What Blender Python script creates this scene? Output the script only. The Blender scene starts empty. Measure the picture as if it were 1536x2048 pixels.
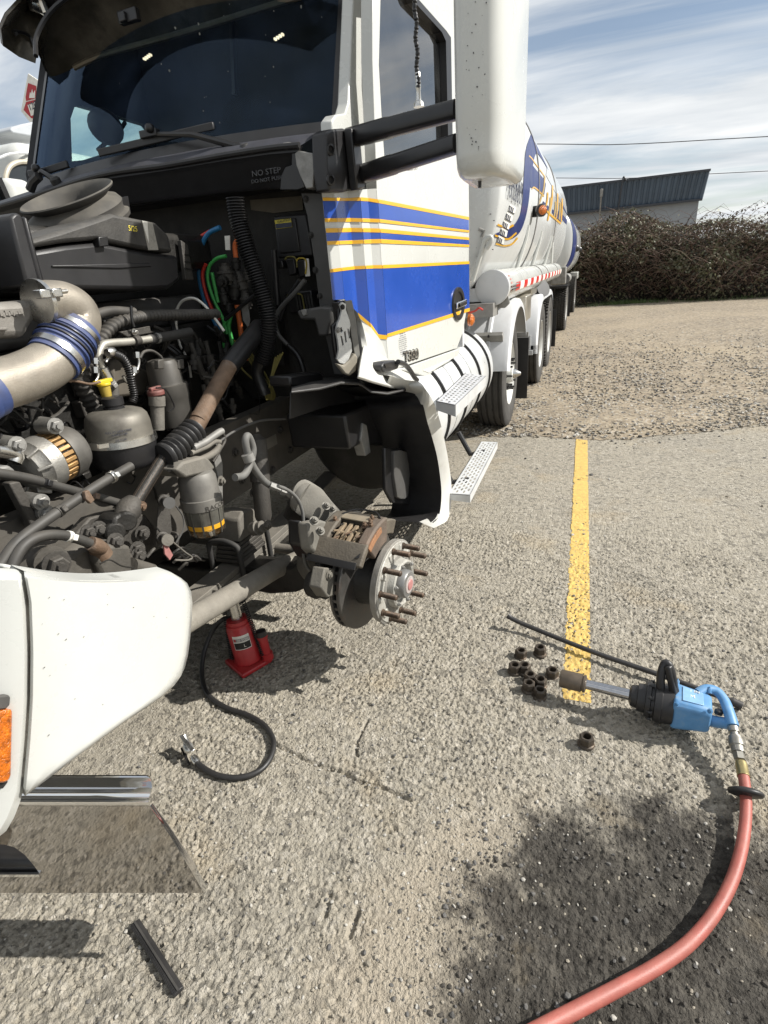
import bpy, bmesh, math, random
import numpy as np
from mathutils import Vector, Matrix
from mathutils.geometry import tessellate_polygon
random.seed(7)
rng = np.random.default_rng(7)
S = bpy.context.scene
COL = S.collection
R = math.radians

# ------------------------------------------------------------------ camera, sky, sun, exposure
# World: X = to the truck's left side, Y = towards the truck's rear, Z = up, camera above the origin.
FOC, CX, CY = 1082.0, 768.0, 1024.0
PITCH, YAW, ROLL, EYE = R(23.611), R(21.746), R(4.44), Vector((0, 0, 1.5))
_f = Vector((-math.sin(YAW)*math.cos(PITCH), math.cos(YAW)*math.cos(PITCH), -math.sin(PITCH)))
_r = Vector((math.cos(YAW), math.sin(YAW), 0))
_d = _f.cross(_r)
_ix = _r*math.cos(ROLL) + _d*math.sin(ROLL)
_iy = -_r*math.sin(ROLL) + _d*math.cos(ROLL)
cam = bpy.data.cameras.new('camera')
cam.sensor_fit = 'VERTICAL'; cam.sensor_height = 24; cam.lens = 24*FOC/2048
cam.clip_start = 0.02; cam.clip_end = 600
camo = bpy.data.objects.new('camera', cam); COL.objects.link(camo)
camo.matrix_world = Matrix.Translation(EYE) @ Matrix((_ix, -_iy, -_f)).transposed().to_4x4()
S.camera = camo

SUN = Vector((1.12, 0.36, 0.97)).normalized()
SUN_EL = math.asin(SUN.z); SUN_AZ = math.atan2(SUN.x, SUN.y)
w = bpy.data.worlds.new('World'); S.world = w; w.use_nodes = True
nt = w.node_tree; N = nt.nodes; L = nt.links
N.clear()
out = N.new('ShaderNodeOutputWorld'); bg = N.new('ShaderNodeBackground')
bg.inputs['Strength'].default_value = 0.075
sky = N.new('ShaderNodeTexSky'); sky.sky_type = 'NISHITA'; sky.sun_disc = False
sky.sun_elevation = SUN_EL; sky.sun_rotation = SUN_AZ; sky.air_density = 1.0; sky.dust_density = 0.6
tc = N.new('ShaderNodeTexCoord'); sep = N.new('ShaderNodeSeparateXYZ')
L.new(tc.outputs['Generated'], sep.inputs[0])
def wm(op, a, b=None):
    n = N.new('ShaderNodeMath'); n.operation = op
    for i, v in enumerate((a, b)):
        if v is None: continue
        if isinstance(v, (int, float)): n.inputs[i].default_value = v
        else: L.new(v, n.inputs[i])
    return n.outputs[0]
zz = wm('ADD', wm('MAXIMUM', sep.outputs[2], 0.0), 0.16)
cmb = N.new('ShaderNodeCombineXYZ')
L.new(wm('DIVIDE', sep.outputs[0], zz), cmb.inputs[0]); L.new(wm('DIVIDE', sep.outputs[1], zz), cmb.inputs[1])
mp = N.new('ShaderNodeMapping'); mp.inputs['Rotation'].default_value = (0, 0, R(-28)); mp.inputs['Scale'].default_value = (0.55, 1.5, 1)
mp.inputs['Location'].default_value = (0.35, 0.2, 0)
L.new(cmb.outputs[0], mp.inputs[0])
n1 = N.new('ShaderNodeTexNoise'); n1.inputs['Scale'].default_value = 1.15; n1.inputs['Detail'].default_value = 9; n1.inputs['Roughness'].default_value = 0.58
n1.inputs['Distortion'].default_value = 0.5
L.new(mp.outputs[0], n1.inputs['Vector'])
cr = N.new('ShaderNodeValToRGB'); cr.color_ramp.elements[0].position = 0.32; cr.color_ramp.elements[1].position = 0.54
cr.color_ramp.elements[0].color = (0.16,)*3 + (1,)
L.new(n1.outputs[0], cr.inputs[0])
n2 = N.new('ShaderNodeTexNoise'); n2.inputs['Scale'].default_value = 2.2; n2.inputs['Detail'].default_value = 6
L.new(mp.outputs[0], n2.inputs['Vector'])
cc = N.new('ShaderNodeValToRGB'); cc.color_ramp.elements[0].position = 0.3; cc.color_ramp.elements[1].position = 0.72
cc.color_ramp.elements[0].color = (6.0, 6.5, 7.0, 1); cc.color_ramp.elements[1].color = (10.0, 10.1, 10.1, 1)
L.new(n2.outputs[0], cc.inputs[0])
mix = N.new('ShaderNodeMix'); mix.data_type = 'RGBA'
L.new(cr.outputs[0], mix.inputs[0]); L.new(sky.outputs[0], mix.inputs[6]); L.new(cc.outputs[0], mix.inputs[7])
L.new(mix.outputs[2], bg.inputs[0]); L.new(bg.outputs[0], out.inputs[0])

sl = bpy.data.lights.new('sun', 'SUN'); sl.energy = 5.0; sl.angle = R(0.53); sl.color = (1.0, 0.965, 0.905)
so = bpy.data.objects.new('sun', sl); COL.objects.link(so)
so.rotation_euler = SUN.to_track_quat('Z', 'Y').to_euler(); so.location = SUN*30
S.view_settings.view_transform = 'Standard'; S.view_settings.look = 'None'
S.view_settings.exposure = 0.50; S.view_settings.gamma = 1; S.view_settings.use_curve_mapping = False

# ------------------------------------------------------------------ plan drawing: image ray -> point on a known plane
def ray(px, py): return (float(px)-CX)*_ix + (float(py)-CY)*_iy + FOC*_f
def _hit(px, py, i, v):
    d = ray(px, py); t = (float(v)-EYE[i])/d[i]; return EYE + d*t
def PX(px, py, x): return _hit(px, py, 0, x)
def PY(px, py, y): return _hit(px, py, 1, y)
def PZ(px, py, z): return _hit(px, py, 2, z)
def PP(px, py, p0, n):
    d = ray(px, py); t = (Vector(p0)-EYE).dot(n)/d.dot(n); return EYE + d*t
def PR(P):
    q = Vector(P)-EYE; z = q.dot(_f)
    return CX+FOC*q.dot(_ix)/z, CY+FOC*q.dot(_iy)/z
def SC(P): return FOC/(Vector(P)-EYE).dot(_f)          # pixels per metre there

# ------------------------------------------------------------------ materials
MATS = {}
def M(name, col=0, rough=0.5, metal=0.0, var=0.2, scale=9.0, bump=0.0, bscale=80.0, dust=0.0, dustcol=(0.21, 0.185, 0.15),
      coat=0.0, stain=0.0, staincol=(0.05, 0.045, 0.04), sscale=3.0, spec=0.5):
    if name in MATS: return MATS[name]
    m = bpy.data.materials.new(name); m.use_nodes = True; t = m.node_tree; n = t.nodes; l = t.links
    b = n['Principled BSDF']; b.inputs['Roughness'].default_value = rough; b.inputs['Metallic'].default_value = metal
    b.inputs['Coat Weight'].default_value = coat; b.inputs['Coat Roughness'].default_value = 0.08
    b.inputs['Specular IOR Level'].default_value = spec
    tcn = n.new('ShaderNodeTexCoord')
    no = n.new('ShaderNodeTexNoise'); no.inputs['Scale'].default_value = scale; no.inputs['Detail'].default_value = 8; no.inputs['Roughness'].default_value = 0.62
    l.new(tcn.outputs['Object'], no.inputs['Vector'])
    ra = n.new('ShaderNodeValToRGB'); ra.color_ramp.elements[0].position = 0.3; ra.color_ramp.elements[1].position = 0.7
    ra.color_ramp.elements[0].color = tuple(c*(1-var) for c in col)+(1,)
    ra.color_ramp.elements[1].color = tuple(min(1, c*(1+var)) for c in col)+(1,)
    l.new(no.outputs[0], ra.inputs[0]); cur = ra.outputs[0]
    def mixin(fac, colr):
        nonlocal cur
        x = n.new('ShaderNodeMix'); x.data_type = 'RGBA'; l.new(fac, x.inputs[0]); l.new(cur, x.inputs[6])
        x.inputs[7].default_value = tuple(colr)+(1,); cur = x.outputs[2]
    def ramp(src, a, b_, va, vb):
        x = n.new('ShaderNodeMapRange'); x.inputs[1].default_value = a; x.inputs[2].default_value = b_
        x.inputs[3].default_value = va; x.inputs[4].default_value = vb; l.new(src, x.inputs[0]); return x.outputs[0]
    if stain:
        s2 = n.new('ShaderNodeTexNoise'); s2.inputs['Scale'].default_value = sscale; s2.inputs['Detail'].default_value = 10; s2.inputs['Roughness'].default_value = 0.7
        l.new(tcn.outputs['Object'], s2.inputs['Vector'])
        mixin(ramp(s2.outputs[0], 0.52, 0.68, 0, stain), staincol)
    rsock = None
    if dust:                                             # road dust that settled on upward faces
        g = n.new('ShaderNodeNewGeometry'); sp = n.new('ShaderNodeSeparateXYZ'); l.new(g.outputs['Normal'], sp.inputs[0])
        d2 = n.new('ShaderNodeTexNoise'); d2.inputs['Scale'].default_value = scale*1.7; d2.inputs['Detail'].default_value = 7
        l.new(tcn.outputs['Object'], d2.inputs['Vector'])
        up = ramp(sp.outputs[2], -0.5, 0.9, 0.12, 1.0)
        mu = n.new('ShaderNodeMath'); mu.operation = 'MULTIPLY'; l.new(up, mu.inputs[0]); l.new(ramp(d2.outputs[0], 0.3, 0.7, 0.35*dust, dust), mu.inputs[1])
        mixin(mu.outputs[0], dustcol); rsock = ramp(mu.outputs[0], 0, 1, rough, 0.95)
    l.new(cur, b.inputs['Base Color'])
    if rsock: l.new(rsock, b.inputs['Roughness'])
    elif rough > 0.12 and var:
        l.new(ramp(no.outputs[0], 0.3, 0.7, max(0.02, rough*0.8), min(1, rough*1.2)), b.inputs['Roughness'])
    if bump:
        bn = n.new('ShaderNodeTexNoise'); bn.inputs['Scale'].default_value = bscale; bn.inputs['Detail'].default_value = 5
        l.new(tcn.outputs['Object'], bn.inputs['Vector'])
        bu = n.new('ShaderNodeBump'); bu.inputs['Strength'].default_value = bump; bu.inputs['Distance'].default_value = 0.004
        l.new(bn.outputs[0], bu.inputs['Height']); l.new(bu.outputs[0], b.inputs['Normal'])
    MATS[name] = m
    return m
WHITE = M('white_paint', (0.525, 0.53, 0.50), 0.28, 0, 0.03, 3, coat=0.4, stain=0.10, staincol=(0.42, 0.38, 0.32), sscale=4)
WHITED = M('dusty_white_paint', (0.60, 0.60, 0.565), 0.4, 0, 0.07, 5, stain=0.35, staincol=(0.34, 0.30, 0.24), sscale=6, dust=0.35)
GREYW = M('grey_white_paint', (0.60, 0.61, 0.62), 0.35, 0, 0.05, 4, coat=0.2, stain=0.15, staincol=(0.3, 0.27, 0.24))
BLUE = M('blue_paint', (0.012, 0.062, 0.34), 0.25, 0, 0.08, 4, coat=0.6)
NAVY = M('navy_paint', (0.010, 0.022, 0.115), 0.42, 0, 0.1, 4, coat=0.12, spec=0.3)
GOLD = M('gold_paint', (0.72, 0.38, 0.012), 0.35, 0, 0.05, 8, coat=0.3)
BLACKP = M('black_plastic', (0.012, 0.012, 0.0135), 0.42, 0, 0.3, 14, bump=0.15, bscale=500, dust=0.06)
BLACKS = M('satin_black', (0.010, 0.010, 0.011), 0.35, 0, 0.3, 10, dust=0.06)
BLACKG = M('dusty_black_plastic', (0.013, 0.013, 0.0135), 0.55, 0, 0.3, 12, bump=0.2, bscale=200, dust=0.18)
GREYP = M('grey_plastic', (0.055, 0.055, 0.054), 0.5, 0, 0.2, 12, bump=0.15, bscale=300, dust=0.25)
LGREY = M('light_grey_metal', (0.27, 0.265, 0.25), 0.5, 0.4, 0.2, 14, bump=0.1, stain=0.4, sscale=12, dust=0.2)
IRON = M('dusty_iron', (0.045, 0.042, 0.038), 0.6, 0.25, 0.4, 12, bump=0.5, bscale=120, dust=0.28, stain=0.4, staincol=(0.02, 0.018, 0.016))
DARKI = M('oily_iron', (0.014, 0.0135, 0.0125), 0.5, 0.3, 0.5, 12, bump=0.5, bscale=100, dust=0.12)
CASTA = M('cast_aluminium', (0.32, 0.31, 0.285), 0.45, 0.7, 0.25, 14, bump=0.25, bscale=200, stain=0.75, sscale=9, dust=0.25)
DUSTM = M('dusty_metal', (0.14, 0.132, 0.115), 0.7, 0.1, 0.3, 10, bump=0.35, bscale=140, dust=0.6, stain=0.5, sscale=8)
RUST = M('rusty_steel', (0.15, 0.095, 0.06), 0.7, 0.3, 0.45, 18, bump=0.4, bscale=160, stain=0.5, staincol=(0.20, 0.19, 0.18), sscale=9, dust=0.2)
COPPER = M('copper_winding', (0.34, 0.20, 0.075), 0.45, 0.5, 0.35, 20, dust=0.2)
POLISH = M('polished_stainless', (0.43, 0.415, 0.40), 0.035, 1.0, 0.0, 5)
CHROME = M('chrome', (0.80, 0.80, 0.80), 0.05, 1.0, 0.0, 5)
STEEL = M('bright_steel', (0.62, 0.61, 0.58), 0.28, 1.0, 0.12, 20, stain=0.25, sscale=15)
ALU = M('brushed_aluminium', (0.62, 0.63, 0.63), 0.45, 0.35, 0.08, 10, stain=0.2, staincol=(0.35, 0.34, 0.32), sscale=7)
RUBBER = M('black_rubber', (0.020, 0.020, 0.020), 0.7, 0, 0.3, 12, bump=0.2, bscale=150, dust=0.16)
RUBBERC = M('clean_black_rubber', (0.014, 0.014, 0.015), 0.45, 0, 0.3, 12, bump=0.1, dust=0.08)
TYRE = M('tyre_rubber', (0.030, 0.029, 0.028), 0.75, 0, 0.3, 8, bump=0.3, bscale=90, dust=0.45, dustcol=(0.17, 0.155, 0.13))
HOSEB = M('blue_silicone', (0.032, 0.060, 0.18), 0.5, 0, 0.35, 16, dust=0.45)
RED = M('red_enamel', (0.40, 0.012, 0.016), 0.4, 0, 0.15, 12, stain=0.3, staincol=(0.10, 0.01, 0.01), sscale=14, dust=0.12, coat=0.2)
REDHOSE = M('red_rubber_hose', (0.31, 0.070, 0.054), 0.42, 0, 0.25, 16, bump=0.15, bscale=300, dust=0.28, dustcol=(0.36, 0.22, 0.17), stain=0.2, staincol=(0.28, 0.10, 0.08), sscale=25)
TOOLB = M('blue_tool_enamel', (0.09, 0.25, 0.47), 0.42, 0, 0.18, 22, stain=0.65, staincol=(0.20, 0.27, 0.33), sscale=22, dust=0.1)
YEL = M('yellow_plastic', (0.60, 0.42, 0.02), 0.45, 0, 0.1, 20)
AMBER = M('amber_lens', (0.48, 0.115, 0.004), 0.2, 0, 0.6, 90, bump=1.0, bscale=260, coat=0.4)
REDT = M('red_tape', (0.55, 0.02, 0.015), 0.35, 0, 0.08, 20)
PAPER = M('white_label', (0.70, 0.68, 0.62), 0.6, 0, 0.08, 20, stain=0.4, staincol=(0.25, 0.23, 0.2), sscale=12)
INK = M('dark_ink', (0.03, 0.035, 0.06), 0.6, 0, 0.0)
GREENC = M('green_cable', (0.05, 0.32, 0.07), 0.45, 0, 0.1, 20)
REDC = M('red_cable', (0.48, 0.035, 0.022), 0.45, 0, 0.1, 20)
BLUEC = M('blue_cable', (0.02, 0.14, 0.30), 0.45, 0, 0.1, 20)
ORANGEC = M('orange_cable', (0.45, 0.10, 0.02), 0.5, 0, 0.1, 20)
OLIVE = M('olive_wire', (0.14, 0.12, 0.03), 0.6, 0, 0.2, 20)
OIL = M('amber_bowl', (0.10, 0.055, 0.018), 0.12, 0, 0.6, 9, coat=0.5)
OILB = M('grey_bowl', (0.085, 0.082, 0.070), 0.15, 0, 0.5, 9, coat=0.5)
CABIN = M('cabin_trim', (0.012, 0.013, 0.016), 0.8, 0, 0.2, 6)
CONC = M('concrete_wall', (0.27, 0.29, 0.31), 0.85, 0, 0.15, 0.7, stain=0.5, staincol=(0.20, 0.215, 0.23), sscale=0.4)
CLAD = M('slate_cladding', (0.080, 0.112, 0.155), 0.5, 0.2, 0.12, 0.8)
def glass_mat(name, tint, ior=1.45, rough=0.0, grime_and_sky=0.0, refl=(1, 1, 1), film=(0.35, 0.36, 0.36)):
    m = bpy.data.materials.new(name); m.use_nodes = True; t = m.node_tree; n = t.nodes; l = t.links; n.clear()
    o = n.new('ShaderNodeOutputMaterial'); fr = n.new('ShaderNodeFresnel'); fr.inputs[0].default_value = ior
    tr = n.new('ShaderNodeBsdfTransparent'); tr.inputs[0].default_value = tint+(1,)
    gl = n.new('ShaderNodeBsdfGlossy'); gl.inputs['Roughness'].default_value = rough; gl.inputs[0].default_value = refl+(1,)
    mx = n.new('ShaderNodeMixShader'); l.new(fr.outputs[0], mx.inputs[0]); l.new(tr.outputs[0], mx.inputs[1]); l.new(gl.outputs[0], mx.inputs[2])
    last = mx.outputs[0]
    if grime_and_sky:
        tcn = n.new('ShaderNodeTexCoord'); no = n.new('ShaderNodeTexNoise'); no.inputs['Scale'].default_value = 5; no.inputs['Detail'].default_value = 9
        l.new(tcn.outputs['Object'], no.inputs['Vector'])
        mr = n.new('ShaderNodeMapRange'); mr.inputs[1].default_value = 0.35; mr.inputs[2].default_value = 0.8; mr.inputs[3].default_value = 0; mr.inputs[4].default_value = grime_and_sky
        l.new(no.outputs[0], mr.inputs[0])
        df = n.new('ShaderNodeBsdfDiffuse'); df.inputs[0].default_value = film+(1,)
        m2 = n.new('ShaderNodeMixShader'); l.new(mr.outputs[0], m2.inputs[0]); l.new(last, m2.inputs[1]); l.new(df.outputs[0], m2.inputs[2]); last = m2.outputs[0]
    l.new(last, o.inputs[0]); return m
GLASS = glass_mat('windscreen_glass', (0.74, 0.84, 0.87), 1.235, 0, 0.16, (0.50, 0.70, 1.0), (0.055, 0.085, 0.15))  # navy film and blue reflection tint paint the sky's reflection into the glass
SIDEGL = glass_mat('side_glass', (0.30, 0.36, 0.38), 2.7, 0, 0.08)
FARGL = glass_mat('far_side_glass', (0.85, 0.96, 0.93), 1.25, 0, 0.02)

# ------------------------------------------------------------------ mesh builder
def crm(pts, n=6):
    """Catmull-Rom through the points"""
    P = [Vector(p) for p in pts]
    if len(P) < 3: return P
    Q = [2*P[0]-P[1]] + P + [2*P[-1]-P[-2]]; o = []
    for i in range(1, len(Q)-2):
        a, b, c, d = Q[i-1:i+3]
        for k in range(n):
            t = k/n
            o.append(0.5*((2*b)+(c-a)*t+(2*a-5*b+4*c-d)*t*t+(3*b-a-3*c+d)*t**3))
    o.append(P[-1]); return o
def frame(ax):
    ax = Vector(ax).normalized(); h = Vector((0, 0, 1)) if abs(ax.z) < 0.9 else Vector((0, 1, 0))
    u = h.cross(ax).normalized(); return ax, u, ax.cross(u)
class MB:
    def __init__(s): s.v = []; s.f = []; s.m = []
    def add(s, vs, fs, mi=0):
        o = len(s.v); s.v += [tuple(p) for p in vs]; s.f += [tuple(i+o for i in f) for f in fs]; s.m += [mi]*len(fs); return s
    def loft(s, loops, closed=True, cap=True, mi=0):
        n = len(loops[0]); vs = [p for lp in loops for p in lp]; fs = []
        for i in range(len(loops)-1):
            for j in range(n if closed else n-1):
                k = (j+1) % n
                fs.append((i*n+j, i*n+k, (i+1)*n+k, (i+1)*n+j))
        if cap and closed: fs.append(tuple(range(n-1, -1, -1))); b = (len(loops)-1)*n; fs.append(tuple(range(b, b+n)))
        return s.add(vs, fs, mi)
    def tube(s, path, r, n=10, cap=True, smooth=0, mi=0, squash=1.0):
        P = crm(path, smooth) if smooth else [Vector(p) for p in path]
        m = len(P); loops = []; u = None
        for i in range(m):
            t = (P[min(i+1, m-1)]-P[max(i-1, 0)])
            if t.length < 1e-9: t = Vector((0, 0, 1))
            t.normalize()
            if u is None: u = frame(t)[1]
            else:
                u = u - t*u.dot(t); u = u.normalized() if u.length > 1e-6 else frame(t)[1]
            v = t.cross(u)
            rr = r(i/(m-1)) if callable(r) else (r[i] if isinstance(r, (list, tuple)) else r)
            loops.append([P[i]+u*math.cos(2*math.pi*k/n)*rr+v*math.sin(2*math.pi*k/n)*rr*squash for k in range(n)])
        return s.loft(loops, True, cap, mi)
    def lathe(s, o, ax, prof, n=24, cap=True, mi=0, a0=0, a1=2*math.pi):
        ax, u, v = frame(ax); o = Vector(o); full = abs(a1-a0-2*math.pi) < 1e-6
        loops = [[o+ax*t+(u*math.cos(a0+(a1-a0)*k/(n if full else n-1))+v*math.sin(a0+(a1-a0)*k/(n if full else n-1)))*max(r, 1e-5) for k in range(n)] for t, r in prof]
        return s.loft(loops, full, cap and full, mi)
    def prism(s, poly, vec, mi=0):
        vec = Vector(vec); A = [Vector(p) for p in poly]; return s.loft([A, [p+vec for p in A]], True, True, mi)
    def box(s, c, sz, rot=None, mi=0):
        c = Vector(c); h = Vector(sz)/2; Rm = rot or Matrix.Identity(3)
        q = [c+Rm@Vector((sx*h.x, sy*h.y, z*h.z)) for z in (-1, 1) for sx, sy in ((-1, -1), (1, -1), (1, 1), (-1, 1))]
        return s.loft([q[:4], q[4:]], True, True, mi)
    def bar(s, a, b, w_, h_, up=(0, 0, 1), mi=0):
        a, b = Vector(a), Vector(b); t = (b-a).normalized(); u = Vector(up).cross(t).normalized(); v = t.cross(u)
        lp = lambda p: [p+u*x*w_/2+v*y*h_/2 for x, y in ((-1, -1), (1, -1), (1, 1), (-1, 1))]
        return s.loft([lp(a), lp(b)], True, True, mi)
    def plate(s, outer, holes, vec, mi=0):
        vec = Vector(vec); loops = [[Vector(p) for p in outer]]+[[Vector(p) for p in h] for h in holes]
        tri = tessellate_polygon(loops); flat = [p for lp in loops for p in lp]; n = len(flat)
        fs = [tuple(t) for t in tri]+[tuple(i+n for i in reversed(t)) for t in tri]; o = 0
        for lp in loops:
            k = len(lp)
            for i in range(k): j = (i+1) % k; fs.append((o+i, o+j, n+o+j, n+o+i))
            o += k
        return s.add(flat+[p+vec for p in flat], fs, mi)
    def grid(s, rows, mi=0, thick=None):
        n = len(rows[0]); m = len(rows); vs = [Vector(p) for r_ in rows for p in r_]
        fs = [(i*n+j, i*n+j+1, (i+1)*n+j+1, (i+1)*n+j) for i in range(m-1) for j in range(n-1)]
        if thick is not None:
            t = Vector(thick); k = len(vs); vs = vs+[p+t for p in vs]
            fs = fs+[tuple(i+k for i in reversed(f)) for f in fs]
            bd = [j for j in range(n)]+[i*n+n-1 for i in range(1, m)]+[(m-1)*n+j for j in range(n-2, -1, -1)]+[i*n for i in range(m-2, 0, -1)]
            for a, b in zip(bd, bd[1:]+bd[:1]): fs.append((a, b, b+k, a+k))
        return s.add(vs, fs, mi)
    def hexb(s, c, ax, r, h, mi=0): return s.lathe(c, ax, [(0, r), (h*0.85, r), (h, r*0.82)], 6, True, mi)
    def ball(s, c, r, n=10, mi=0, sz=(1, 1, 1)):
        c = Vector(c); loops = []
        for i in range(1, n):
            a = math.pi*i/n
            loops.append([c+Vector((math.sin(a)*math.cos(2*math.pi*k/(2*n))*r*sz[0], math.sin(a)*math.sin(2*math.pi*k/(2*n))*r*sz[1], -math.cos(a)*r*sz[2])) for k in range(2*n)])
        return s.loft(loops, True, True, mi)
def wloc(o):
    p = Vector((0, 0, 0))
    while o is not None: p += o.location; o = o.parent
    return p
def tag(o, label=None, cat=None, group=None, kind=None):
    if label: o['label'] = label
    if cat: o['category'] = cat
    if group: o['group'] = group
    if kind: o['kind'] = kind
    return o
def build(mb, name, mats, parent=None, ang=38, bevel=0.0, label=None, seg=2, kind=None, fix=True):
    me = bpy.data.meshes.new(name); off = wloc(parent)
    vs = np.array(mb.v, dtype=np.float64)-np.array(off)
    me.from_pydata(vs.tolist(), [], mb.f)
    mats = mats if isinstance(mats, (list, tuple)) else [mats]
    for m in mats: me.materials.append(m)
    if len(mats) > 1: me.polygons.foreach_set('material_index', mb.m)
    if fix:
        bm = bmesh.new(); bm.from_mesh(me); bmesh.ops.recalc_face_normals(bm, faces=bm.faces); bm.to_mesh(me); bm.free()
    me.polygons.foreach_set('use_smooth', [True]*len(me.polygons))
    me.set_sharp_from_angle(angle=R(ang)); me.update()
    o = bpy.data.objects.new(name, me); COL.objects.link(o)
    if parent is not None: o.parent = parent
    if bevel:
        b = o.modifiers.new('edge', 'BEVEL'); b.width = bevel; b.segments = seg; b.limit_method = 'ANGLE'; b.angle_limit = R(35)
        b.harden_normals = False
    if label: o['label'] = label
    if kind: o['kind'] = kind
    return o
def empty(name, loc, label, cat, group=None):
    o = bpy.data.objects.new(name, None); COL.objects.link(o); o.location = loc; o.empty_display_size = 0.1
    return tag(o, label, cat, group)
def text(s, name, org, right, up, h, mat, parent, depth=0.001, align='LEFT', sx=1.0, shear=0.0, offset=0.0, bend=0.0):
    """raised lettering as a mesh; bend = radius of the drum it wraps round"""
    c = bpy.data.curves.new(name, 'FONT'); c.body = s; c.size = h/0.72; c.extrude = depth/2; c.align_x = align; c.shear = shear; c.offset = offset
    c.resolution_u = 3
    tmp = bpy.data.objects.new('tmp', c); COL.objects.link(tmp)
    dg = bpy.context.evaluated_depsgraph_get(); me = bpy.data.meshes.new_from_object(tmp.evaluated_get(dg))
    bpy.data.objects.remove(tmp); bpy.data.curves.remove(c); me.name = name
    r_ = Vector(right).normalized(); n_ = r_.cross(Vector(up)).normalized(); u_ = n_.cross(r_); og = Vector(org)-wloc(parent)
    for v in me.vertices:
        x, y, z = v.co.x*sx, v.co.y, v.co.z
        if bend: x, z = (bend+z)*math.sin(x/bend), (bend+z)*math.cos(x/bend)-bend
        v.co = og+r_*x+u_*y+n_*z
    me.materials.clear(); me.materials.append(mat)
    o = bpy.data.objects.new(name, me); COL.objects.link(o); o.parent = parent
    return o
def tree_copy(o, parent=None):
    c = o.copy(); COL.objects.link(c)
    if parent is not None: c.parent = parent
    for ch in list(o.children): tree_copy(ch, c)
    return c
# ------------------------------------------------------------------ ground
def ss(a, b, x): t = np.clip((x-a)/(b-a), 0, 1); return t*t*(3-2*t)
def hashf(i, j, k):
    v = np.sin(i*127.1+j*311.7+k*74.7)*43758.5453; return v-np.floor(v)
def worley(x, y, sp, seed):
    gx, gy = np.floor(x/sp), np.floor(y/sp); best = np.full(x.shape, 9.0); cell = np.zeros(x.shape)
    for di in (-1, 0, 1):
        for dj in (-1, 0, 1):
            i, j = gx+di, gy+dj
            qx = (i+0.15+0.7*hashf(i, j, seed))*sp; qy = (j+0.15+0.7*hashf(i, j, seed+1))*sp
            d = np.hypot(x-qx, y-qy)/sp; m = d < best
            best = np.where(m, d, best); cell = np.where(m, hashf(i, j, seed+2), cell)
    return best, cell
def vnoise(x, y, sp, seed):
    x, y = x/sp, y/sp; i, j = np.floor(x), np.floor(y); u, v = x-i, y-j; u = u*u*(3-2*u); v = v*v*(3-2*v)
    return (hashf(i, j, seed)*(1-u)+hashf(i+1, j, seed)*u)*(1-v)+(hashf(i, j+1, seed)*(1-u)+hashf(i+1, j+1, seed)*u)*v
def seg_d(x, y, pl):
    d = np.full(np.shape(x), 9.0)
    for (ax, ay), (bx, by) in zip(pl, pl[1:]):
        dx, dy = bx-ax, by-ay; t = np.clip(((x-ax)*dx+(y-ay)*dy)/(dx*dx+dy*dy), 0, 1)
        d = np.minimum(d, np.hypot(x-ax-t*dx, y-ay-t*dy))
    return d
g2 = lambda px, py: tuple(PZ(px, py, 0))[:2]
CRACKS = [[g2(*p) for p in c] for c in ([(548, 1487), (600, 1515), (650, 1535), (690, 1545), (715, 1562), (760, 1572), (820, 1600)],
                                        [(735, 1440), (715, 1480), (712, 1510)], [(660, 1790), (650, 1830)], [(715, 1820), (700, 1870)])]
def dirt_mask(x, y):
    wv = 0.16*(vnoise(x, y, 0.16, 3)-0.5)+0.07*(vnoise(x, y, 0.05, 5)-0.5)
    d = np.hypot((x-0.46)/0.72, (y-0.72)/0.63)+wv*1.5
    return 1-ss(0.86, 1.04, d)
def silt(x, y):
    d = np.hypot((x+0.27-0.25*(y-0.8))/0.20, (y-0.78)/0.42)+0.9*(vnoise(x, y, 0.11, 95)-0.5)+0.4*(vnoise(x, y, 0.03, 96)-0.5)
    return (1-ss(0.55, 1.15, d))
def height(x, y):
    # rounded aggregate standing proud of worn binder, with plucked-out pits
    a, ca = worley(x, y, 0.0118, 1.0); b, cb = worley(x, y, 0.0195, 9.0); c, cc_ = worley(x, y, 0.0085, 21.0)
    dm = dirt_mask(x, y); k = (1-0.25*dm)*(0.40+0.75*ss(0.25, 0.6, vnoise(x, y, 0.22, 91)*0.6+vnoise(x, y, 0.07, 92)*0.4))
    k = k*(1-0.72*silt(x, y))
    h = 0.0038*np.clip(1-(a/0.60)**2, 0, 1)*(0.10+ca**1.6)*k
    h += 0.0016*np.clip(1-(c/0.6)**2, 0, 1)*cc_
    e, ce_ = worley(x, y, 0.0115, 33.0)
    pit = np.clip(1-(b/0.46)**2, 0, 1)*(cb > 0.50)*(0.5+cb*0.5)+0.75*np.clip(1-(e/0.48)**2, 0, 1)*(ce_ > 0.62)
    h -= 0.0070*np.minimum(pit, 1)*k
    h += 0.003*(vnoise(x, y, 0.30, 13)-0.5)+0.0022*(vnoise(x, y, 0.045, 17)-0.5)
    for cl in CRACKS: h -= 0.012*(1-ss(0.002, 0.009, seg_d(x, y, cl)+0.005*(vnoise(x, y, 0.02, 31)-0.5)))
    fade = (1-ss(2.9, 3.7, y))*ss(-1.7, -1.4, x)*(1-ss(1.05, 1.35, x))*ss(0.1, 0.3, y)
    return h*fade
def axis(lo, hi, st, far, g=1.13):
    o = list(np.arange(lo, hi+1e-6, st)); s = st
    while o[-1] < far: s *= g; o.append(o[-1]+s)
    s = st; p = [lo]
    while p[-1] > -far: s *= g; p.append(p[-1]-s)
    return np.array(p[:0:-1]+o)
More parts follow.
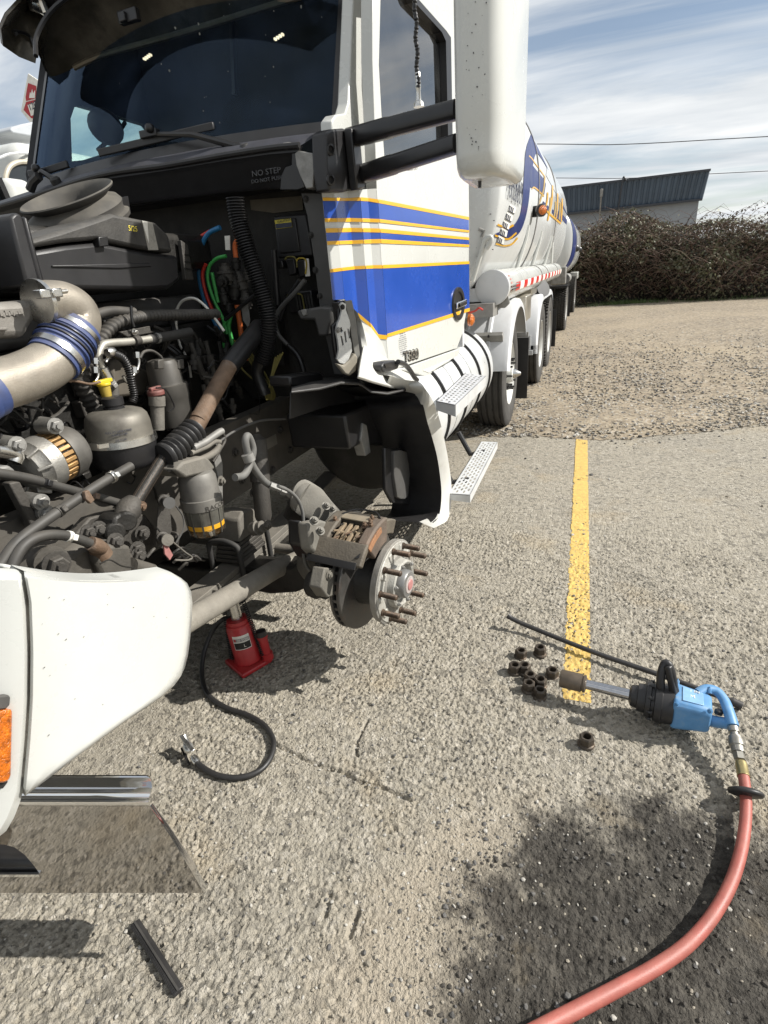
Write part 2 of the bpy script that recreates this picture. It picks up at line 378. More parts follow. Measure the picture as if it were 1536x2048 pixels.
xs = axis(-1.42, 1.15, 0.0042, 260, 1.16); ys = axis(0.22, 1.75, 0.0042, 0.3, 1.16); ys = np.concatenate([ys[ys <= 1.75], axis(1.7556, 3.1, 0.0062, 260)[axis(1.7556, 3.1, 0.0062, 260) > 1.75]]); ys = np.concatenate([-np.geomspace(260, 0.02, 40), [0.1, 0.16, 0.19], ys[ys > 0.2]])
XX, YY = np.meshgrid(xs, ys); ZZ = height(XX, YY)-0.0
def sheet(name, XX, YY, ZZ, mat, keep=None, kind='structure'):
    m, n = XX.shape; idx = np.arange(m*n).reshape(m, n)
    q = np.stack([idx[:-1, :-1], idx[:-1, 1:], idx[1:, 1:], idx[1:, :-1]], -1).reshape(-1, 4)
    if keep is not None: q = q[keep.reshape(-1)]
    me = bpy.data.meshes.new(name); me.vertices.add(m*n)
    me.vertices.foreach_set('co', np.stack([XX, YY, ZZ], -1).reshape(-1).astype(np.float32))
    me.loops.add(q.size); me.loops.foreach_set('vertex_index', q.reshape(-1).astype(np.int32))
    me.polygons.add(len(q)); me.polygons.foreach_set('loop_start', (np.arange(len(q))*4).astype(np.int32))
    me.polygons.foreach_set('use_smooth', np.ones(len(q), bool))
    me.update(calc_edges=True); me.validate(); me.materials.append(mat)
    o = bpy.data.objects.new(name, me); COL.objects.link(o); o['kind'] = kind; return o
def ground_mat(name, c0, c1, c2, sc1, sc2, bump, dirt=False, rough=0.9):
    m = bpy.data.materials.new(name); m.use_nodes = True; t = m.node_tree; n = t.nodes; l = t.links; b = n['Principled BSDF']
    b.inputs['Specular IOR Level'].default_value = 0.25
    g = n.new('ShaderNodeNewGeometry'); P = g.outputs['Position']
    def noise(s_, d=6, r_=0.6):
        x = n.new('ShaderNodeTexNoise'); x.inputs['Scale'].default_value = s_; x.inputs['Detail'].default_value = d; x.inputs['Roughness'].default_value = r_
        l.new(P, x.inputs['Vector']); return x.outputs[0]
    def vor(s_, out='Distance'):
        x = n.new('ShaderNodeTexVoronoi'); x.inputs['Scale'].default_value = s_; l.new(P, x.inputs['Vector']); return x.outputs[out]
    def rng_(src, a, b_, va, vb):
        x = n.new('ShaderNodeMapRange'); x.inputs[1].default_value = a; x.inputs[2].default_value = b_; x.inputs[3].default_value = va; x.inputs[4].default_value = vb
        l.new(src, x.inputs[0]); return x.outputs[0]
    def mx(f, a, b_):
        x = n.new('ShaderNodeMix'); x.data_type = 'RGBA'
        if isinstance(f, float): x.inputs[0].default_value = f
        else: l.new(f, x.inputs[0])
        for i, v in ((6, a), (7, b_)):
            if isinstance(v, tuple): x.inputs[i].default_value = v+(1,)
            else: l.new(v, x.inputs[i])
        return x.outputs[2]
    def ma(op, a, b_):
        x = n.new('ShaderNodeMath'); x.operation = op
        for i, v in enumerate((a, b_)):
            if isinstance(v, float): x.inputs[i].default_value = v
            else: l.new(v, x.inputs[i])
        return x.outputs[0]
    sp = n.new('ShaderNodeSeparateXYZ'); l.new(P, sp.inputs[0])
    cellc = n.new('ShaderNodeSeparateColor'); l.new(vor(sc1, 'Color'), cellc.inputs[0])
    col = mx(rng_(noise(1.1), 0.35, 0.65, 0, 1), c0, c1)
    col = mx(ma('MULTIPLY', rng_(vor(sc1), 0.25, 0.55, 1, 0), rng_(cellc.outputs[0], 0.55, 0.95, 0, 0.55)), col, c2)   # darker single stones
    col = mx(ma('MULTIPLY', rng_(vor(sc1), 0.2, 0.5, 1, 0), rng_(cellc.outputs[1], 0.7, 0.95, 0, 0.35)), col, (0.48, 0.45, 0.40))
    col = mx(rng_(noise(sc2*0.35, 8, 0.75), 0.60, 0.72, 0, 0.55), col, c2)
    # grit of mixed tone that stays readable at a distance
    sv = n.new('ShaderNodeSeparateColor'); l.new(vor(sc1*0.62, 'Color'), sv.inputs[0])
    col = mx(rng_(sv.outputs[0], 0.62, 0.95, 0, 0.62), col, c2)
    col = mx(rng_(sv.outputs[1], 0.72, 1.0, 0, 0.5), col, (0.50, 0.46, 0.39))
    if not dirt:
        s3 = n.new('ShaderNodeSeparateColor'); l.new(vor(24.0, 'Color'), s3.inputs[0]); col = mx(rng_(s3.outputs[0], 0.5, 1.0, 0, 0.55), col, c2); col = mx(rng_(s3.outputs[1], 0.6, 1.0, 0, 0.4), col, (0.42, 0.36, 0.26))
        col = mx(rng_(noise(0.55, 5, 0.6), 0.45, 0.7, 0, 0.5), col, (0.40, 0.33, 0.23))
    if dirt:
        # oily dirt: one stain in the near right corner
        wv = ma('ADD', ma('MULTIPLY', ma('SUBTRACT', noise(5.0, 6, 0.65), 0.5), 0.75), ma('MULTIPLY', ma('SUBTRACT', noise(22.0, 6, 0.7), 0.5), 0.42))
        dx = ma('DIVIDE', ma('SUBTRACT', sp.outputs[0], 0.46), 0.72); dy = ma('DIVIDE', ma('SUBTRACT', sp.outputs[1], 0.72), 0.63)
        d = ma('ADD', ma('SQRT', ma('ADD', ma('MULTIPLY', dx, dx), ma('MULTIPLY', dy, dy)), 0.0), wv)
        dm = rng_(d, 0.84, 1.06, 0.98, 0)
        dirtc = mx(rng_(noise(26.0, 8, 0.75), 0.38, 0.66, 0, 1), (0.022, 0.0195, 0.0165), (0.082, 0.075, 0.064)); dirtc = mx(rng_(noise(5.0, 7, 0.7), 0.50, 0.68, 0, 0.75), dirtc, (0.135, 0.122, 0.10))
        col = mx(dm, col, dirtc)
        sdx = ma('DIVIDE', ma('ADD', ma('ADD', sp.outputs[0], 0.27), ma('MULTIPLY', ma('SUBTRACT', sp.outputs[1], 0.8), -0.25)), 0.22); sdy = ma('DIVIDE', ma('SUBTRACT', sp.outputs[1], 0.78), 0.46)
        sd = ma('ADD', ma('SQRT', ma('ADD', ma('MULTIPLY', sdx, sdx), ma('MULTIPLY', sdy, sdy)), 0.0), ma('MULTIPLY', ma('SUBTRACT', noise(7.0, 6, 0.65), 0.5), 1.5))
        col = mx(ma('MULTIPLY', rng_(sd, 0.5, 1.15, 0.6, 0), rng_(dm, 0, 1, 1, 0.1)), col, (0.345, 0.295, 0.225))
        # brown dribbles beside the nuts, sandy wash
        col = mx(rng_(noise(2.3, 5, 0.6), 0.56, 0.70, 0, 0.45), col, (0.36, 0.29, 0.19))
    l.new(col, b.inputs['Base Color']); b.inputs['Roughness'].default_value = rough
    hh = ma('ADD', ma('MULTIPLY', rng_(vor(sc1), 0, 0.6, 1, 0), 0.6), ma('ADD', ma('MULTIPLY', rng_(vor(sc1*2.3), 0, 0.6, 1, 0), 0.3), ma('MULTIPLY', noise(sc2, 6, 0.7), 0.5)))
    bu = n.new('ShaderNodeBump'); bu.inputs['Strength'].default_value = bump; bu.inputs['Distance'].default_value = 0.006
    l.new(hh, bu.inputs['Height']); l.new(bu.outputs[0], b.inputs['Normal'])
    return m
ASPH = ground_mat('worn_asphalt', (0.335, 0.303, 0.243), (0.285, 0.260, 0.213), (0.10, 0.092, 0.078), 95, 280, 1.0, dirt=True)
GRAV = ground_mat('pea_gravel', (0.305, 0.25, 0.18), (0.235, 0.195, 0.145), (0.075, 0.065, 0.052), 42, 100, 1.0)
asph = sheet('asphalt', XX, YY, ZZ, ASPH)
# gravel lot beyond the asphalt edge: a low spread with an uneven front
gx = np.concatenate([np.linspace(-40, -3.2, 20), np.arange(-3.0, 3.0, 0.03), np.linspace(3.1, 60, 40)]); gv = np.concatenate([np.linspace(0, 1.2, 44), np.linspace(1.3, 6, 50), np.linspace(6.5, 90, 40)])
GX, GV = np.meshgrid(gx, gv)
edge = 5.10+0.10*(vnoise(GX, GX*0, 0.5, 40)-0.5)+0.06*(vnoise(GX, GX*0, 0.07, 41)-0.5)+np.clip(GX-0.35, 0, 8)*0.55
GY = edge+GV; GZ = 0.004+0.030*ss(0, 0.7, GV)+0.014*(vnoise(GX, GY, 0.35, 42)-0.5)*ss(0, 0.4, GV)+0.02*(vnoise(GX, GY, 2.5, 43)-0.5)*ss(0, 2, GV)
sheet('gravel_lot', GX, GY, GZ, GRAV)
# parking line: paint that follows the aggregate and is missing in the pits
YL = M('yellow_line_paint', (0.54, 0.37, 0.105), 0.8, 0, 0.2, 30, stain=0.6, staincol=(0.33, 0.26, 0.13), sscale=55, bump=0.6, bscale=220)
lv = np.linspace(0, 1, 560)[:, None]; lu = np.linspace(-0.5, 0.5, 22)[None, :]
pa, pb = PZ(1152.6, 1402, 0), PZ(1163, 876, 0)
LX = pa.x+(pb.x-pa.x)*lv+0.104*lu+0*lv; LY = pa.y+(pb.y-pa.y)*lv+0*lu
hl = height(LX, LY); LZ = hl+0.0016+0.0024*ss(2.9, 3.6, LY)
wear = vnoise(LX, LY, 0.009, 51)*0.5+vnoise(LX, LY, 0.03, 52)*0.5
edgew = np.abs(lu)+0.10*(vnoise(LX, LY, 0.02, 53)-0.5)+0*lv
keep = (hl > -0.0066)[:-1, :-1] & (wear > 0.20)[:-1, :-1] & (edgew < 0.485)[:-1, :-1]
ln = sheet('parking_line', LX, LY, LZ, YL, keep, 'structure')

# ------------------------------------------------------------------ loose stones
ST = [M('pale_stone', (0.37, 0.35, 0.31), 0.8, 0, 0.2, 40), M('tan_stone', (0.27, 0.24, 0.19), 0.85, 0, 0.25, 40), M('dark_stone', (0.10, 0.095, 0.088), 0.8, 0, 0.25, 40)]
_t = (1+5**0.5)/2
ICO = np.array([(-1, _t, 0), (1, _t, 0), (-1, -_t, 0), (1, -_t, 0), (0, -1, _t), (0, 1, _t), (0, -1, -_t), (0, 1, -_t), (_t, 0, -1), (_t, 0, 1), (-_t, 0, -1), (-_t, 0, 1)])/1.902
ICF = np.array([(0, 11, 5), (0, 5, 1), (0, 1, 7), (0, 7, 10), (0, 10, 11), (1, 5, 9), (5, 11, 4), (11, 10, 2), (10, 7, 6), (7, 1, 8), (3, 9, 4), (3, 4, 2), (3, 2, 6), (3, 6, 8), (3, 8, 9), (4, 9, 5), (2, 4, 11), (6, 2, 10), (8, 6, 7), (9, 8, 1)])
def stones(name, x, y, z, r_, mats, p, flat=0.65, smooth=False, label=None):
    n = len(x); q = rng.normal(size=(n, 4)); q /= np.linalg.norm(q, axis=1)[:, None]; a, b, c, d = q.T
    Rm = np.stack([1-2*(c*c+d*d), 2*(b*c-a*d), 2*(b*d+a*c), 2*(b*c+a*d), 1-2*(b*b+d*d), 2*(c*d-a*b), 2*(b*d-a*c), 2*(c*d+a*b), 1-2*(b*b+c*c)], 1).reshape(n, 3, 3)
    v = ICO[None]*(1+0.45*(rng.random((n, 12, 1))-0.5))*(0.62+0.76*rng.random((n, 1, 3)))
    v = np.einsum('nij,nkj->nki', Rm, v); v[:, :, 2] *= flat; v *= np.asarray(r_)[:, None, None]
    v += np.stack([x, y, z], 1)[:, None, :]
    f = (ICF[None]+12*np.arange(n)[:, None, None]).reshape(-1, 3)
    me = bpy.data.meshes.new(name); me.vertices.add(n*12); me.vertices.foreach_set('co', v.reshape(-1).astype(np.float32))
    me.loops.add(f.size); me.loops.foreach_set('vertex_index', f.reshape(-1).astype(np.int32))
    me.polygons.add(len(f)); me.polygons.foreach_set('loop_start', (np.arange(len(f))*3).astype(np.int32))
    me.polygons.foreach_set('use_smooth', np.full(len(f), smooth))
    for m in mats: me.materials.append(m)
    me.polygons.foreach_set('material_index', np.repeat(rng.choice(len(mats), n, p=p), 20).astype(np.int32))
    me.update(calc_edges=True); o = bpy.data.objects.new(name, me); COL.objects.link(o); o['kind'] = 'stuff'
    return o
def scat(n, x0, x1, y0, y1, fn):
    x = rng.uniform(x0, x1, n*6); y = rng.uniform(y0, y1, n*6); k = rng.random(n*6) < fn(x, y); return x[k][:n], y[k][:n]
# stones set in the worn surface
x, y = scat(9000, -1.4, 1.15, 0.22, 3.0, lambda x, y: 0.9*(1-0.75*dirt_mask(x, y))*(1-0.25*ss(1.6, 3, y))+0*x)
r_ = 0.0022+0.0034*rng.random(len(x))**2
stones('embedded_stones', x, y, height(x, y)+r_*0.15, r_, ST, (0.10, 0.66, 0.24))
# loose grit along the rim of the dirt patch and the cracks
def gritd(x, y):
    dm = dirt_mask(x, y); rim = np.exp(-((x+0.16+0.15*(y-0.8))/0.10)**2)*(y < 1.15)
    c = np.minimum.reduce([seg_d(x, y, cl) for cl in CRACKS])
    return np.clip(0.07+0.22*dm+0.30*silt(x, y)+0.75*rim*vnoise(x, y, 0.05, 61)+0.9*np.exp(-(c/0.012)**2), 0, 1)
x, y = scat(5200, -1.3, 1.1, 0.4, 2.6, gritd); r_ = 0.0018+0.0050*rng.random(len(x))**3.2
DKS = [ST[0], ST[2], M('dirt_clod', (0.060, 0.053, 0.044), 0.95, 0, 0.3, 40)]; ind = dirt_mask(x, y) > 0.6
stones('loose_grit', x[~ind], y[~ind], height(x[~ind], y[~ind])+r_[~ind]*0.35, r_[~ind], ST, (0.26, 0.52, 0.22)); stones('dirt_grit', x[ind], y[ind], height(x[ind], y[ind])+r_[ind]*0.3, r_[ind], DKS, (0.05, 0.30, 0.65))
# gravel: coarse at the front edge, thinning with distance
GE = lambda x: 5.08+np.clip(x-0.35, 0, 12)*0.5
x, y = scat(26000, -4.2, 6.5, 5.0, 13.5, lambda x, y: (y > GE(x))*np.clip(np.exp(-(y-GE(x))/3.2), 0, 1)*(0.12+1.1*vnoise(x, y, 0.7, 71)**1.5+0.4*vnoise(x, y, 0.2, 72))*(0.35+0.65*ss(-3.2, -1.4, x)))
r_ = 0.0045+0.013*rng.random(len(x))**1.8
stones('gravel_stones', x, y, 0.008+0.024*ss(0, 0.7, y-GE(x))+r_*0.15, r_, ST, (0.26, 0.46, 0.28))
x, y = scat(900, -1.0, 4.5, 2.0, 7.0, lambda x, y: (y < 5.2+np.clip(x-0.3, 0, 8)*0.55)*(0.04+0.9*np.exp(-np.abs(y-GE(x))/0.16))); r_ = 0.004+0.010*rng.random(len(x))**3
stones('stray_stones', x, y, height(x, y)+r_*0.3, r_, ST, (0.2, 0.3, 0.5))

# ------------------------------------------------------------------ warehouse, wires, hedge
wh = empty('warehouse', (-1.5, 38, 0), 'grey warehouse with dark corrugated cladding rising behind the bramble hedge', 'warehouse')
mb = MB(); mb.box((-0.40, 42.2, 2.0), (10.0, 12.0, 4.06)); build(mb, 'wall', CONC, wh)
mb = MB(); n_ = 38; pts = []
for i in range(n_+1):
    x0 = -5.6+i*(10.35/n_); p = 10.35/n_
    pts += [(x0, 0), (x0+p*0.30, 0), (x0+p*0.42, 0.055), (x0+p*0.86, 0.055)]
pts = pts[:-3]
rows = []
for zt, yo in ((3.92, 0.0), (5.12, -0.38)):
    rows.append([Vector((x0*(1.0 if zt < 4.5 else 1.02), 36.1+yo-d, zt)) for x0, d in pts])
mb.grid(rows, thick=(0, 0.03, 0)); build(mb, 'cladding', CLAD, wh, ang=20)
mb = MB(); mb.box((-0.45, 41.9, 5.11), (10.5, 12.2, 0.10)); build(mb, 'roof', CLAD, wh)
mb = MB(); mb.bar((-5.7, 35.64, 5.16), (4.86, 35.64, 5.16), 0.12, 0.10); build(mb, 'roof_trim', M('dark_trim', (0.04, 0.045, 0.055), 0.5), wh)
mb = MB(); mb.bar((-5.6, 36.0, 3.90), (4.72, 36.0, 3.90), 0.12, 0.10); build(mb, 'cladding_trim', MATS['dark_trim'], wh)
mb = MB(); a = PY(1245, 362, 35.55); mb.tube([(a.x+.16, 35.5, a.z), (a.x+.08, 35.45, a.z+0.12), (a.x, 35.45, a.z), (a.x-.10, 35.85, 3.4), (a.x-.12, 35.95, 1.4)], 0.045, 8, smooth=4); build(mb, 'conduit', MATS['dark_trim'], wh)
mb = MB(); a = PY(1203, 385, 35.5); mb.tube([(a.x, 35.5, a.z-0.1), (a.x, 35.9, 2.9)], 0.04, 8); mb.lathe((a.x, 35.5, a.z-0.2), (0, 0, 1), [(0, 0.08), (0.35, 0.09), (0.38, 0.04)], 10); build(mb, 'vent_pipe', LGREY, wh)
WIRE = M('wire', (0.05, 0.05, 0.055), 0.6, 0, 0)
for k, (pts, nm) in enumerate((([(1085, 288), (1250, 288.5), (1536, 273)], 'upper utility wire crossing the cloudy sky above the warehouse roof'),
                               ([(1120, 356), (1250, 356.5), (1415, 348), (1536, 342)], 'lower utility wire running just behind the warehouse roof line'))):
    Y0 = 30 if k == 0 else 56
    P = [PY(px, py, Y0) for px, py in pts]; d0 = (P[0]-P[1]); P = [P[0]+d0*3]+P+[P[-1]+(P[-1]-P[-2])*2]
    mb = MB(); mb.tube(P, 0.017 if k == 0 else 0.026, 6, smooth=6)
    tag(build(mb, 'power_line', WIRE), nm, 'power line', 'utility wires')

def hedge():
    root = empty('bramble_hedge', (4, 22.5, 0), 'tall brown bramble thicket along the back edge of the gravel lot', 'hedge')
    LF = [M('bramble_leaf_olive', (0.115, 0.115, 0.060), 0.6, 0, 0.3, 3), M('bramble_leaf_brown', (0.115, 0.080, 0.052), 0.7, 0, 0.3, 3), M('bramble_leaf_dark', (0.050, 0.048, 0.030), 0.7, 0, 0.3, 3), M('bramble_leaf_pale', (0.22, 0.22, 0.155), 0.6, 0, 0.2, 3)]
    CAN = M('bramble_cane', (0.105, 0.062, 0.045), 0.7, 0, 0.35, 3); CANP = M('dry_cane', (0.18, 0.135, 0.095), 0.8, 0, 0.25, 3)
    top = lambda x: 2.30+0.30*np.sin(x*0.8+1)+0.16*np.sin(x*2.1)+0.35*ss(3.2, 6.5, x)
    frontY = lambda x, z: 20.9+0.35*np.sin(x*1.3)+0.22*np.sin(x*3.1+2)+0.18*z*z*0.28+0.25*np.sin(z*2.6+x*0.9)
    # added solid core that blocks light through the hedge, coloured dark as shade
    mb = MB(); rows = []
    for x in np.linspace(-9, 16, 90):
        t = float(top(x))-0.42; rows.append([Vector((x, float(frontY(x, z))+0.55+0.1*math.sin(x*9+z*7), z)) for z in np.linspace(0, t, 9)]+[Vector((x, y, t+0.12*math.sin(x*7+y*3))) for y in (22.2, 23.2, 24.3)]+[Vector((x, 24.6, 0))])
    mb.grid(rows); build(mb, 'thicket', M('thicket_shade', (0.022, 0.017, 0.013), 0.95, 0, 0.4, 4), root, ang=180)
    n = 78000
    x = rng.uniform(-4, 12, n); zt = top(x); z = zt*rng.random(n)**0.75*1.04; depth = rng.random(n)**1.4*1.1
    keep = rng.random(n) < np.where(z/zt > 0.45, 1.0, 0.5); x, z, depth, zt = x[keep], z[keep], depth[keep], zt[keep]; n = len(x)
    y = frontY(x, z)+depth+np.where(z > zt-0.3, rng.random(n)*2.4, 0)
    z += (rng.random(n) < 0.09)*rng.random(n)*0.30*(z > zt-0.4)*(1+1.1*(x > 4.0))
    clump = vnoise(x*1.0+y*0.3, z, 0.33, 81); s_ = 0.026+0.036*rng.random(n); s_ *= 0.75+0.6*clump
    u = rng.normal(size=(n, 3)); u /= np.linalg.norm(u, axis=1)[:, None]; v = np.cross(u, rng.normal(size=(n, 3))); v /= np.linalg.norm(v, axis=1)[:, None]
    c = np.stack([x, y, z], 1); V = np.stack([c-u*s_[:, None], c+v*s_[:, None]*0.55, c+u*s_[:, None], c-v*s_[:, None]*0.55], 1)
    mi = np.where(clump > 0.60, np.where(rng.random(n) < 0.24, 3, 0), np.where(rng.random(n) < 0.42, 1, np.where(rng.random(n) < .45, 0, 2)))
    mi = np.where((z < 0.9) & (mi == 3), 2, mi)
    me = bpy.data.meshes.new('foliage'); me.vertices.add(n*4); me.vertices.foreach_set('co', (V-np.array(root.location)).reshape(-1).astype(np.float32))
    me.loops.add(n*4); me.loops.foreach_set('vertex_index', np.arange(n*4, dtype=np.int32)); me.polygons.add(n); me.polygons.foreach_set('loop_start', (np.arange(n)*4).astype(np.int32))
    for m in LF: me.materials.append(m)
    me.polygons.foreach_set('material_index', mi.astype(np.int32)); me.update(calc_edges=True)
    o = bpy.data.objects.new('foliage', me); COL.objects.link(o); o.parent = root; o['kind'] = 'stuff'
    for nm, mt, cnt, rr in (('cane', CAN, 1150, 0.008), ('dry_cane', CANP, 380, 0.007)):
        mb = MB()
        for k in range(cnt):
            x = random.uniform(-3, 10); z0 = random.uniform(0.1, 1.0)*float(top(x)); y = float(frontY(x, z0))+random.uniform(-0.12, 0.7)
            d = random.choice((-1, 1)); l_ = random.uniform(0.4, 1.2); h_ = random.uniform(0.15, 0.6)
            up = random.random() < 0.5
            P = [Vector((x+d*l_*t, y-0.15*math.sin(t*3), max(0.02, z0+(h_*math.sin(t*2.4) if up else h_*(math.sin(t*3.0)-t))))) for t in (0, 0.33, 0.66, 1)]
            mb.tube(P, lambda t, rr=rr: rr*(1.1-0.7*t), 3, cap=False)
        build(mb, nm, mt, root, fix=False, kind='stuff')
hedge()
def grass():
    mb = MB()
    for k in range(1500):
        x = random.gauss(0.95, 0.55) if k < 900 else random.uniform(-0.2, 6.5)
        y = 20.75+0.35*math.sin(x*1.3)+random.uniform(-0.25, 0.3); h_ = random.uniform(0.05, 0.20); a = random.uniform(0, 6.3); l_ = random.uniform(0.02, 0.1)
        c, s_ = math.cos(a), math.sin(a); w_ = 0.008
        mb.add([(x-s_*w_, y+c*w_, 0.01), (x+s_*w_, y-c*w_, 0.01), (x+c*l_, y+s_*l_, h_)], [(0, 1, 2)])
    build(mb, 'grass', M('grass_blade', (0.075, 0.12, 0.03), 0.6, 0, 0.3, 3), fix=False, kind='stuff')
grass()
# ================================================================== the truck
TR = empty('tanker_truck', (-1.9, 3.0, 0), 'white tanker truck with blue and gold stripes, hood tipped open and left front wheel off', 'tanker truck')
def part(name, mb, mat, parent=TR, **k): return build(mb, name, mat, parent, **k)
def slab(poly, x, d, mb=None):
    """outline on the plane X = x, going d metres inwards"""
    mb = mb or MB(); return mb.prism([PX(px, py, x) for px, py in poly], (-d, 0, 0))
def slaby(poly, y, d, mb=None):
    mb = mb or MB(); return mb.prism([PY(px, py, y) for px, py in poly], (0, d, 0))

# ---- cab side: a fluted corner, then the door; edges as plan points
cols = [(655, -1.015), (679, -0.985), (705, -0.975), (728, -0.935), (743, -0.925), (762, -0.895)]
E_ = [PX(px, 500, x) for px, x in cols]; E_ = [(p.x, p.y) for p in E_]
q4 = PX(937.5, 500, -0.785); E_.append((q4.x, q4.y))
DN = Vector((E_[6][1]-E_[5][1], -(E_[6][0]-E_[5][0]), 0)).normalized(); DP = Vector((E_[5][0], E_[5][1], 1.5))
def DR(px, py, off=0.0): return PP(px, py, DP+DN*off, DN)
def z_edge(e, poly):
    xs_ = [p[0] for p in poly]; ys_ = [p[1] for p in poly]; lo, hi = 0.3, 3.2
    for _ in range(40):
        m_ = (lo+hi)/2; px, py = PR((e[0], e[1], m_))
        if py > np.interp(px, xs_, ys_): lo = m_
        else: hi = m_
    return (lo+hi)/2
def outn(i):
    a, b = E_[i], E_[i+1]; return Vector((b[1]-a[1], -(b[0]-a[0]), 0)).normalized()
def band(top, bot, off=0.0, i0=0, i1=6, mb=None):
    mb = mb or MB()
    for i in range(i0, i1):
        n_ = outn(i)*off; a, b = E_[i], E_[i+1]
        sub = 1 if i < 5 else 10; 
        for k in range(sub):
            p = [(a[0]+(b[0]-a[0])*t, a[1]+(b[1]-a[1])*t) for t in (k/sub, (k+1)/sub)]
            zt = [z_edge(q, top) for q in p]; zb = [z_edge(q, bot) for q in p]
            mb.add([Vector((p[0][0], p[0][1], zb[0]))+n_, Vector((p[1][0], p[1][1], zb[1]))+n_, Vector((p[1][0], p[1][1], zt[1]))+n_, Vector((p[0][0], p[0][1], zt[0]))+n_], [(0, 1, 2, 3)])
    return mb
topl = [(600, 383), (760, 383), (945, 383)]
botl = [(600, 600), (667, 598), (668, 604), (705, 601), (706, 640), (728, 690), (745, 728), (762, 748), (775, 748), (950, 748)]
corner = part('cab_corner', band([(600, 379), (655, 386), (735, 378), (770, 376)], botl, 0, 0, 5), WHITE, ang=12)
stripes = [  # (paint, top edge, bottom edge, proud)
 (BLUE, [(640, 402), (693, 402), (715, 401.6), (739, 403), (757, 406.5), (937, 440)], [(640, 437), (705, 436), (757, 438), (937, 461)]),
 (BLUE, [(640, 466), (705, 464), (757, 465), (937, 479.5)], [(640, 483), (705, 480.6), (757, 478), (937, 489.4)]),
 (GOLD, [(640, 395), (693, 396.5), (715, 394), (739, 396.5), (757, 399), (937, 434)], [(640, 402), (693, 402), (715, 401.6), (739, 403), (757, 406.5), (937, 440)]),
 (GOLD, [(640, 437), (705, 436), (757, 438), (937, 460.7)], [(640, 444.5), (705, 443.6), (757, 445), (937, 465)]),
 (GOLD, [(640, 457), (705, 455.6), (757, 457), (937, 475)], [(640, 466), (705, 464), (757, 465), (937, 480)]),
 (GOLD, [(640, 483), (705, 480.6), (757, 478), (937, 489.4)], [(640, 490.5), (705, 488), (757, 486.5), (937, 494)]),
 (BLUE, [(650, 546), (705, 539), (757, 536), (765, 537), (937, 527.5)], [(640, 600), (667, 600), (704, 597), (705, 614), (725, 638), (742, 648), (757, 673), (777, 668), (905, 628), (937, 617)]),
 (GOLD, [(650, 540), (661, 538), (705, 532.6), (757, 529.7), (765, 530), (937, 522.5)], [(650, 547), (661, 545), (705, 539), (757, 536.5), (765, 537), (937, 528)]),
]
for mt, t_, b_ in stripes: part('stripe', band(t_, b_, 0.002 if mt is BLUE else 0.0035, 0, 5), mt, corner, ang=12)
gl = [(706, 614), (725, 638), (742, 648), (757, 672)]
part('stripe', band([(x_, y_-1) for x_, y_ in gl], [(x_, y_+7) for x_, y_ in gl], 0.0035, 2, 5), GOLD, corner, ang=12)
# pillar and lower corner skin
mb = MB(); mb.prism([PX(px, py, -0.985) for px, py in [(708, -40), (736, -40), (731, 200), (735, 262), (742, 300), (748, 382), (700, 382), (690, 300), (665, 268), (664, 240), (672, 229), (691, 226), (697, 205)]], (-0.05, 0, 0))
part('windscreen_pillar', mb, WHITE, bevel=0.006)
mb = MB(); mb.prism([PX(px, py, -0.945) for px, py in [(676, 604), (706, 606), (709, 622), (734, 690), (752, 740), (745, 757), (700, 757), (690, 715), (688, 650)]], (-0.03, 0, 0))
part('cab_sill_corner', mb, BLACKP, bevel=0.004)
# white flared corner below the stripes
rows = []
for k in range(9):
    t = k/8
    a = PX(708+22*t**0.6, 618+128*t, -0.935+0.02*t); b = PX(722+34*t**0.8, 640+106*t, -0.915+0.02*t); c = PX(742+30*t, 655+92*t, -0.905); d = PX(764+22*t, 684+64*t, -0.9)
    rows.append([a, (a+b)/2+Vector((0.008, -0.01, 0)), b+Vector((-0.012, 0, 0)), c, d])
mb = MB(); mb.grid(rows, thick=(-0.02, 0.01, 0)); part('cab_kick_panel', mb, WHITED, ang=50)
# ---- door
do = [(762, -40), (762, 130), (766, 270), (768, 385), (764, 500), (757, 640), (768, 700), (776, 741), (800, 736), (905, 698), (918, 690), (929, 655), (938, 600), (939, 470), (937, 372), (905, 372), (903, -40)]
def e5(y):
    lo, hi = 0.5, 2.6
    for _ in range(40):
        m_ = (lo+hi)/2
        if PR((E_[5][0], E_[5][1], m_))[1] > y: lo = m_
        else: hi = m_
    return PR((E_[5][0], E_[5][1], lo))[0]-0.6
do = [(745, -60), (745, 120), (750, 270), (754, 378), (e5(379), 379), (e5(500), 500), (e5(640), 640), (e5(700), 700), (778, 742), (800, 735), (914, 696), (926, 664), (936.5, 600), (938.5, 470), (937, 300), (932, -60)]
wi = [(762, -30), (758, 130), (764, 240), (769, 312), (779, 318), (790, 345), (835, 340), (846, 318), (906, 303), (902, 75), (893, 62), (838, 0), (828, -30)]
door = part('door', MB().plate([DR(*p) for p in do], [[DR(*p) for p in wi]], -DN*0.05), WHITE, bevel=0.003)
for mt, t_, b_ in stripes: part('stripe', band(t_, b_, 0.002 if mt is BLUE else 0.0035, 5, 6), mt, door, ang=12)
gl = [(757, 672), (762, 672.5), (777, 668), (905, 628), (937, 617)]
part('stripe', band([(x_, y_-1.5) for x_, y_ in gl], [(x_, y_+5.5) for x_, y_ in gl], 0.0035, 5, 6), GOLD, door, ang=12)
part('window', MB().prism([DR(*p, -0.03) for p in wi], -DN*0.006), SIDEGL, door)
seal = [(826, -30), (838, 0), (893, 62), (902, 75), (906, 303)]; sin_ = [(815, -30), (829, 4), (884, 64), (892, 82), (897, 300)]
mb = MB()
for i in range(4): mb.prism([DR(*seal[i], 0.004), DR(*seal[i+1], 0.004), DR(*sin_[i+1], 0.004), DR(*sin_[i], 0.004)], -DN*0.045)
part('window_seal', mb, BLACKS, door)
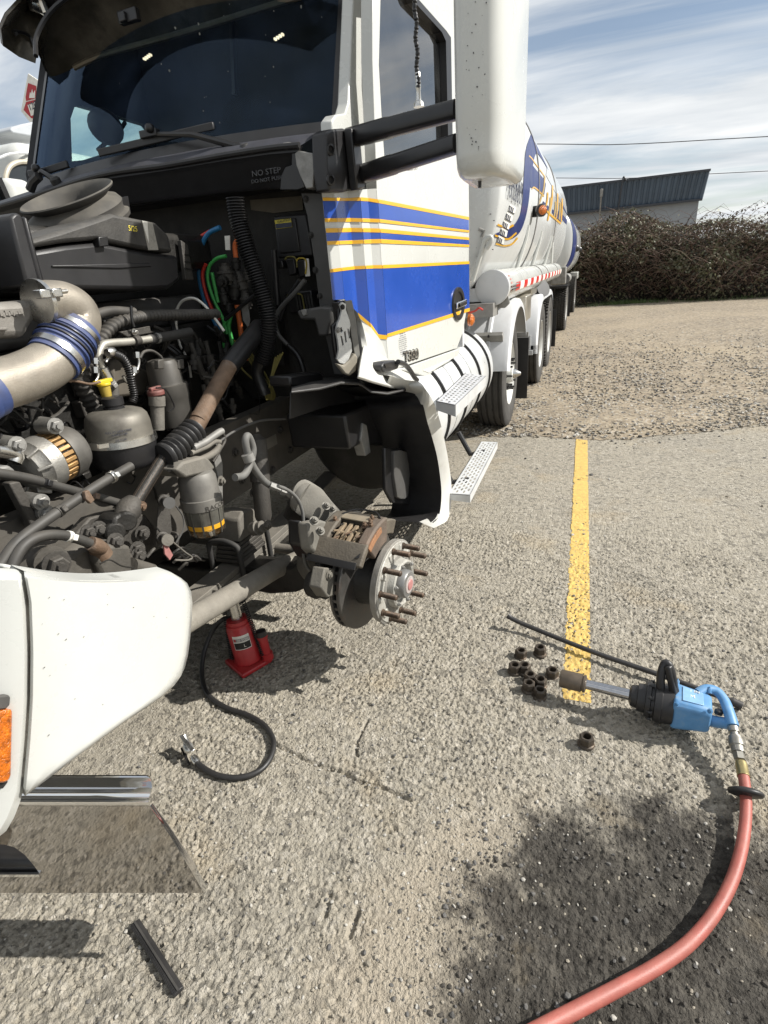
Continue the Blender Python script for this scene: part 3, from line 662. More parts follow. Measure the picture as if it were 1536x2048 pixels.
mb = MB(); mb.prism([DR(px, py, -0.012) for px, py in [(779, 318), (783, 348), (790, 361), (826, 360), (838, 348), (848, 324), (836, 322), (826, 340), (793, 343), (788, 320)]], -DN*0.03); part('window_dip', mb, LGREY, door, bevel=0.005)
# recessed handle
hc = DR(915, 608); up = Vector((0, 0, 1)); rt = Vector((-DN.y, DN.x, 0))
mb = MB(); ring = []
for r0, off in ((1.0, 0.003), (0.97, 0.013), (0.74, 0.012), (0.68, -0.002)):
    ring.append([hc+rt*math.cos(a)*0.118*r0+up*math.sin(a)*0.098*r0+DN*off for a in [2*math.pi*k/32 for k in range(32)]])
mb.loft(ring, True, False); mb.add([p+DN*0.005 for p in ring[3]], [tuple(range(32))])
hd = part('handle', mb, BLACKS, door, ang=60)
mb = MB(); mb.bar(hc-rt*0.090+DN*0.022-up*0.006, hc+rt*0.080+DN*0.030+up*0.004, 0.016, 0.036); part('grip', mb, CHROME, hd, bevel=0.005)
mb = MB(); mb.bar(hc-rt*0.068+DN*0.037-up*0.004, hc+rt*0.062+DN*0.040+up*0.003, 0.006, 0.020); part('grip_inset', mb, BLACKS, hd, bevel=0.003)
# badge, sill, speaker-like dot patch
rtd = (DR(851, 712)-DR(809, 724)).normalized()
b = text('T880', 'model_badge', DR(808, 724, 0.006), rtd, (rtd.cross(DN)*-1), 0.050, STEEL, door, 0.007, sx=1.35, offset=-0.001)
b2 = text('T880', 'badge_backing', DR(807.6, 724.8, 0.002), rtd, (rtd.cross(DN)*-1), 0.051, BLACKS, door, 0.003, sx=1.35, offset=0.0035)
mb = MB()
for i in range(11):
    for j in range(13):
        u_, v_ = (i-5)/5.5, (j-6)/6.5
        if u_*u_+v_*v_ > 1.0 or random.random() < 0.12: continue
        c0 = DR(806, 687, 0.002)+rt*u_*0.052+up*v_*0.062+rt*random.uniform(-.002, .002)
        mb.add([c0-rt*0.0032-up*0.0012, c0+rt*0.0032-up*0.0018, c0+rt*0.003+up*0.0016, c0-rt*0.003+up*0.0012], [(0, 1, 2, 3)])
part('dot_print', mb, INK, door, fix=False)
mb = MB(); mb.prism([DR(px, py, 0.004) for px, py in [(800, 739), (914, 699), (922, 694), (916, 712), (880, 732), (858, 752), (846, 752), (836, 748)]], -DN*0.08); part('door_sill', mb, WHITE, bevel=0.004)
mb = MB(); mb.prism([DR(px, py, 0.007) for px, py in [(846, 741), (906, 716), (898, 723), (858, 746)]], -DN*0.01); part('sill_step', mb, WHITED, bevel=0.002)
mb = MB(); c0 = DR(938, 640, -0.03); mb.lathe(c0, DN, [(0, 0.04), (0.02, 0.04), (0.035, 0.02)], 16); part('side_marker', mb, AMBER)
# ---- cab rear, roof, floor, interior, far side
yb = E_[6][1]-0.02; xb = E_[6][0]-0.03
mb = MB(); mb.box(((xb-3.0)/2, yb-0.03, 2.0), (3.0+xb, 0.05, 1.95)); part('cab_wall', mb, GREYW)
mb = MB(); mb.box(((xb-3.02)/2, 3.25, 2.985), (2.98+xb, 1.15, 0.05)); part('cab_roof', mb, WHITE, bevel=0.02)
mb = MB(); mb.box((-1.93, 3.1, 1.20), (1.9, 1.2, 0.05)); part('cab_floor', mb, CABIN)
mb = MB(); mb.prism([(-2.79, 2.35, 1.88), (-1.04, 2.35, 1.88), (-1.04, 2.85, 1.86), (-2.79, 2.85, 1.86)], (0, 0, 0.03)); part('dashboard', mb, CABIN)
mb = MB(); mb.box((-1.92, 3.55, 2.1), (1.8, 0.08, 1.9)); part('cab_lining', mb, CABIN)
mb = MB(); mb.box((-1.92, 3.2, 2.93), (1.8, 0.9, 0.04)); part('headliner', mb, CABIN)
fo = [(-2.88, 2.44, 1.2), (-2.88, 3.70, 1.2), (-2.88, 3.70, 2.97), (-2.88, 2.95, 2.97), (-2.88, 2.50, 2.12)]
fw = [tuple(PX(px, py, -2.88)) for px, py in [(131, 325), (128, 240), (136, 217), (150, 214), (200, 228), (282, 252), (290, 262), (284, 285), (230, 300), (160, 322)]]
part('door', MB().plate(fo, [fw], (0.05, 0, 0)), CABIN)
part('window', MB().prism(fw, (0.006, 0, 0)), FARGL)
mb = MB(); mb.ball(PX(212, 254, -2.5), 0.135, 9, sz=(0.45, 0.8, 0.62)); part('headrest', mb, BLACKS)
mb = MB(); mb.tube([PX(196, 300, -2.75), PX(238, 262, -2.75), PX(250, 245, -2.75)], 0.012, 8, smooth=4); part('belt_guide', mb, BLACKS)
mb = MB(); mb.bar(PY(462, 10, 3.45), PY(470, 190, 3.45), 0.03, 0.02); part('seat_belt', mb, BLACKS)
LAMPW = bpy.data.materials.new('cab_lamp_glow'); LAMPW.use_nodes = True
_b = LAMPW.node_tree.nodes['Principled BSDF']; _b.inputs['Emission Color'].default_value = (1, 0.82, 0.55, 1); _b.inputs['Emission Strength'].default_value = 1.0
for px, py in ((560, 76), (297, 116)):
    mb = MB(); c0 = PY(px, py, 3.40)
    for k in range(4): mb.box(c0+Vector((k*0.016-0.03, 0, k*0.004)), (0.010, 0.02, 0.010))
    part('cab_lamp', mb, LAMPW)
# ---- windscreen
bl, br = PX(62, 372, -2.80), PX(693, 245, -1.0)
tl, tr = Vector((-2.72, 2.88, 2.98)), Vector((-1.06, 2.92, 2.98))
def WS(u, v, off=0.0):
    p = bl.lerp(br, u).lerp(tl.lerp(tr, u), v); bow = 0.15*(1-(2*u-1)**2)
    return p+Vector((0, -bow-off*0.85, off*0.5))
mb = MB(); mb.grid([[WS(u, v) for u in np.linspace(0, 1, 25)] for v in np.linspace(-0.03, 1, 9)]); wsn = part('windscreen', mb, GLASS, ang=180)
mb = MB()
mb.grid([[WS(u, v, 0.004) for u in np.linspace(-0.005, 1.004, 25)] for v in (-0.05, 0.012)])
mb.grid([[WS(u, v, 0.004) for v in np.linspace(0, 1, 9)] for u in (0.968, 1.004)])
mb.grid([[WS(u, v, 0.004) for v in np.linspace(0, 1, 9)] for u in (-0.004, 0.012)])
part('windscreen_border', mb, BLACKS, wsn, ang=180)
mb = MB(); mb.prism([WS(0.06, 0.95)+Vector((0.0, 0.02, 0)), WS(0.22, 0.97)+Vector((0, 0.02, 0)), WS(0.22, 0.93)+Vector((0, 0.02, 0)), WS(0.06, 0.91)+Vector((0, 0.02, 0))], (0, 0.01, 0)); part('toll_tag', mb, CABIN, wsn)
# bug and stone specks on the glass
mb = MB()
for k in range(30):
    u_, v_ = random.uniform(0.35, 0.97), random.uniform(0.05, 0.8); c0 = WS(u_, v_, 0.003); r_ = random.choice((0.002, 0.003, 0.003, 0.005))
    mb.add([c0+Vector((math.cos(a)*r_*random.uniform(.5, 1.2), -math.sin(a)*r_*0.4, math.sin(a)*r_*random.uniform(.6, 1.5))) for a in (0, 1, 2.1, 3.2, 4.3, 5.3)], [tuple(range(6))])
part('bug_specks', mb, M('bug_speck', (0.20, 0.20, 0.18), 0.9, 0, 0.2), wsn, fix=False, kind='stuff')
# roof sun visor: a curved sheet whose underside shows
DKV = M('visor_underside', (0.10, 0.088, 0.068), 0.22, 0.55, 0.5, 5, stain=0.6, staincol=(0.02, 0.02, 0.018), sscale=4)
lo_ = [(90, 141), (112, 152), (200, 112), (350, 70), (520, 18), (720, -46)]; hi_ = [(72, 112), (74, 70), (112, 12), (200, -45), (340, -110), (560, -170)]
rows = [[], [], [], [], []]
for (a, b, yo) in zip(lo_, hi_, (2.44, 2.50, 2.56, 2.60, 2.62, 2.62)):
    A = PY(a[0], a[1], yo); B = PY(b[0], b[1], yo-0.20)
    for k in range(5):
        t = k/4; rows[k].append(A.lerp(B, t)+Vector((0, 0, 0.03*math.sin(t*3.14))))
rows = [crm(r_, 4) for r_ in rows]
vis = part('sun_visor', MB().grid(rows, thick=(0, 0.012, 0.02)), DKV, ang=60)
mb = MB(); mb.tube(rows[4], 0.010, 6); part('visor_lip', mb, BLACKS, vis)
mb = MB(); mb.tube(rows[0][6:], 0.013, 8); part('visor_rail', mb, M('visor_rail_tan', (0.12, 0.105, 0.08), 0.35, 0.4, 0.3, 9), vis)
mb = MB(); mb.box(PY(258, 33, 2.45), (0.10, 0.03, 0.045)); mb.box(PY(245, 34, 2.43), (0.035, 0.02, 0.035)); part('camera_box', mb, BLACKS, vis, bevel=0.004)
xe = -2.95
ve = [(-90, 0), (-30, 70), (4, 94), (34, 112), (68, 126), (78, 122), (72, 80), (86, 30), (100, 8), (128, -4), (128, -60), (-60, -60)]
rows = []
rows = [[PX(2, 58, xe+0.05), PX(6, 92, xe), PX(38, 114, xe), PX(71, 127, xe+0.04)], [PX(14, 32, xe+0.1), PX(26, 62, xe+0.02), PX(50, 92, xe+0.02), PX(74, 108, xe+0.04)], [PX(38, 6, xe+0.1), PX(48, 28, xe+0.03), PX(60, 48, xe+0.03), PX(74, 74, xe+0.06)], [PX(80, -30, xe+0.1), PX(88, -12, xe+0.05), PX(92, 0, xe+0.05), PX(97, 12, xe+0.08)]]
part('visor_end', MB().grid(rows, thick=(-0.01, 0, 0.015)), DKV, ang=80)
mb = MB(); mb.tube([PX(26, 62, xe+0.05), PX(48, 66, xe+0.05), PX(60, 74, xe+0.05), PX(66, 90, xe+0.05)], 0.008, 6, smooth=4); mb.tube([PX(30, 64, xe+0.05), PX(34, 70, xe+0.05)], 0.012, 6); part('visor_bracket', mb, BLACKS)
mb = MB(); mb.tube([PX(80, -6, xe+0.15), PX(92, 26, xe+0.15)], 0.02, 8); mb.tube([PX(60, 6, xe+0.1), PX(86, 16, xe+0.12)], 0.03, 10); part('visor_clamp', mb, STEEL)
# ---- mirror with two arms on a black mount
plan = [(-0.462, 2.04), (-0.452, 1.99), (-0.42, 1.97), (-0.36, 1.965), (-0.325, 1.985), (-0.305, 2.03), (-0.288, 2.14), (-0.283, 2.30), (-0.30, 2.35), (-0.44, 2.35), (-0.465, 2.30)]
loops = []; cxm, cym = -0.38, 2.15
for z_, k_ in ((1.764, 0.55), (1.766, 0.80), (1.776, 0.92), (1.795, 0.985), (1.83, 1.0), (1.90, 1.0), (1.905, 1.006), (2.10, 1.008), (2.35, 1.012), (2.58, 1.0), (2.62, 0.95), (2.635, 0.7)):
    lp = [Vector((cxm+(a-cxm)*k_, cym+(b-cym)*k_, z_)) for a, b in plan]; loops.append(crm(lp+[lp[0]], 3)[:-1])
mir = part('mirror', MB().loft(loops), WHITE, ang=55)
mb = MB()
for k in range(90):                                      # stone chips on the leading face
    u_ = random.random(); z_ = random.uniform(1.82, 2.55); r_ = random.uniform(0.0008, 0.0022)
    c0 = Vector((-0.450+0.095*u_, 1.9895 if u_ < 0.02 else 1.987-0.024*min(1, u_*2.2), z_)) ; c0.y = 1.9615 if u_ > 0.5 else 1.990-0.030*(u_/0.5)
    mb.ball(c0, r_, 3, sz=(1, 0.6, random.uniform(0.8, 2.4)))
part('stone_chips', mb, M('chip_dark', (0.05, 0.05, 0.055), 0.8, 0, 0.1), mir, kind='stuff')
mb = MB(); mb.tube([(-0.40, 2.1, 1.775), (-0.40, 2.1, 1.745)], 0.006, 6); part('drain_stub', mb, BLACKS, mir)
for (pa_, pb_, r0) in (((700, 276, -0.955), (916, 219, -0.47), 0.034), ((714, 352, -0.955), (916, 287, -0.47), 0.034)):
    a, b = PX(*pa_), PX(*pb_); mb = MB()
    lp = []
    for t, s_ in ((0, 1.0), (0.4, 1.0), (0.43, 0.93), (1, 0.86)):
        c0 = a.lerp(b, t); ax, u_, v_ = frame(b-a)
        lp.append([c0+u_*math.copysign(abs(math.cos(q))**0.55, math.cos(q))*0.030*s_+v_*math.copysign(abs(math.sin(q))**0.55, math.sin(q))*0.033*s_ for q in [2*math.pi*k/20 for k in range(20)]])
    arm = part('mirror_arm', mb.loft(lp), BLACKS, mir, ang=45)
mo = [(652, 264), (662, 258), (688, 256), (700, 262), (706, 300), (708, 378), (690, 384), (660, 382), (654, 330)]
mount = part('mirror_mount', MB().prism([PX(px, py, -0.955) for px, py in mo], (-0.06, 0, 0)), BLACKP, bevel=0.008)
mb = MB(); mb.prism([PX(px, py, -0.952) for px, py in [(686, 258), (701, 264), (716, 378), (699, 382)]], (0.035, 0, 0)); part('mount_rib', mb, BLACKS, mount, bevel=0.006)
for py in (300, 360):
    mb = MB(); c0 = PX(660, py, -0.953); mb.lathe(c0, (1, -0.5, 0), [(0, 0.019), (0.006, 0.019), (0.008, 0.013), (-0.004, 0.012)], 18); part('bolt', mb, BLACKS, mount)
# whip aerial with braided loom on the upper arm
mb = MB(); a, b = PX(838, 214, -0.66), PX(836, 172, -0.66); mb.lathe(a, (0, 0, 1), [(0, 0.02), (0.012, 0.018), (0.02, 0.010), (0.05, 0.008), (0.055, 0.010), (0.10, 0.010), (0.105, 0.006)], 12); aer = part('aerial_base', mb, STEEL, mir)
p0, p1 = PX(836, 176, -0.66), PX(829, -30, -0.66); mb = MB(); P = [p0.lerp(p1, t)+Vector((0.003*math.sin(t*22), 0, 0)) for t in np.linspace(0, 1, 60)]
mb.tube(P, lambda t: 0.0075+0.0016*math.sin(t*150), 8); part('aerial', mb, BLACKS, mir)

# ---- cowl, wipers
cow = []
ct = [(58, 388), (150, 352), (300, 326), (450, 304), (590, 292)]; 
mb = MB(); top_f = [PY(px, py, 2.20) for px, py in [(-60, 432), (60, 396), (200, 352), (330, 333), (450, 312), (540, 298), (600, 292)]]
topb = [WS(u, -0.03, 0.0)+Vector((0, -0.01, 0.0)) for u in (-0.03, 0.02, 0.25, 0.47, 0.68, 0.85, 0.98)]
mb.grid([top_f, [a.lerp(b, 0.5)+Vector((0, 0, 0.012)) for a, b in zip(top_f, topb)], topb]); cowl = part('cowl', mb, M('cowl_plastic', (0.035, 0.037, 0.048), 0.5, 0, 0.25, 10, bump=0.15, bscale=300, dust=0.10), ang=60)
fb = [PY(px, py, 2.26) for px, py in [(-60, 470), (60, 440), (200, 415), (330, 400), (450, 385), (540, 377), (588, 378)]]
ft = [p+Vector((0, 0.004, 0.004)) for p in top_f]
mb = MB(); mb.grid([ft, [a.lerp(b, 0.16)+Vector((0, -0.012, 0)) for a, b in zip(ft, fb)], [a.lerp(b, 0.30) for a, b in zip(ft, fb)], [a.lerp(b, 0.9)+Vector((0, -0.006, 0)) for a, b in zip(ft, fb)], fb], thick=(0, 0.02, 0)); cface = part('cowl_face', mb, BLACKP, cowl, ang=30)
mb = MB(); mb.tube([p+Vector((0, -0.004, 0.002)) for p in top_f], 0.011, 8, smooth=4); part('cowl_seal', mb, RUBBERC, cowl)
mb = MB(); mb.grid([[PY(px, py, 2.24) for px, py in [(440, 306), (480, 300), (540, 290), (578, 284), (596, 287)]], [PY(px, py, 2.205) for px, py in [(440, 312), (480, 307), (540, 299), (584, 294), (600, 295)]]], thick=(0, 0, -0.008)); part('cowl_rim', mb, LGREY, cowl)
for s_, px, py, h_ in (('NO STEP', 505, 354, 0.021), ('DO NOT PUSH', 504, 367.5, 0.0135)):
    o_ = PY(px, py, 2.228); text(s_, 'cowl_lettering', o_, (1, 0.03, 0), (0, 0.10, 1), h_, M('moulded_lettering', (0.05, 0.05, 0.052), 0.4, 0, 0.1, 10), cowl, 0.010, sx=1.15)
ce = part('cowl_bracket', slaby([(589, 306), (597, 301), (625, 306), (629, 330), (626, 376), (612, 378), (600, 352), (592, 330)], 2.195, 0.05), LGREY, bevel=0.004)
part('cowl_bracket_flank', slaby([(583, 304), (591, 303), (600, 345), (610, 374), (596, 380), (560, 380), (562, 352), (570, 334), (583, 330)], 2.205, 0.04), BLACKS, bevel=0.003)
def wiper(pivot, tip0, tip1, joint):
    mb = MB(); mb.tube([pivot, (pivot+joint)/2+Vector((0, -0.02, 0.02)), joint], [0.014, 0.011, 0.008], 8)
    wp = part('wiper', mb, BLACKS); mb = MB(); mb.bar(tip0, tip1, 0.016, 0.030); part('blade', mb, RUBBERC, wp, bevel=0.004)
    mb = MB(); mb.box(joint, (0.09, 0.035, 0.03)); mb.ball(joint+Vector((0.02, -0.02, 0.015)), 0.02, 6); part('blade_clip', mb, BLACKS, wp, bevel=0.005)
    mb = MB(); mb.lathe(pivot+Vector((0, 0.01, -0.03)), (0, -0.4, 1), [(0, 0.024), (0.04, 0.024), (0.05, 0.014)], 12); part('pivot_cap', mb, BLACKG, wp)
wy = lambda px, py, y_: PY(px, py, y_)
wiper(wy(492, 298, 2.26), wy(198, 306, 2.27), wy(428, 252, 2.33), wy(300, 268, 2.29))
wiper(wy(112, 362, 2.25), wy(66, 350, 2.30), wy(136, 328, 2.33), wy(75, 346, 2.29))
mb = MB(); mb.tube([wy(60, 380, 2.24), wy(66, 364, 2.24), wy(78, 352, 2.24)], 0.02, 8); part('wiper_stop', mb, BLACKG, cowl)
# ---- tipped hood side and bumper end
def hoodX(px, py):
    t = (px-190)/200.0; return -0.835-0.075*max(0, -t)**1.6-0.02*max(0, t)**2
seam = [(50, 1148), (60, 1200), (64, 1300), (63, 1400), (58, 1480), (47, 1600)]
def sx_(y): return float(np.interp(y, [p[1] for p in seam], [p[0] for p in seam]))
# fender skin: left/right edge tables per image row
frow = [1150, 1156, 1166, 1182, 1205, 1240, 1280, 1310, 1335, 1352, 1370, 1390, 1415, 1440, 1480, 1520, 1556, 1580, 1592]
frgt = [342, 362, 374, 382, 385, 383.5, 380, 376, 370, 362, 349, 330, 294, 256, 200, 146, 98, 66, 50]
rows = []
for y, r_ in zip(frow, frgt):
    l_ = sx_(y)+3; row = []
    for k in range(22):
        t = k/21; e = 1-(1-t)**1.35
        px = l_+(r_-l_)*e
        py = y + (-6+16*math.sin(min(1, max(0, (px-55)/290))*math.pi)*1.0+0 if y < 1152 else (9*math.sin(min(1, max(0, (px-55)/290))*math.pi)*(1-ss(1152, 1215, y))))
        d = 0.030*float(1-ss(0, 9, abs(px-r_)))**2 if y > 1150 else 0.02
        row.append(PX(px, py, hoodX(px, y)-d))
    rows.append(row)
# rolled upper lip
lip = [p+Vector((-0.035, 0.004, 0.004)) for p in rows[0]]; lip2 = [p+Vector((-0.055, 0.0, -0.02)) for p in rows[0]]
hood = part('hood', MB().grid([lip2, lip]+rows, thick=(-0.012, 0.004, 0)), WHITE, ang=50)
# forward hood panel that runs on out of the picture
rows = []
for y in np.linspace(1134, 1688, 22):
    yy = min(y, 1600); r_ = sx_(yy)-2.5 if y < 1585 else np.interp(y, [1585, 1600, 1625, 1645, 1660, 1675, 1688], [47, 42, 32, 24, 14, 2, -20])
    row = []
    for k in range(12):
        t = k/11; px = r_-(t**1.0)*150; d = 0.018*(1-float(ss(0, 5, r_-px)))
        row.append(PX(px, y+ (14*t if y < 1150 else 0)*0+(8*(1-t) if y < 1140 else 0), hoodX(px, y)-d-(0.03 if y < 1140 else 0)))
    rows.append(row)
far = [[p.lerp(q, 0)+Vector((-0.6*t-0.25*t*t, -0.30*t, 0.0)) for t in (0.2, 0.6, 1.0)] for p, q in zip([r_[-1] for r_ in rows], [r_[-1] for r_ in rows])]
rows = [r_+f_ for r_, f_ in zip(rows, far)]
part('hood_nose', MB().grid(rows, thick=(-0.012, 0.004, 0)), WHITE, hood, ang=50)
mb = MB(); mb.prism([PX(px, py, hoodX(0, 1400)+0.004) for px, py in [(-60, 1395), (8, 1387), (12, 1391), (11, 1408), (2, 1416), (-60, 1424)]], (0.012, 0, 0)); ml = part('marker_bezel', mb, GREYP, hood, bevel=0.003)
mb = MB(); mb.prism([PX(px, py, hoodX(0, 1480)+0.003) for px, py in [(-60, 1424), (2, 1416), (11, 1414), (11.5, 1430), (9, 1545), (5, 1556), (-4, 1561), (-60, 1566)]], (0.018, 0, 0)); part('marker_light', mb, AMBER, hood, bevel=0.004)
mb = MB(); mb.prism([PX(px, py, hoodX(0, 1480)+0.002) for px, py in [(-60, 1566), (-4, 1561), (8, 1552), (7, 1562), (-2, 1574), (-60, 1580)]], (0.010, 0, 0)); part('marker_gasket', mb, RUBBERC, hood)
mb = MB(); mb.prism([PX(px, py, -0.99) for px, py in [(6, 1136), (12, 1128), (32, 1133), (50, 1146), (20, 1142)]], (-0.03, 0, 0)); part('hood_stop', mb, WHITE, hood, bevel=0.004)
# bumper end: one polished sheet, concave upper roll, bright crease, plain lower face with a lamp cut-out
bn = Vector((0.145, -0.461, 0)).normalized(); bp = PX(405, 1787, -0.735)
def BP(px, py, off=0.0): return PP(px, py, bp+bn*off, bn)
lower = [BP(300, 1613), BP(340, 1672), BP(380, 1738), BP(408, 1786), BP(300, 1786), BP(0, 1786), BP(-160, 1786), BP(-160, 1613), BP(0, 1613), BP(150, 1613)]
cut = [BP(px, py) for px, py in [(-120, 1688), (8, 1689), (30, 1695), (50, 1710), (66, 1729), (80, 1748), (-120, 1748)]]
bmp = part('bumper_end', MB().plate(lower, [cut], -bn*0.004), POLISH, bevel=0.0012)
rws = []
for d, py_, xr in ((0.0, 1613, 300), (0.007, 1611, 298), (0.010, 1608, 297), (0.009, 1604, 296), (0.004, 1601, 296), (-0.001, 1599, 297), (-0.006, 1594, 298), (-0.010, 1584, 302), (-0.0105, 1572, 304), (-0.008, 1561, 302), (-0.004, 1555, 299), (-0.006, 1552, 293)):
    rws.append([BP(px, py_, d) for px in (-160, 0, 60, 120, 180, 240, xr-8, xr)])
part('bumper_roll', MB().grid(rws, thick=tuple(-bn*0.004+Vector((0, 0, -0.002)))), CHROME, bmp, ang=60)
mb = MB(); mb.grid([[BP(300, 1613), BP(340, 1672), BP(380, 1738), BP(408, 1786)], [BP(303, 1612)-bn*0.004, BP(344, 1671)-bn*0.006, BP(384, 1737)-bn*0.010, BP(411, 1784)-bn*0.008]], thick=tuple(-bn*0.003)); part('bumper_edge', mb, CHROME, bmp, ang=70)
mb = MB(); mb.prism([BP(px, py, -0.06) for px, py in [(-150, 1680), (90, 1680), (90, 1750), (-150, 1750)]], -bn*0.02); part('lamp_pocket', mb, BLACKS, bmp)
mb = MB(); mb.bar(BP(-120, 1749, 0.002), BP(80, 1749, 0.002), 0.006, 0.008); part('cut_edge', mb, CHROME, bmp)
mb = MB(); mb.box((-1.95, 0.32, 0.42), (1.5, 0.14, 0.32)); part('bumper_beam', mb, POLISH, bevel=0.03)

part('bumper_shadow_block', MB().prism([BP(px, py, -0.005) for px, py in [(-150, 1722), (318, 1722), (362, 1785), (-150, 1785)]], -bn*0.08), BLACKS, bevel=0.02)  # unseen box added behind the plate to throw the bumper's ground shadow
mb = MB()
for k in range(20):
    px, py = random.uniform(75, 370), random.uniform(1165, 1500)
    if px > np.interp(py, frow, frgt)-12: continue
    p = PX(px, py, hoodX(px, py)+0.0012); r_ = random.uniform(0.0005, 0.0012); mb.ball(p, r_, 3, sz=(.5, random.uniform(.7, 2.2), 1))
part('paint_chips', mb, MATS['chip_dark'], hood, kind='stuff')
# ================================================================== engine bay
def pth(pts, x=None, y=None):
    o = []
    for p in pts:
        if len(p) == 3: o.append(PX(*p) if x is not None or y is None else PY(*p))
        elif x is not None: o.append(PX(p[0], p[1], x))
        else: o.append(PY(p[0], p[1], y))
    return o
def hose(name, pts, rpx, mat, x=None, y=None, n=8, parent=TR, ripple=0, amp=0.1, sm=6, squash=1.0, label=None):
    P = pth(pts, x, y); r0 = rpx/SC(P[len(P)//2])
    if ripple:
        Q = crm(P, 8); d = [0]
        for a, b in zip(Q, Q[1:]): d.append(d[-1]+(b-a).length)
        m_ = ripple*5; Q2 = []
        for k in range(m_+1):
            t = d[-1]*k/m_; i = min(len(d)-2, max(0, int(np.searchsorted(d, t))-1)); f_ = (t-d[i])/max(1e-9, d[i+1]-d[i]); Q2.append(Q[i].lerp(Q[i+1], f_))
        pat = (1+amp, 1+amp, 1-amp*0.2, 1-amp, 1-amp*0.2)
        return part(name, MB().tube(Q2, [r0*pat[k % 5] for k in range(m_+1)], max(n, 12), squash=squash), mat, parent, ang=60, label=label)
    return part(name, MB().tube(P, r0, n, smooth=sm if len(P) > 2 else 0, squash=squash), mat, parent, ang=60, label=label)
def cyl(name, a, b, prof, mat, parent=TR, n=24, **k):
    a, b = Vector(a), Vector(b); l_ = (b-a).length
    return part(name, MB().lathe(a, b-a, [(t*l_, r_) for t, r_ in prof], n), mat, parent, **k)
def bolt(c, ax, r_=0.012, h_=0.010, mat=None, parent=TR):
    mb = MB(); mb.lathe(c, ax, [(0, r_*1.45), (h_*0.25, r_*1.45)], 14); ax = Vector(ax).normalized(); mb.hexb(Vector(c)+ax*h_*0.25, ax, r_, h_); mb.lathe(Vector(c)+ax*h_*1.2, ax, [(0, r_*0.5), (h_*0.5, r_*0.45)], 8)
    return part('bolt', mb, mat or IRON, parent, ang=30)
# firewall, side sheet, boxes on it
mb = MB(); mb.box((-1.93, 2.50, 1.45), (1.78, 0.04, 1.02)); fwl = part('firewall', mb, M('bay_insulation', (0.022, 0.021, 0.019), 0.9, 0, 0.4, 8, bump=0.4, bscale=60, dust=0.10))
mb = MB(); mb.prism([PY(px, py, 2.47) for px, py in [(500, 400), (604, 392), (606, 420), (548, 426), (502, 420)]], (0, 0.02, 0)); part('firewall_flange', mb, M('tan_sealant', (0.11, 0.095, 0.07), 0.9, 0, 0.3, 12), fwl)
sp_ = part('cab_side_sheet', slaby([(602, 386), (642, 387), (652, 440), (662, 540), (672, 640), (690, 750), (668, 748), (640, 620), (628, 520), (614, 430)], 2.29, 0.012), GREYP, bevel=0.002)
for px, py in ((612, 398), (622, 470), (631, 540), (640, 592)): bolt(PY(px, py, 2.288), (0.3, -1, 0), 0.009, 0.007, DARKI)
eb = part('control_box', slaby([(546, 432), (612, 427), (626, 512), (556, 517)], 2.38, 0.07), BLACKP, bevel=0.008)
part('control_box_lid', slaby([(551, 438), (590, 435), (600, 503), (560, 507)], 2.372, 0.02), BLACKS, eb, bevel=0.004)
lb = part('caution_label', slaby([(549, 440.5), (582, 436.5), (584, 454), (552, 458)], 2.368, 0.003), M('caution_yellow', (0.50, 0.42, 0.05), 0.6, 0, 0.1, 20), eb)
part('label_body', slaby([(550.5, 448), (583, 444.4), (583.6, 453.5), (552.3, 457)], 2.3665, 0.001), INK, eb)
text('CAUTION', 'caution_lettering', PY(555, 446.5, 2.366), (1, 0.0, 0.07), (0, 0, 1), 0.0095, INK, eb, 0.0006, sx=1.2)
for pl in ([(570, 518), (588, 516), (592, 548), (578, 552)], [(593, 521), (609, 519), (612, 552), (598, 556)], [(552, 522), (564, 520), (567, 536), (556, 538)]):
    part('connector', slaby(pl, 2.37, 0.06), BLACKS, bevel=0.005)
for pl in ([(570, 519), (575, 514), (588, 514), (593, 522), (594, 535)], [(593, 523), (597, 517), (608, 517), (613, 526), (611, 548)], [(576, 600), (576, 590), (600, 588), (606, 600), (612, 640)]):
    hose('connector_latch', pl, 1.6, OLIVE if pl[0][0] < 580 else M('latch_yellow', (0.45, 0.33, 0.04), 0.5), y=2.355, n=6, sm=3)
part('connector_label', slaby([(609, 518), (617, 517), (620, 552), (611, 553)], 2.36, 0.004), PAPER)
part('relay_box', slaby([(568, 586), (622, 580), (632, 622), (580, 628)], 2.38, 0.08), BLACKS, bevel=0.006)
mb = MB()
for k in range(6): mb.prism([PY(px, py, 2.372) for px, py in [(590+k*6, 590), (593+k*6, 589.5), (598+k*6, 618), (595+k*6, 619)]], (0, 0.01, 0))
part('relay_fins', mb, BLACKG)
part('heater_box', slaby([(592, 622), (640, 613), (664, 614), (663, 640), (655, 672), (636, 673), (628, 640), (600, 640)], 2.18, 0.12), GREYP, bevel=0.010)
part('heater_box_tab', slaby([(601, 620), (612, 618), (613, 630), (606, 632)], 2.172, 0.01), LGREY, bevel=0.002)
hose('corrugated_hose', [(470, 396), (477, 440), (495, 500), (519, 570), (534, 622), (538, 662), (531, 700), (523, 722)], 15.5, BLACKS, y=2.08, ripple=62, amp=0.13, n=16)
hose('hose', [(523, 716), (515, 745), (530, 790)], 13, BLACKS, y=2.1)
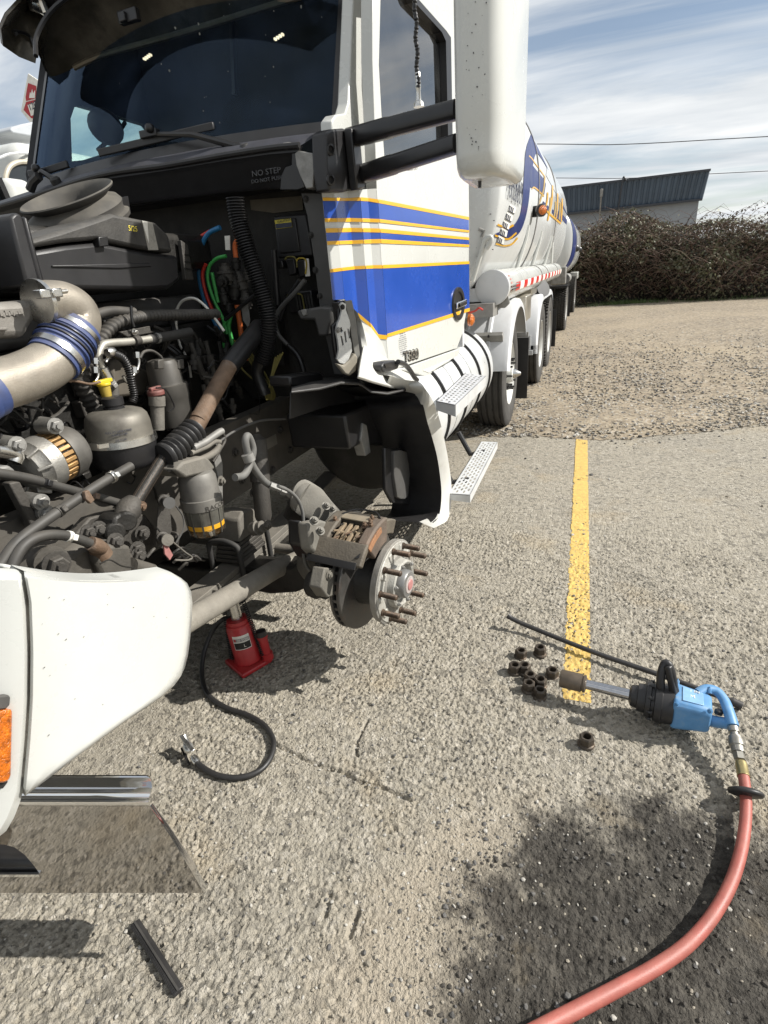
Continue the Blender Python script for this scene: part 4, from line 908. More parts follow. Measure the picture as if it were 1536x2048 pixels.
# coloured air lines and cables
for nm, mt, pts, r_, y_ in (('blue_air_line', BLUEC, [(440, 455), (416, 468), (402, 498), (398, 545), (408, 596), (430, 645), (452, 690)], 4.6, 2.24),
        ('red_air_line', REDC, [(420, 462), (397, 480), (392, 520), (398, 550)], 3.6, 2.27), ('red_air_line', REDC, [(412, 528), (405, 548), (410, 580), (424, 618), (440, 640)], 3.6, 2.22),
        ('green_air_line', GREENC, [(452, 512), (432, 518), (418, 535), (416, 562), (428, 600), (446, 638), (455, 668)], 3.4, 2.20), ('green_air_line', GREENC, [(424, 545), (430, 575), (436, 605)], 3.6, 2.2),
        ('green_air_line', GREENC, [(452, 640), (446, 665), (450, 700)], 4.0, 2.2), ('green_air_line', GREENC, [(462, 632), (458, 655), (466, 690)], 4.0, 2.2),
        ('orange_air_line', ORANGEC, [(480, 474), (470, 490), (472, 515)], 5.0, 2.2), ('orange_air_line', ORANGEC, [(474, 610), (480, 650), (486, 690), (498, 720)], 5.0, 2.2),
        ('white_cable', PAPER, [(352, 650), (353, 622), (365, 602), (388, 597), (410, 612), (432, 640), (448, 662)], 2.8, 2.0),
        ('white_cable', PAPER, [(352, 650), (360, 690), (376, 720), (382, 755)], 2.4, 1.95),
        ('grey_cable', GREYP, [(610, 560), (590, 585), (562, 615), (550, 640), (556, 668), (575, 690)], 4.6, 2.25), ('black_cable', BLACKS, [(600, 560), (575, 600), (560, 640)], 5, 2.3),
        ('black_cable', BLACKS, [(548, 500), (552, 560), (556, 610)], 6, 2.35), ('black_cable', BLACKS, [(575, 690), (598, 715), (612, 760)], 6, 2.3), ('black_cable', BLACKS, [(510, 590), (480, 615), (450, 640)], 4, 2.15)):
    hose(nm, pts, r_, mt, y=y_)
for k in range(8):
    a = (466+k*5+random.uniform(-3, 3), 700+random.uniform(-20, 15)); hose('olive_wire', [a, (a[0]+24+random.uniform(-6, 8), a[1]+38), (524+k*3.5, 775+k*1.5), (533+k*2, 800)], 1.8, OLIVE, y=2.1+0.03*k, n=5)
for k in range(4): hose('olive_wire', [(566-k*5, 705+k*3), (552-k*2, 735), (538, 775)], 1.7, OLIVE, y=2.05, n=5)
part('cable_tag', slaby([(449, 472), (459, 471), (460, 500), (451, 500)], 2.18, 0.004), PAPER)
part('cable_tag', slaby([(482, 610), (495, 605), (500, 640), (496, 656), (486, 640)], 2.17, 0.004), LGREY)
# brake valve stack on the firewall
for k, (px, py, rp, hp, tilt) in enumerate(((452, 548, 16, 40, 0), (466, 575, 13, 44, 0.2), (486, 565, 12, 40, -0.2), (447, 590, 10, 36, 0), (492, 600, 11, 34, 0), (470, 525, 9, 34, 0.1), (498, 548, 10, 30, 0), (456, 610, 9, 30, 0))):
    c0 = PY(px, py, 2.22+0.02*(k % 3)); s_ = SC(c0); h_ = hp/s_; r0 = rp/s_
    cyl('valve', c0-Vector((0, 0, h_/2)), c0+Vector((tilt*h_, 0, h_/2)), [(0, r0*0.7), (0.15, r0*0.7), (0.16, r0), (0.5, r0), (0.52, r0*1.12), (0.62, r0*1.12), (0.64, r0*0.8), (0.85, r0*0.75), (0.86, r0*0.5), (1, r0*0.5)], DARKI if k % 2 else IRON, n=14)
cyl('valve_port', PY(449, 562, 2.15), PY(440, 565, 2.10), [(0, 0.022), (0.6, 0.022), (0.62, 0.015), (1, 0.013)], DARKI)
mb = MB(); mb.box((-1.55, 2.40, 1.3), (0.28, 0.05, 0.34)); part('valve_plate', mb, DARKI)
# engine block with rocker cover and clutter
mb = MB(); mb.box((-1.98, 1.62, 1.03), (0.56, 1.35, 0.66)); eng = part('engine_block', mb, DARKI, bevel=0.02)
mb = MB(); mb.box((-1.95, 1.65, 1.42), (0.42, 1.25, 0.12)); part('rocker_cover', mb, M('rocker_grey', (0.05, 0.05, 0.052), 0.5, 0, 0.3, 12, dust=0.3), eng, bevel=0.03)
mb = MB(); mb.box((-2.10, 0.80, 1.15), (1.2, 0.10, 0.95)); part('radiator', mb, DARKI)
mb = MB(); mb.box((-2.72, 1.6, 1.05), (0.06, 1.7, 1.15)); part('bay_side_panel', mb, DARKI)
mb = MB(); mb.box((-2.1, 1.55, 1.65), (0.9, 1.5, 0.14)); part('duct', mb, DARKI, bevel=0.03)
for k in range(110):
    px, py = random.uniform(150, 540), random.uniform(680, 960)
    x_ = -1.66-0.02*random.random(); c0 = PX(px, py, x_)
    if c0.y > 2.42 or c0.y < 0.9: continue
    t = random.random()
    if t < 0.45:
        a = c0; b = c0+Vector((random.uniform(-.02, .06), random.uniform(-.2, .2), random.uniform(-.2, .2)))
        part('engine_hose', MB().tube([a, (a+b)/2+Vector((0.05, 0, random.uniform(-.05, .05))), b], random.uniform(0.005, 0.014), 7, smooth=5), random.choice((DARKI, BLACKS, RUBBER, IRON)), eng)
    elif t < 0.75:
        mb = MB(); mb.box(c0, (0.05, random.uniform(.04, .12), random.uniform(.03, .1))); part('engine_bracket', mb, random.choice((DARKI, IRON)), eng, bevel=0.005)
    else: bolt(c0+Vector((0.02, 0, 0)), (1, 0, 0), 0.012, 0.014, IRON, eng)
for k in range(22):
    px, py = random.uniform(10, 170), random.uniform(815, 905); a = PX(px, py, -1.58); b = PX(px+random.uniform(-60, 60), py+random.uniform(-25, 30), -1.55)
    part('engine_hose', MB().tube([a, (a+b)/2+Vector((0.02, 0, random.uniform(-.03, .03))), b], random.uniform(0.003, 0.008), 6, smooth=5), random.choice((DARKI, BLACKS, IRON)), eng)
for k in range(16):
    px, py = random.uniform(380, 470), random.uniform(650, 800); a = PX(px, py, -1.55); b = a+Vector((0, random.uniform(-.05, .05), random.uniform(-.16, -.06)))
    cyl('engine_fitting', b, a, [(0, .012), (.3, .012), (.31, .018), (.6, .018), (.62, .010), (1, .010)], random.choice((DARKI, IRON)), eng, n=8)
# intake pipe with blue couplings
PIPE = M('charge_pipe', (0.27, 0.242, 0.20), 0.5, 0.4, 0.18, 14, bump=0.2, bscale=250, stain=0.35, staincol=(0.20, 0.16, 0.12), sscale=9)
xp = -1.40; s0 = SC(PX(100, 700, xp))
cp = part('charge_air_pipe', MB().tube(pth([(-60, 790), (-10, 772), (40, 757), (82, 738), (112, 716), (124, 700)], xp), 46/s0, 28, smooth=6), PIPE, ang=80)
part('elbow', MB().tube(pth([(134, 684), (148, 660), (156, 640), (150, 620), (130, 606), (104, 602), (78, 604)], xp), lambda t: (44-7*max(0, t-0.35)/0.65)/s0, 28, smooth=6), PIPE, cp, ang=80)
P = crm(pth([(106, 722), (123, 700), (138, 677), (151, 655)], xp), 24); k_ = len(P)-1
def hr(t):
    b_ = 52/s0
    if t < 0.10 or t > 0.90: return b_*0.97
    if t < 0.30 or t > 0.72: return b_
    return b_*(1+0.045*abs(math.sin((t-0.30)/0.42*math.pi*3)))
part('coupling_hose', MB().tube(P, hr, 32), HOSEB, cp, ang=50)
part('coupling_sleeve', MB().tube(P[int(.33*k_):int(.69*k_)], 53.4/s0, 32), M('dusty_rubber_sleeve', (0.03, 0.032, 0.04), 0.6, 0, 0.3, 16, dust=0.4), cp, ang=50)
for t0, t1 in ((0.10, 0.24), (0.78, 0.90)):
    part('hose_band', MB().tube([P[int(t0*k_)], P[int((t0+t1)/2*k_)], P[int(t1*k_)]], 53.2/s0, 32), STEEL, cp, ang=50)
for t0, mt in ((0.33, HOSEB), (0.41, BLACKS), (0.49, HOSEB), (0.57, BLACKS), (0.65, HOSEB)): part('hose_ring', MB().tube([P[int(t0*k_)], P[int(t0*k_)+1], P[int(t0*k_)+2], P[int(t0*k_)+3]], [54/s0, 56.5/s0, 56.5/s0, 54/s0], 32), mt, cp)
part('coupling_hose', MB().tube(pth([(-420, 960), (-200, 870), (-60, 800), (-45, 790), (-30, 783), (-22, 779)], xp), 50/s0, 28, smooth=5), HOSEB, cp)
vc = part('v_clamp', MB().tube(pth([(82, 603), (74, 604)], xp), 42/s0, 28), STEEL, cp)
part('clamp_bolt', MB().tube(pth([(80, 588), (100, 586), (134, 582)], xp+0.05), 0.005, 8), STEEL, vc); mb = MB(); mb.box(PX(84, 588, xp+0.05), (0.03, 0.03, 0.022)); mb.box(PX(108, 586, xp+0.05), (0.03, 0.03, 0.022)); part('clamp_trunnion', mb, STEEL, vc, bevel=0.003)
im = part('intake_manifold', slab([(-60, 606), (50, 602), (72, 596), (72, 640), (58, 664), (54, 676), (-60, 678)], xp-0.03, 0.18), M('manifold_grey', (0.17, 0.16, 0.145), 0.55, 0.2, 0.2, 12, bump=0.3, bscale=150, dust=0.4), bevel=0.02)
part('manifold_rib', slab([(-40, 655), (16, 654), (16, 661), (-40, 662)], xp-0.02, 0.03), MATS['manifold_grey'], im, bevel=0.003)
# air cleaner
XA = -1.50
ac = part('air_cleaner', slab([(62, 500), (130, 489), (195, 483), (281, 501), (357, 511), (362, 560), (340, 578), (300, 581), (78, 579)], XA, 0.50), BLACKP, bevel=0.015)
part('air_cleaner_lid', slab([(62, 478), (120, 462), (200, 436), (224, 427), (312, 445), (338, 470), (346, 506), (281, 497), (195, 479), (130, 485), (62, 496)], XA+0.012, 0.46), M('lid_plastic', (0.022, 0.0215, 0.021), 0.55, 0, 0.35, 16, bump=0.25, bscale=150, dust=0.4, dustcol=(0.17, 0.155, 0.13)), ac, bevel=0.012)
for pl in ([(20, 434), (30, 424), (44, 428), (84, 573), (54, 574)], [(46, 432), (56, 434), (92, 572), (80, 573)]): part('air_cleaner_flange', slab(pl, XA+0.03, 0.16), BLACKP, ac, bevel=0.008)
part('lid_tab', slab([(197, 473), (216, 473), (218, 492), (200, 494)], XA+0.02, 0.03), BLACKS, ac, bevel=0.003)
part('air_cleaner_rib', slab([(105, 530), (300, 526), (304, 533), (240, 537), (105, 534)], XA+0.006, 0.03), BLACKP, ac, bevel=0.003)
part('service_label', slab([(284, 441), (305, 445), (317, 500), (297, 500)], XA+0.0145, 0.002), M('worn_label', (0.30, 0.285, 0.25), 0.6, 0, 0.3, 40, stain=0.8, staincol=(0.07, 0.07, 0.07), sscale=40), ac)
part('label_glare', slab([(284, 441), (295, 443), (298, 488)], XA+0.0152, 0.0005), PAPER, ac)
text('5/25', 'paint_marker_date', PX(257, 461, XA+0.0135), (0, 1, -0.05), (0, 0, 1), 0.017, M('marker_yellow', (0.75, 0.62, 0.08), 0.6), ac, 0.0006, shear=0.15)
ax_ = Vector((0.02, -0.42, 1)).normalized(); c0 = PX(172, 462, -1.70)
so_ = SC(c0); Rb = 92/so_; kz = 0.62
ib = part('intake_bellows', MB().lathe(c0-ax_*0.02, ax_, [(t*kz, r*Rb) for t, r in [(0, .92), (0.05, .96), (0.055, 1.03), (0.075, 1.05), (0.085, .97), (0.10, .96), (0.13, 1.0), (0.155, .94), (0.17, .80), (0.178, .78), (0.19, .84), (0.205, .95), (0.215, .97), (0.221, .95), (0.213, .89), (0.19, .78), (0.10, .74), (0.02, .7)]], 48), M('dusty_bellows', (0.025, 0.024, 0.023), 0.7, 0, 0.4, 10, dust=0.55, dustcol=(0.20, 0.18, 0.145)), ac, ang=50)
part('bellows_bracket', slab([(242, 395), (256, 392), (262, 428), (250, 430)], -1.6, 0.02), BLACKS, ac)
part('bay_bracket', slab([(362, 480), (376, 490), (388, 560), (372, 560)], -1.62, 0.02), IRON, bevel=0.003)
for py in (508, 522, 536): part('bracket_slot', slab([(370, py), (386, py+2), (387, py+5), (371, py+3)], -1.617, 0.003), DARKI)
# looms, tubes and fittings along the top of the engine
LOOM = M('dusty_loom', (0.022, 0.021, 0.020), 0.6, 0, 0.3, 14, dust=0.34)
hose('wiring_loom', [(430, 628), (360, 630), (300, 632), (262, 637), (226, 650), (198, 680), (176, 716), (163, 752), (170, 786), (196, 830), (214, 850)], 17, LOOM, x=-1.50, ripple=52, amp=0.10, n=14, squash=0.7)
hose('wiring_loom', [(185, 632), (220, 622), (262, 624), (268, 624)], 9, LOOM, x=-1.50, n=10)
hose('loom_tie', [(262, 612), (264, 640), (268, 654)], 3, BLACKS, x=-1.45)
hose('coolant_tube', [(300, 678), (262, 683), (214, 687), (202, 696), (197, 716), (206, 742), (218, 765)], 8.0, M('tube_aluminium', (0.40, 0.385, 0.34), 0.45, 0.6, 0.2, 15, dust=0.3), x=-1.47, n=14)
hose('coolant_hose', [(380, 664), (340, 672), (296, 679)], 9.5, RUBBER, x=-1.48, n=14)
hose('coolant_hose', [(216, 760), (227, 778), (226, 800), (208, 818), (196, 828)], 9.5, M('grey_rubber', (0.06, 0.058, 0.052), 0.7, 0, 0.3, 15, dust=0.4), x=-1.46, n=14)
cyl('tube_clamp', PX(205, 736, -1.46), PX(216, 758, -1.46), [(0, 0.016), (1, 0.018)], STEEL)
cyl('tube_clamp', PX(268, 682, -1.465), PX(278, 680, -1.465), [(0, 0.016), (1, 0.016)], IRON)
part('loom_bracket', slab([(240, 664), (300, 652), (302, 662), (312, 664), (256, 674)], -1.47, 0.012), IRON, bevel=0.002); bolt(PX(268, 664, -1.465), (1, 0, 0), 0.008, 0.010, STEEL)
hose('injector_lead', [(222, 706), (244, 716), (256, 736), (264, 770), (268, 792), (264, 806)], 7.5, BLACKS, x=-1.43, ripple=26, amp=0.14); cyl('injector_plug', PX(214, 706, -1.43), PX(228, 702, -1.43), [(0, 0.013), (0.4, 0.016), (1, 0.012)], STEEL)
for pts in ([(190, 718), (195, 736), (196, 752), (190, 764)], [(274, 706), (278, 722), (275, 738), (266, 752)], [(212, 724), (218, 714), (226, 712)], [(246, 752), (254, 764), (262, 766)]): hose('fuel_pipe', pts, 3.2, STEEL, x=-1.44)
for px, py in ((190, 722), (273, 710), (190, 740), (268, 740)): cyl('pipe_nut', PX(px, py-6, -1.44), PX(px+1, py+6, -1.44), [(0, .011), (1, .011)], STEEL, n=6, ang=20)
hose('sensor_lead', [(280, 716), (288, 704), (304, 702), (320, 712), (326, 722)], 3, LOOM, x=-1.44)
part('exhaust_cover', slab([(222, 722), (240, 716), (300, 742), (304, 760), (290, 790), (236, 796), (226, 770)], -1.55, 0.08), M('brown_casting', (0.075, 0.065, 0.05), 0.7, 0.2, 0.3, 12, dust=0.35), bevel=0.012)
c0 = PX(207, 768, -1.42); dk = cyl('oil_filler', c0-Vector((0, 0, 0.05)), c0, [(0, 0.014), (1, 0.018)], M('brass_cap', (0.40, 0.29, 0.05), 0.5, 0.2), n=16)
mb = MB(); mb.box(c0+Vector((0, 0, 0.008)), (0.02, 0.062, 0.012)); mb.lathe(c0-Vector((0, 0, 0.006)), (0, 0, 1), [(0, 0.021), (0.010, 0.021)], 16); part('filler_cap', mb, YEL, dk, bevel=0.003)
hose('dipstick', [(136, 760), (160, 764), (180, 768), (200, 764)], 2.6, RUST, x=-1.40); cyl('dipstick_nut', PX(133, 759, -1.4), PX(142, 761, -1.4), [(0, .007), (1, .007)], RUST, n=6)
# coolant canister and red cap
c0 = PX(352, 848, -1.46); s0 = SC(c0)
cyl('fuel_canister', c0, c0+Vector((0, 0, 118/s0/0.93)), [(0, 34/s0), (0.30, 36/s0), (0.42, 37/s0), (0.44, 38/s0), (0.62, 38/s0), (0.63, 33/s0), (0.66, 32/s0), (0.93, 30/s0), (0.98, 26/s0), (1, 18/s0)], M('canister_grey', (0.040, 0.038, 0.034), 0.5, 0.1, 0.25, 12, dust=0.28, stain=0.4), ang=40)
for px in (322, 362): part('canister_lug', slab([(px-5, 720), (px+6, 718), (px+7, 738), (px-5, 738)], -1.40, 0.02), MATS['canister_grey'], bevel=0.003)
part('canister_tab', slab([(362, 776), (372, 776), (372, 800), (362, 800)], -1.395, 0.01), DARKI)
cyl('canister_cap', PX(341, 728, -1.46), PX(342, 712, -1.46), [(0, .022), (.7, .022), (.75, .008), (1, .006)], DARKI)
c0 = PX(318, 812, -1.42); cyl('filler_neck', c0-Vector((0.01, 0.02, 0.08)), c0+Vector((0, 0, 0.035)), [(0, 0.022), (.7, 0.024), (.72, 0.028), (1, 0.028)], DUSTM)
mb = MB(); mb.lathe(c0+Vector((0, 0, 0.038)), (0, 0, 1), [(0, 0.029), (0.016, 0.029), (0.018, 0.026)], 20); mb.box(c0+Vector((0, 0, 0.06)), (0.016, 0.05, 0.016)); part('red_filler_cap', mb, M('faded_red', (0.15, 0.04, 0.035), 0.6, 0, 0.3, 20, dust=0.35), bevel=0.004)
hose('cap_tether', [(312, 776), (330, 778), (344, 800), (348, 815), (336, 824)], 1.6, BLACKS, x=-1.40, n=5)
# power-steering reservoir
c0 = PX(254, 925, -1.40); s0 = SC(c0)*0.93; K = lambda h_, r_: (h_/s0, r_/s0)
rs = part('power_steering_reservoir', MB().lathe(c0, (0.02, 0.03, 1), [K(-6, 44), K(0, 52), K(10, 56), K(40, 58), K(42, 54)], 40), BLACKP, ang=50)
part('reservoir_dome', MB().lathe(c0, (0.02, 0.03, 1), [K(42, 56), K(74, 55), K(88, 52), K(95, 46), K(99, 36), K(101, 20), K(101.5, 12)], 40), M('reservoir_grey', (0.15, 0.14, 0.118), 0.45, 0.35, 0.25, 10, dust=0.3, stain=0.75, staincol=(0.05, 0.045, 0.04), sscale=7), rs, ang=60)
part('reservoir_band', MB().lathe(c0, (0.02, 0.03, 1), [K(40, 57), K(40, 61), K(52, 60), K(52, 56)], 40), STEEL, rs)
part('reservoir_cap', MB().lathe(c0, (0.02, 0.03, 1), [K(99, 18), K(104, 18), K(105, 15), K(107, 15), K(108, 18), K(120, 18), K(122, 13)], 20), BLACKP, rs)
mb = MB(); mb.bar(PX(196, 893, -1.30), PX(216, 890, -1.29), 0.012, 0.012); part('band_screw', mb, STEEL, rs)
rv = Vector((0.5, 1, 0)).normalized()
o_ = PX(262, 857, -1.315)
for k, (s_, dz, h_) in enumerate((('FULL AT OPERATING', 0.012, 0.0065), ('TEMPERATURE', 0.003, 0.0055), ('USE FLUID', -0.014, 0.006), ('ATF', -0.024, 0.006))):
    text(s_, 'reservoir_lettering', c0+rv.cross(Vector((0, 0, -1)))*0+Vector((0.5, -0.45, 0)).normalized()*(57/s0)+Vector((0, 0, 62/s0+dz)), (0.45, 0.5, 0), (0, 0, 1), h_, INK, rs, 0.0006, align='CENTER', bend=56/s0, sx=0.9)
# alternator: finned nose, copper windings, rear shell
a, b = PX(46, 946, -1.46), PX(152, 892, -1.46); s0 = SC((a+b)/2); axv = (b-a).normalized(); l_ = (b-a).length; r0 = 52/s0
al = part('alternator', MB().lathe(a, axv, [(0, r0*.45), (0.01, r0*.8), (l_*.18, r0*.95), (l_*.2, r0*1.03), (l_*.42, r0*1.05), (l_*.43, r0*0.94)], 36), CASTA, ang=40)
part('end_shell', MB().lathe(a, axv, [(l_*.62, r0*0.9), (l_*.63, r0*1.06), (l_*.84, r0*1.04), (l_*.95, r0*.9), (l_, r0*.6)], 36), M('shell_grey', (0.13, 0.125, 0.115), 0.5, 0.5, 0.25, 12, stain=0.5, sscale=10, dust=0.25), al, ang=40)
part('stator', MB().lathe(a, axv, [(l_*.42, r0*.86), (l_*.64, r0*.86)], 36), DARKI, al)
_, u_, v_ = frame(axv)
for k in range(26):
    q = 2*math.pi*k/26; d_ = u_*math.cos(q)+v_*math.sin(q); t_ = axv.cross(d_)
    mb = MB(); c1 = a+axv*l_*.535+d_*r0*.93; mb.bar(c1-axv*l_*.10, c1+axv*l_*.10, r0*.16, r0*.16, up=d_); part('winding', mb, COPPER, al, bevel=0.002)
for k in range(9):
    q = 2*math.pi*k/9+.2; d_ = u_*math.cos(q)+v_*math.sin(q); mb = MB(); mb.bar(a+axv*l_*.02+d_*r0*.75, a+axv*l_*.2+d_*r0*1.02, r0*.10, r0*.22, up=d_); part('fin', mb, CASTA, al, bevel=0.002)
for px, py in ((38, 890), (114, 852), (86, 1004), (96, 1026)):
    c1 = PX(px, py, -1.40); cyl('mount_ear', c1-Vector((0.06, 0, 0)), c1-Vector((0.008, 0, 0)), [(0, .026), (1, .022)], CASTA, al, n=14); bolt(c1-Vector((0.008, 0, 0)), (1, -.2, 0), 0.016, 0.014, LGREY, al)
part('alternator_bracket', slab([(18, 966), (40, 962), (82, 1046), (64, 1056), (52, 1030)], -1.42, 0.03), IRON, bevel=0.004)
part('belt_guard', slab([(-20, 938), (18, 930), (32, 940), (30, 950), (-20, 950)], -1.36, 0.05), LGREY, bevel=0.008)
mb = MB(); mb.tube(pth([(-10, 900), (20, 905), (32, 912), (28, 925)], -1.42), 0.02, 10, smooth=4); part('pulley_cover', mb, STEEL)
# lower hoses
DHOSE = M('dusty_hose', (0.030, 0.029, 0.027), 0.55, 0, 0.3, 14, dust=0.22)
hose('power_steering_hose', [(-40, 1180), (2, 1128), (34, 1085), (84, 1046), (140, 1008), (200, 968), (262, 932)], 11, DHOSE, x=-1.24, n=14)
hose('power_steering_hose', [(16, 1150), (44, 1096), (78, 1074), (118, 1070), (156, 1078), (192, 1092)], 10.5, DHOSE, x=-1.22, n=14); cyl('hose_ferrule', PX(180, 1086, -1.22), PX(206, 1098, -1.22), [(0, .019), (.5, .022), (1, .018)], RUST)
hose('radiator_pipe', [(-20, 944), (60, 958), (130, 977), (190, 993), (252, 1010)], 9.5, DHOSE, x=-1.33, n=12)
part('pipe_clip', slab([(170, 984), (178, 980), (190, 1000), (182, 1008), (172, 998)], -1.215, 0.012), RUST, bevel=0.002)
# steering shaft
hose('steering_shaft', [(458, 732), (420, 800), (384, 866)], 17, RUST, x=-1.33, n=20)
hose('shaft_sleeve', [(520, 655), (490, 692), (455, 737)], 19, BLACKS, x=-1.345, n=20)
cyl('shaft_collar', PX(400, 832, -1.328), PX(396, 840, -1.328), [(0, .030), (1, .030)], RUST)
hose('shaft_bellows', [(388, 862), (364, 884), (340, 906), (322, 918)], 25, RUBBERC, x=-1.30, ripple=8, amp=0.16, n=20)
cyl('bellows_clamp', PX(390, 858, -1.31), PX(382, 868, -1.31), [(0, .037), (1, .037)], STEEL)
a, b = PX(326, 916, -1.30), PX(270, 1006, -1.30); ss_ = part('splined_shaft', MB().tube([a, b], 12/SC(a), 20), DARKI)
axv = (b-a).normalized(); _, u_, v_ = frame(axv)
for k in range(14):
    q = 2*math.pi*k/14; d_ = u_*math.cos(q)+v_*math.sin(q); mb = MB(); mb.bar(a+d_*0.0165, b+d_*0.0165, 0.0035, 0.006, up=d_); part('spline', mb, RUST, ss_)
cyl('shaft_yoke', PX(270, 1000, -1.30), PX(244, 1040, -1.30), [(0, .026), (.3, .036), (.5, .038), (1, .030)], IRON, n=18)
for px, py, x_ in ((256, 1044, -1.26), (232, 1066, -1.27)): cyl('joint_cap', PX(px-10, py-6, x_-0.04), PX(px, py, x_), [(0, .030), (.85, .030), (1, .024)], DARKI, n=14)
mb = MB(); mb.prism([PX(px, py, -1.27) for px, py in [(230, 1034), (246, 1024), (262, 1040), (262, 1066), (244, 1080), (226, 1070)]], (-0.07, 0, 0)); part('joint_fork', mb, DARKI, bevel=0.01)
bolt(PX(283, 1012, -1.275), (1, -.4, 0), 0.011, 0.012, RUST)
# steering gear on its frame bracket
GEAR = M('gear_casting', (0.055, 0.051, 0.044), 0.65, 0.2, 0.35, 11, bump=0.5, bscale=90, dust=0.40, stain=0.4, staincol=(0.03, 0.028, 0.025))
part('gear_bracket', slab([(140, 1082), (180, 1036), (236, 1018), (292, 1030), (318, 1066), (316, 1100), (264, 1112), (180, 1108)], -1.36, 0.04), IRON, bevel=0.006)
sgx = part('steering_gear', slab([(86, 1160), (120, 1118), (164, 1086), (232, 1080), (276, 1106), (284, 1136), (270, 1175), (120, 1190)], -1.26, 0.16), GEAR, bevel=0.03, seg=3)
part('gear_cover', slab([(196, 1088), (262, 1090), (268, 1140), (258, 1160), (206, 1156), (190, 1120)], -1.235, 0.05), GEAR, sgx, bevel=0.012)
cyl('gear_spigot', PX(262, 1132, -1.24), PX(308, 1140, -1.24), [(0, .026), (.4, .022), (.95, .018), (1, .012)], GEAR, sgx, n=16)
cyl('gear_port', PX(190, 1090, -1.25), PX(206, 1112, -1.25), [(0, .020), (.5, .028), (1, .028)], RUST, sgx, n=16)
cyl('gear_mount', PX(84, 1118, -1.28), PX(112, 1128, -1.20), [(0, .036), (.6, .036), (.62, .042), (.75, .042)], GEAR, sgx, n=18); bolt(PX(112, 1128, -1.20), (1, -.3, 0), 0.024, 0.022, IRON, sgx)
for px, py, x_ in ((196, 1058, -1.31), (284, 1066, -1.30), (274, 1098, -1.27), (276, 1110, -1.26), (178, 1064, -1.32), (230, 1082, -1.25)): bolt(PX(px, py, x_), (1, -.35, .1), 0.017, 0.016, IRON)
hose('gear_wire', [(200, 1128), (220, 1120), (244, 1132), (268, 1136)], 1.6, DARKI, x=-1.18, n=5)
# test-port plate with capped fittings
tp = part('port_plate', slab([(319, 997), (340, 990), (341, 1020), (346, 1088), (332, 1100), (312, 1092), (316, 1040)], -1.30, 0.006), IRON, bevel=0.002)
for px, py in ((342, 1006), (339, 1080)):
    c1 = PX(px, py, -1.22); cyl('port_fitting', PX(px-16, py-6, -1.30), c1, [(0, .020), (.2, .020), (.22, .014), (.7, .014)], IRON, tp, n=14); mb = MB(); mb.lathe(c1-Vector((0.01, 0, 0)), (1, -.6, .25), [(0, .019), (.010, .019)], 20); part('port_cap', mb, GREYP if py < 1040 else DUSTM, tp)
hose('cap_lead', [(352, 1012), (366, 1034), (366, 1060), (352, 1086)], 1.6, GREYP, x=-1.22, n=5, parent=tp); hose('cap_lead', [(346, 1084), (370, 1104), (384, 1114), (376, 1120), (350, 1120)], 1.8, DUSTM, x=-1.22, n=5, parent=tp)
part('pink_tag', slab([(328, 1090), (334, 1088), (346, 1110), (340, 1120), (330, 1108)], -1.23, 0.005), M('faded_pink', (0.30, 0.13, 0.12), 0.7, 0, 0.2, 20), tp)
for k in range(10):
    a = PX(random.uniform(300, 380), random.uniform(1090, 1150), -1.28); b = a+Vector((random.uniform(-.03, .05), random.uniform(-.08, .08), random.uniform(-.05, .05))); part('brake_line', MB().tube([a, (a+b)/2+Vector((.02, 0, .02)), b], 0.005, 6, smooth=4), random.choice((DARKI, IRON)), TR)
# fuel/water separator
a, b = PX(416, 1068, -1.27), PX(391, 940, -1.27); s0 = SC(a); ax_ = (b-a).normalized(); l_ = (b-a).length; rr = 38/s0
ff = part('fuel_filter', MB().lathe(a, ax_, [(l_*.44, rr*.98), (l_*.45, rr*1.04), (l_*.60, rr*1.04), (l_*.61, rr*.98), (l_*.90, rr*.92), (l_*.97, rr*.80), (l_, rr*.5)], 36), M('filter_grey', (0.165, 0.158, 0.143), 0.5, 0.2, 0.2, 10, dust=0.25, stain=0.65, staincol=(0.09, 0.085, 0.08), sscale=6), ang=40)
part('filter_bowl', MB().lathe(a, ax_, [(0, rr*.6), (l_*.04, rr*.82), (l_*.10, rr*.92), (l_*.15, rr*.94)], 36), OIL, ff, ang=60); part('bowl_band', MB().lathe(a, ax_, [(l_*.15, rr*.945), (l_*.22, rr*.955)], 36), M('band_yellow', (0.65, 0.33, 0.02), 0.4, 0, 0.1), ff); part('bowl_sleeve', MB().lathe(a, ax_, [(l_*.22, rr*.95), (l_*.44, rr*.98)], 36), OILB, ff)
_, u_, v_ = frame(ax_)
for k in range(12):
    q = 2*math.pi*k/12; d_ = u_*math.cos(q)+v_*math.sin(q); mb = MB(); mb.bar(a+ax_*l_*.06+d_*rr*.90, a+ax_*l_*.44+d_*rr*.99, 0.006, 0.006, up=d_); part('bowl_rib', mb, OILB, ff)
cyl('bowl_drain', PX(424, 1070, -1.22), PX(420, 1060, -1.22), [(0, .008), (1, .012)], STEEL, ff, n=10)
tn = Vector((0.8, -0.75, 0)).normalized(); tr_ = Vector((0.75, 0.8, 0)).normalized()
text('RACOR', 'embossed_name', a+ax_*l_*.465+tn*rr*1.045, tr_, ax_, 0.017, IRON, ff, 0.003, align='LEFT', bend=rr*1.04, sx=1.1)
part('filter_head', slab([(352, 940), (366, 924), (410, 912), (420, 920), (432, 936), (420, 944), (372, 956)], -1.23, 0.11), DUSTM, ff, bevel=0.008)
